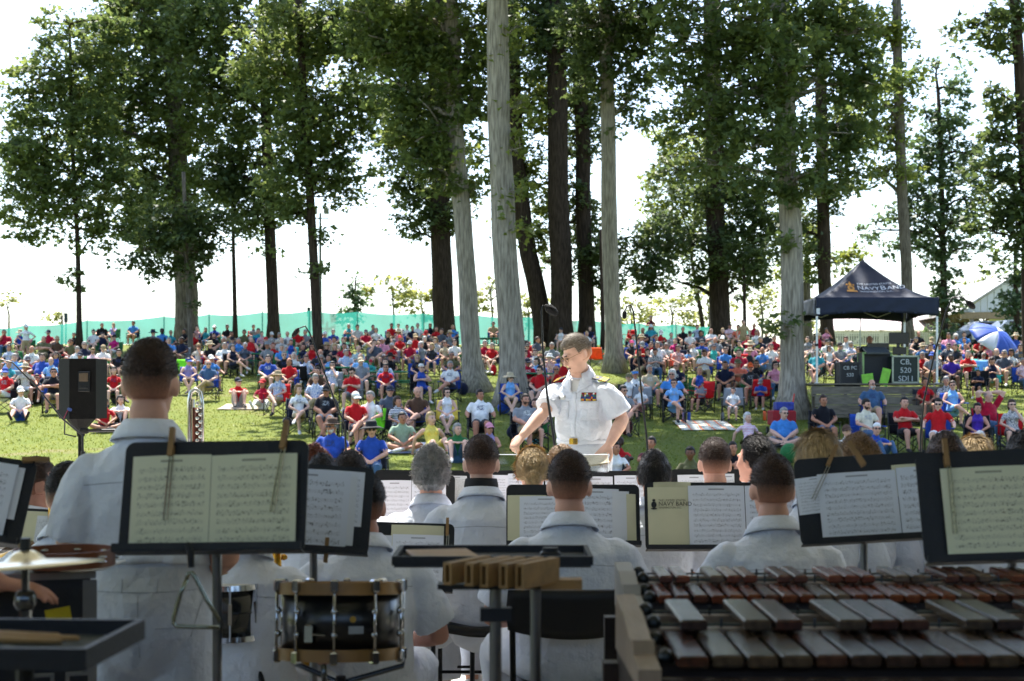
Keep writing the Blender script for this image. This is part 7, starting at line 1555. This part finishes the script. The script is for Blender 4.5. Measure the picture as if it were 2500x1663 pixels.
# empty chairs
for zn, x, y, c, la in ((0, 1635, 760, 'lime', 'empty bright lime folding chair right of the standing bandsman'), (2, 780, 640, 'orange', 'empty orange folding chair just behind the conductor'), (2, 2140, 700, 'red', 'empty bright red folding chair left of the broad maple trunk'), (1, 400, 830, 'black', 'empty black folding chair turned away in the left middle rows'), (3, 1860, 760, 'turquoise', 'empty turquoise beach chair right of the tent, left of two'), (3, 1950, 770, 'light blue', 'empty light blue beach chair right of the tent, right of two'), (1, 120, 1320, 'navy', 'empty navy camp chair low on the sunlit left lawn')):
    px, py = zn * 625 + x * .26517, 700 + y * .26517 ; d = F * (4.035 - .55) / (py - 652)
    if la.startswith('empty navy'): continue
    xx = (px - PX) / F * d; camp_chair((xx, d, gz(xx, d)), _rr.uniform(-.5, .5) + (math.pi if 'turned' in la else 0), c, la)
# ---------------------------------------------------------------- the tent, mixing desk, tables and belongings among the audience
NAVY = mat('tent_navy', '#1c2438', .6, .12, 3, .25, 8, spec=.3); NAVY_IN = NAVY
def tent():
    d0, d1 = 38.0, 41.2; xl, xr = P(1992, 0, d0).x, P(2291, 0, d0).x; zd = 1.735
    ze, zp = P(0, 727, d0).z, P(0, 634, 39.6).z; cx, cy = (xl + xr) / 2, (d0 + d1) / 2; w, l = (xr - xl) / 2, (d1 - d0) / 2
    t = thing('canopy_tent', 'navy blue pop-up canopy tent with white lettering and gold crest', 'tent', (cx, cy, zd))
    def surf(sx, sy, k):        # point on a roof side: k from eave 0 to peak 1
        return k
    def hgt(r): return (ze - zd) + (zp - ze) * ((1 - r) ** 1.55)    # r: 1 at eave, 0 at peak, sagging
    def side(n):
        ax = [(1, 0, 0, -1), (0, 1, 1, 0), (-1, 0, 0, 1), (0, -1, -1, 0)][n]
        def f(u, v):
            r = 1 - v; a = (2 * u - 1) * r; x, y = ax[0] * a * w + ax[2] * r * w, ax[1] * a * l + ax[3] * r * l
            return (x, y, hgt(r) - .10 * math.sin(math.pi * u) * r * (1 - r) * 2)
        return f
    for n in range(4): MB().grid(side(n), 14, 10, 0, .004).build('roof_panel', NAVY, t, True)
    vb = .50
    for n in range(4):
        ax = [(1, 0, 0, -1), (0, 1, 1, 0), (-1, 0, 0, 1), (0, -1, -1, 0)][n]
        def f(u, v):
            a = 2 * u - 1; x, y = ax[0] * a * w + ax[2] * w * 1.004, ax[1] * a * l + ax[3] * l * 1.004; q = .02 * math.sin(u * 31 + v * 5) * v
            arch = .10 * (1 - (abs(a)) ** 2) ; return (x + ax[2] * (q + .012), y + ax[3] * (q + .012), ze - zd + .01 - vb * v + arch * v - .05 * (1 - v) * (1 - abs(a)) * 0)
        MB().grid(f, 24, 6, 0, .004).build('valance', NAVY if n != 3 else mat('tent_grey_side', '#6a6d74', .6), t, True)
    lg = mat('tent_leg', '#c9ccce', .35, metal=.5)
    for sx in (-1, 1):
        for sy in (-1, 1):
            o = MB().box((sx * (w - .03), sy * (l - .03), (ze - zd) / 2), (.05, .05, ze - zd)).build('leg', lg, t)
            MB().box((sx * (w - .03), sy * (l - .03), 1.02), (.075, .075, .07)).build('clamp', mat('clamp_black', '#1c1c1e'), o); MB().box((sx * (w - .03), sy * (l - .03), .012), (.11, .11, .02)).build('foot', lg, o)
    for sy in (-1, 1):
        for k in range(4): x0 = -w + k * w / 2; MB().tube([(x0, sy * (l - .04), ze - zd - .05 - .3 * (k % 2)), (x0 + w / 2, sy * (l - .04), ze - zd - .05 - .3 * ((k + 1) % 2))], .014, 5).build('truss', lg, t)
    MB().box((-w + .05, -l * 1.004 - .04, ze - zd - .36), (.09, .006, .15)).build('care_label', mat('label_white', '#d9d9d6'), t)
    # lettering and crest laid on the front roof panel
    fr = side(0)
    def on_roof(X, Z):              # X across, Z height of the front slope
        lo, hi = 0., 1.
        for _ in range(24):
            m = (lo + hi) / 2
            if hgt(1 - m) < Z: lo = m
            else: hi = m
        v = lo; r = 1 - v; u = (X / (r * w) + 1) / 2; p = Vector(fr(u, v)); q = Vector(fr(u, v + .02)); e = Vector(fr(min(u + .02, 1), v)); n = (e - p).cross(q - p).normalized()
        if n.y > 0: n = -n
        return p + n * .014
    wl = mat('tent_lettering', '#c9cdd4', .6); zz = lambda py: P(0, py, 38.6).z - zd; xx = lambda px: P(px, 0, 38.6).x - cx
    for body, size, p0, p1, py in (('THE UNITED STATES', .072, 2097, 2182, 691), ('N', .165, 2097, 2110, 704), ('AVY', .135, 2111.5, 2150, 704), ('B', .165, 2153, 2166, 704), ('AND', .135, 2168, 2212, 704), ('WASHINGTON, D.C.', .072, 2099, 2180, 711.5)):
        me = text_mesh(body, size, 'LEFT'); xs_ = [v.co.x for v in me.vertices]; a_, b_ = min(xs_), max(xs_)
        for v in me.vertices: v.co = on_roof(xx(p0) + (v.co.x - a_) / (b_ - a_) * (xx(p1) - xx(p0)), zz(py) + v.co.y)
        me.materials.append(wl); link('lettering', me, t)
    gd = mat('crest_gold', '#d08a28', .5); cr = MB(); c0 = (xx(2080), zz(700))
    def disc(x, z, rx, rz, n=14): cr.add([on_roof(c0[0] + x + rx * math.cos(a * 6.283 / n), c0[1] + z + rz * math.sin(a * 6.283 / n)) for a in range(n)], [tuple(range(n))])
    disc(0, -.01, .095, .075); disc(0, .10, .05, .035); disc(-.09, .085, .028, .024, 8); disc(.09, .085, .028, .024, 8); disc(0, .15, .018, .022, 8)
    cr.add([on_roof(c0[0] + x, c0[1] + z) for x, z in ((-.15, -.12), (.15, -.12), (.13, -.07), (-.13, -.07))], [(0, 1, 2, 3)]); cr.build('crest', gd, t)
    dkc = MB(); cr2 = dkc
    for x, z, r_ in ((0, -.01, .05), (-.05, .055, .014), (.05, .055, .014)):
        cr2.add([on_roof(c0[0] + x + r_ * math.cos(a * .5236), c0[1] + z + r_ * .8 * math.sin(a * .5236)) + Vector((0, -.004, .004)) for a in range(12)], [tuple(range(12))])
    cr2.build('crest_detail', mat('crest_brown', '#6a4a1c'), t)  # small brown discs laid over the gold crest
    return t
tent()
# equipment on the deck
def road_case(name, label, px0, px1, py0, py1, d, body, edge, text=None, tsize=.12, tcol='#b9bdb9', depth=.6):
    a, b = P(px0, py1, d), P(px1, py0, d); w, h = b.x - a.x, b.z - a.z; t = thing(name, label, 'case', ((a.x + b.x) / 2, d + depth / 2, a.z))
    MB().box((0, 0, h / 2), (w - .03, depth - .03, h - .03)).build('shell', body, t)
    for x in (-1, 1):
        for y in (-1, 1): MB().box((x * (w / 2 - .02), y * (depth / 2 - .02), h / 2), (.045, .045, h - .05)).build('edge_trim', edge, t)
    for z in (.02, h - .02):
        for y in (-1, 1): MB().box((0, y * (depth / 2 - .02), z), (w, .045, .045)).build('edge_trim', edge, t)
    if text:
        for i, (ln, x, z) in enumerate(text):
            me = text_mesh(ln, tsize, 'CENTER'); me.materials.append(mat('stencil_' + tcol, tcol, .7)); o = link('lettering', me, t, (x * w, -depth / 2 - .004, z * h)); o.rotation_euler = (R(90), 0, 0)
    return t
BLK = mat('case_black', '#16181a', .55, .15, 6); GRN = mat('case_green', '#1d2a22', .6, .2, 6); ALU = mat('case_aluminium', '#8d9488', .35, .1, metal=.7); BLKE = mat('case_black_edge', '#26282a', .4)
road_case('road_case', 'black road case on the deck stencilled with white letters at left', 2050, 2101, 884, 945, 37.9, BLK, BLKE, [('CB PC', 0, .70), ('530', 0, .42)], .13)
road_case('road_case', 'large dark green road case with silver edges and big stencilled letters', 2178, 2244, 868, 936, 37.9, GRN, ALU, [('CB,', 0, .68), ('520', 0, .38), ('SDI I', 0, .08)], .20)
c = road_case('mixing_console_case', 'open mixing desk case with light green sides below the tent', 2106, 2178, 860, 940, 38.3, BLK, mat('case_lime_edge', '#8fae6a', .4, .1))
MB().box((0, -.2, .92), (.62, .5, .05), Matrix.Rotation(R(18), 3, 'X')).build('console', mat('console_grey', '#55595a', .4), c)
for i, (p0, p1, q0, q1, dd, la) in enumerate(((2170, 2218, 812, 840, 38.8, 'wide black screen facing the operator below the tent'), (2118, 2170, 838, 862, 38.9, 'low black screen with yellow light left of the wide one'), (2180, 2212, 848, 866, 38.6, 'small black screen on top of the large green case'))):
    a, b = P(p0, q1, dd), P(p1, q0, dd); t = thing('monitor', la, 'screen', ((a.x + b.x) / 2, dd, a.z)); MB().box((0, 0, (b.z - a.z) / 2), (b.x - a.x, .06, b.z - a.z), bev=.01).build('housing', mat('screen_black', '#0c0d0f', .25), t)
    MB().box((0, .05, -.06), (.08, .06, .22)).build('stand', BLKE, t)
_a = P(2106, 900, 37.75); t = thing('green_flap_case', 'open bright green folding flap standing before the mixing case', 'case', (_a.x, 37.7, 1.735))
MB().box((.12, 0, .12), (.30, .03, .26), Matrix.Rotation(R(-8), 3, 'Y')).build('lid', mat('lime_lid', '#7fbf3a', .5), t); MB().box((.55, -.1, .16), (.22, .04, .46), Matrix.Rotation(R(14), 3, 'Y')).build('flap', mat('lime_lid', '#7fbf3a', .5), t)
t = thing('sign_board', 'small khaki board on a pole behind the tent', 'sign', (P(2100, 0, 60).x, 60, gz(14, 60))); MB().tube([(0, 0, 0), (0, 0, 2.1)], .03, 6).build('pole', ALU, t); MB().box((0, -.03, 2.45), (.27, .04, .40)).build('board', mat('khaki_board', '#6f6d5c', .7), t)
# operator under the tent
_p = dict(px=2124, py=818, pose='l', garm='T', col='black', bot='black', longp=True, hs='bald', hc='dark', sex='h', hat=None, chair='black', beard=None, g=False, skin=3, child=False, label='operator in dark shirt sitting at the mixing desk under the tent', s=1., d=40.2, seat=True)
_p['x'] = (2124 - PX) / F * 40.2; _p['dz'] = 1.735 - gz(_p['x'], 40.2) + .12; put_person(_p)
# green picnic tables
GT = mat('table_green', '#1f7a55', .35, .12, 8, spec=.5)
def picnic(px, py, d, w, label, rz=0.):
    x = (px - PX) / F * d; t = thing('picnic_table', label, 'table', (x, d, gz(x, d)), rz, 'green picnic tables')
    MB().lathe([(w / 2, .0), (w / 2 + .01, .02), (w / 2, .045)], 24, (0, 0, .72)).build('table_top', GT, t, True)
    for q in range(4):
        a = q * math.pi / 2 + .6; MB().tube([(.25 * math.cos(a), .25 * math.sin(a), .72), (.3 * math.cos(a), .3 * math.sin(a), .02)], .025, 6).build('leg', GT, t)
        MB().grid(lambda u, v, a=a: (math.cos(a + (u - .5) * 1.1) * (w / 2 + .22 + .26 * v), math.sin(a + (u - .5) * 1.1) * (w / 2 + .22 + .26 * v), .45), 6, 1, 0, .03).build('bench', GT, t, True)
        MB().tube([(.3 * math.cos(a), .3 * math.sin(a), .42), (math.cos(a) * (w / 2 + .3), math.sin(a) * (w / 2 + .3), .42)], .02, 6).build('arm', GT, t)
picnic(842, 880, 47, 1.3, 'round green picnic table left of two in the crowd right of the wavy trunk'); picnic(942, 885, 45, 1.4, 'round green picnic table between the red-shirted people, with things on top'); picnic(1306, 905, 44, 1.2, 'green metal table right of the largest pale trunk')
picnic(608, 878, 54, 1.1, 'small green table by the dark-dressed woman in the left crowd'); picnic(1195, 800, 66, 1.5, 'green picnic table far back between the two pale trunks')
# blankets
def blanket(px0, px1, py0, py1, m, label):
    d0, d1 = 14122 / (py1 - 652), 14122 / (py0 - 652); x0, x1 = (px0 - PX) / F * d0, (px1 - PX) / F * d0
    def f(u, v): x, y = x0 + (x1 - x0) * u, d0 + (d1 - d0) * v; return (x, y, gz(x, y) + .035 + .02 * noise.noise((x * 3, y * 3, 1)))
    tag(MB().grid(f, 16, 8, 0, .012).build('blanket', m, None, True), label, 'blanket')
def stripe_mat():
    m = mat('beach_stripes', '#d8d4c8', .85, .05); nt = m.node_tree; N, L = nt.nodes, nt.links; tc = N.new('ShaderNodeTexCoord'); w = N.new('ShaderNodeTexWave'); w.inputs['Scale'].default_value = 1.1; w.inputs['Distortion'].default_value = 1.5; L.new(tc.outputs['Object'], w.inputs[0])
    r = N.new('ShaderNodeValToRGB'); r.color_ramp.interpolation = 'CONSTANT'; e = r.color_ramp.elements; e[0].color = (.7, .68, .6, 1); e[1].color = (.75, .5, .1, 1); e[1].position = .3
    for p_, c_ in ((.5, (.25, .45, .5, 1)), (.7, (.7, .68, .6, 1)), (.85, (.7, .25, .12, 1))): q = e.new(p_); q.color = c_
    L.new(w.outputs[0], r.inputs[0]); L.new(r.outputs[0], N['Principled BSDF'].inputs['Base Color']); return m
blanket(1665, 1800, 1030, 1052, stripe_mat(), 'striped multicoloured beach blanket on the grass right of the conductor'); blanket(935, 1075, 1083, 1108, mat('white_blanket', '#cfd2d6', .9, .2, 5, col2='#6f86b8'), 'white and blue picnic blanket in front of the yellow dress')
blanket(528, 640, 990, 1002, mat('tan_blanket', '#b5a48a', .9, .2), 'tan blanket under the red-shirted sitter at left'); blanket(1075, 1150, 1092, 1103, mat('red_blanket', '#8c3a3a', .9, .4, 6), 'red and dark folded blanket near the green shirt')
# small belongings
def bottle(px, py, c, label):
    d = 14122 / (py - 652); x = (px - PX) / F * d; t = thing('water_bottle', label, 'bottle', (x, d, gz(x, d) + .01)); MB().lathe([(.04, 0), (.045, .02), (.045, .2), (.03, .24)], 12).build('body', mat('bottle_' + c, COLS[c], .35), t, True); MB().lathe([(.026, .24), (.026, .28), (.02, .29)], 10).build('cap', BLK, t, True)
bottle(1670, 1030, 'violet', 'violet water bottle on the grass left of the striped blanket'); bottle(1682, 1030, 'blue', 'blue water bottle beside the violet one'); bottle(1867, 1028, 'orange', 'orange water bottle near the child in the red chair'); bottle(1764, 1030, 'gray', 'clear grey water bottle behind the striped blanket'); bottle(1950, 1125, 'sky blue', 'sky blue bottle beside the green plastic bag')
def bag(px, py, w, h, c, label, strap=True):
    d = 14122 / (py - 652); x = (px - PX) / F * d; t = thing('bag', label, 'bag', (x, d, gz(x, d)), .3); q = MB(); q.ell((0, 0, h / 2), (w / 2, w * .38, h / 2), None, 0, 14, 9)
    q.v = [(a * (1.06 if c_ > h * .2 else 1), b * (1.06 if c_ > h * .2 else 1), max(c_, .0) + .015 * noise.noise((a * 14, b * 14, c_ * 14))) for a, b, c_ in q.v]; q.build('body', cloth(c), t, True)
    if strap: MB().tube([(-w * .2, 0, h * .95), (-w * .15, 0, h * 1.15), (w * .15, 0, h * 1.15), (w * .2, 0, h * .95)], .012, 6).build('handle', BLK, t)
bag(1928, 1128, .40, .42, 'green', 'crumpled green plastic bag on the grass behind the blonde musician', False); bag(1230, 1012, .35, .35, 'blue', 'blue bag under the straw-hatted woman by the largest trunk'); bag(1255, 1072, .35, .34, 'navy', 'navy and white bag left of the conductor'); bag(1300, 1085, .36, .3, 'teal', 'teal bag on the grass behind the baton'); bag(1528, 1062, .34, .40, 'maroon', 'maroon backpack under a chair right of the conductor'); bag(1130, 965, .35, .40, 'navy', 'navy cooler bag at the foot of the pale leaning trunk'); bag(1890, 1088, .38, .36, 'khaki', 'patterned khaki backpack beside the blue-shirted sitter'); bag(705, 1040, .3, .22, 'navy', 'small dark pouch on the sunlit grass at left'); bag(1205, 918, .24, .4, 'red', 'red bag leaning by the largest pale trunk')
# folding wagon by the broad maple
_d = 34.5; _x = (1908 - PX) / F * _d; t = thing('folding_wagon', 'red folding wagon with blue cooler at the foot of the broad maple', 'wagon', (_x, _d, gz(_x, _d)))
MB().box((0, 0, .42), (.55, .75, .36), bev=.03).build('tub', mat('wagon_red', '#8f1c24', .8), t); MB().box((.05, 0, .70), (.42, .4, .2), bev=.02).build('cooler', mat('cooler_blue', '#2a3a8c', .6, .4, 8), t); MB().tube([(.28, .3, .3), (.36, .35, .9), (.38, .36, 1.0)], .018, 6).build('handle', mat('wagon_handle', '#b8382c', .5), t)
for a in (-1, 1):
    for b in (-1, 1):
        w_ = MB().lathe([(.10, -.025), (.10, .025)], 14, (a * .29, b * .28, .10), M=Matrix.Rotation(R(90), 3, 'Y')).build('wheel', BLK, t)
        MB().lathe([(.04, -.028), (.04, .028)], 8, (a * .29, b * .28, .10), M=Matrix.Rotation(R(90), 3, 'Y')).build('hub', ALU, w_)
# umbrella lying open, two parked cars
_d = 52; _c = P(2425, 828, _d); t = thing('umbrella', 'large blue and white umbrella lying open among the right-hand crowd', 'umbrella', _c); t.rotation_euler = (R(35), R(22), 0)
for k in range(8):
    def f(u, v, k=k):
        a = (k + u) * math.pi / 4; r = .95 * v * (1 - .06 * math.sin(math.pi * u) * v); return (r * math.cos(a), r * math.sin(a), .36 * (1 - v ** 2))
    MB().grid(f, 4, 6, 0, .004).build('canopy_panel', mat('umbrella_blue', '#3a5cb8', .5, .1, trans=.3) if k % 4 != 1 else mat('umbrella_white', '#d9dde6', .5, .05, trans=.3), t, True)
MB().tube([(0, 0, .40), (0, 0, -.75)], .012, 6).build('shaft', ALU, t)
def car(px, d, c, label):
    x = (px - PX) / F * d; z = gz(x, d); t = thing('parked_car', label, 'car', (x, d, z), R(8)); m = mat('car_' + c, COLS[c], .25, .03, spec=.6); bd = MB()
    prof = [(-2.2, .35), (-2.25, .75), (-1.5, .88), (-.8, 1.40), (.75, 1.42), (1.5, .95), (2.2, .85), (2.25, .40)]
    bd.v = [(x_, y_ * (1 if z_ < 1 else .82), z_) for y_ in (-.85, .85) for x_, z_ in prof]; n = len(prof); bd.f = [tuple(range(n)), tuple(range(2 * n - 1, n - 1, -1))] + [(i, n + i, n + (i + 1) % n, (i + 1) % n) for i in range(n)]; bd.m = [0] * len(bd.f); bd.build('body', m, t)
    MB().box((0, -.78, 1.15), (1.5, .04, .36)).build('side_window', mat('car_glass', '#1a2228', .1), t); MB().box((0, .78, 1.15), (1.5, .04, .36)).build('side_window', mat('car_glass', '#1a2228', .1), t)
    for a in (-1.4, 1.4):
        for b in (-.8, .8):
            w_ = MB().lathe([(.33, -.1), (.33, .1)], 18, (a, b, .33), M=Matrix.Rotation(R(90), 3, 'X')).build('wheel', BLK, t); MB().lathe([(.2, -.105), (.2, .105)], 10, (a, b, .33), M=Matrix.Rotation(R(90), 3, 'X')).build('rim', ALU, w_)
car(2480, 81, 'white', 'white car parked behind the blue umbrella at right'); car(2410, 83.5, 'gray', 'grey car parked beyond the blue umbrella, left of the white one')
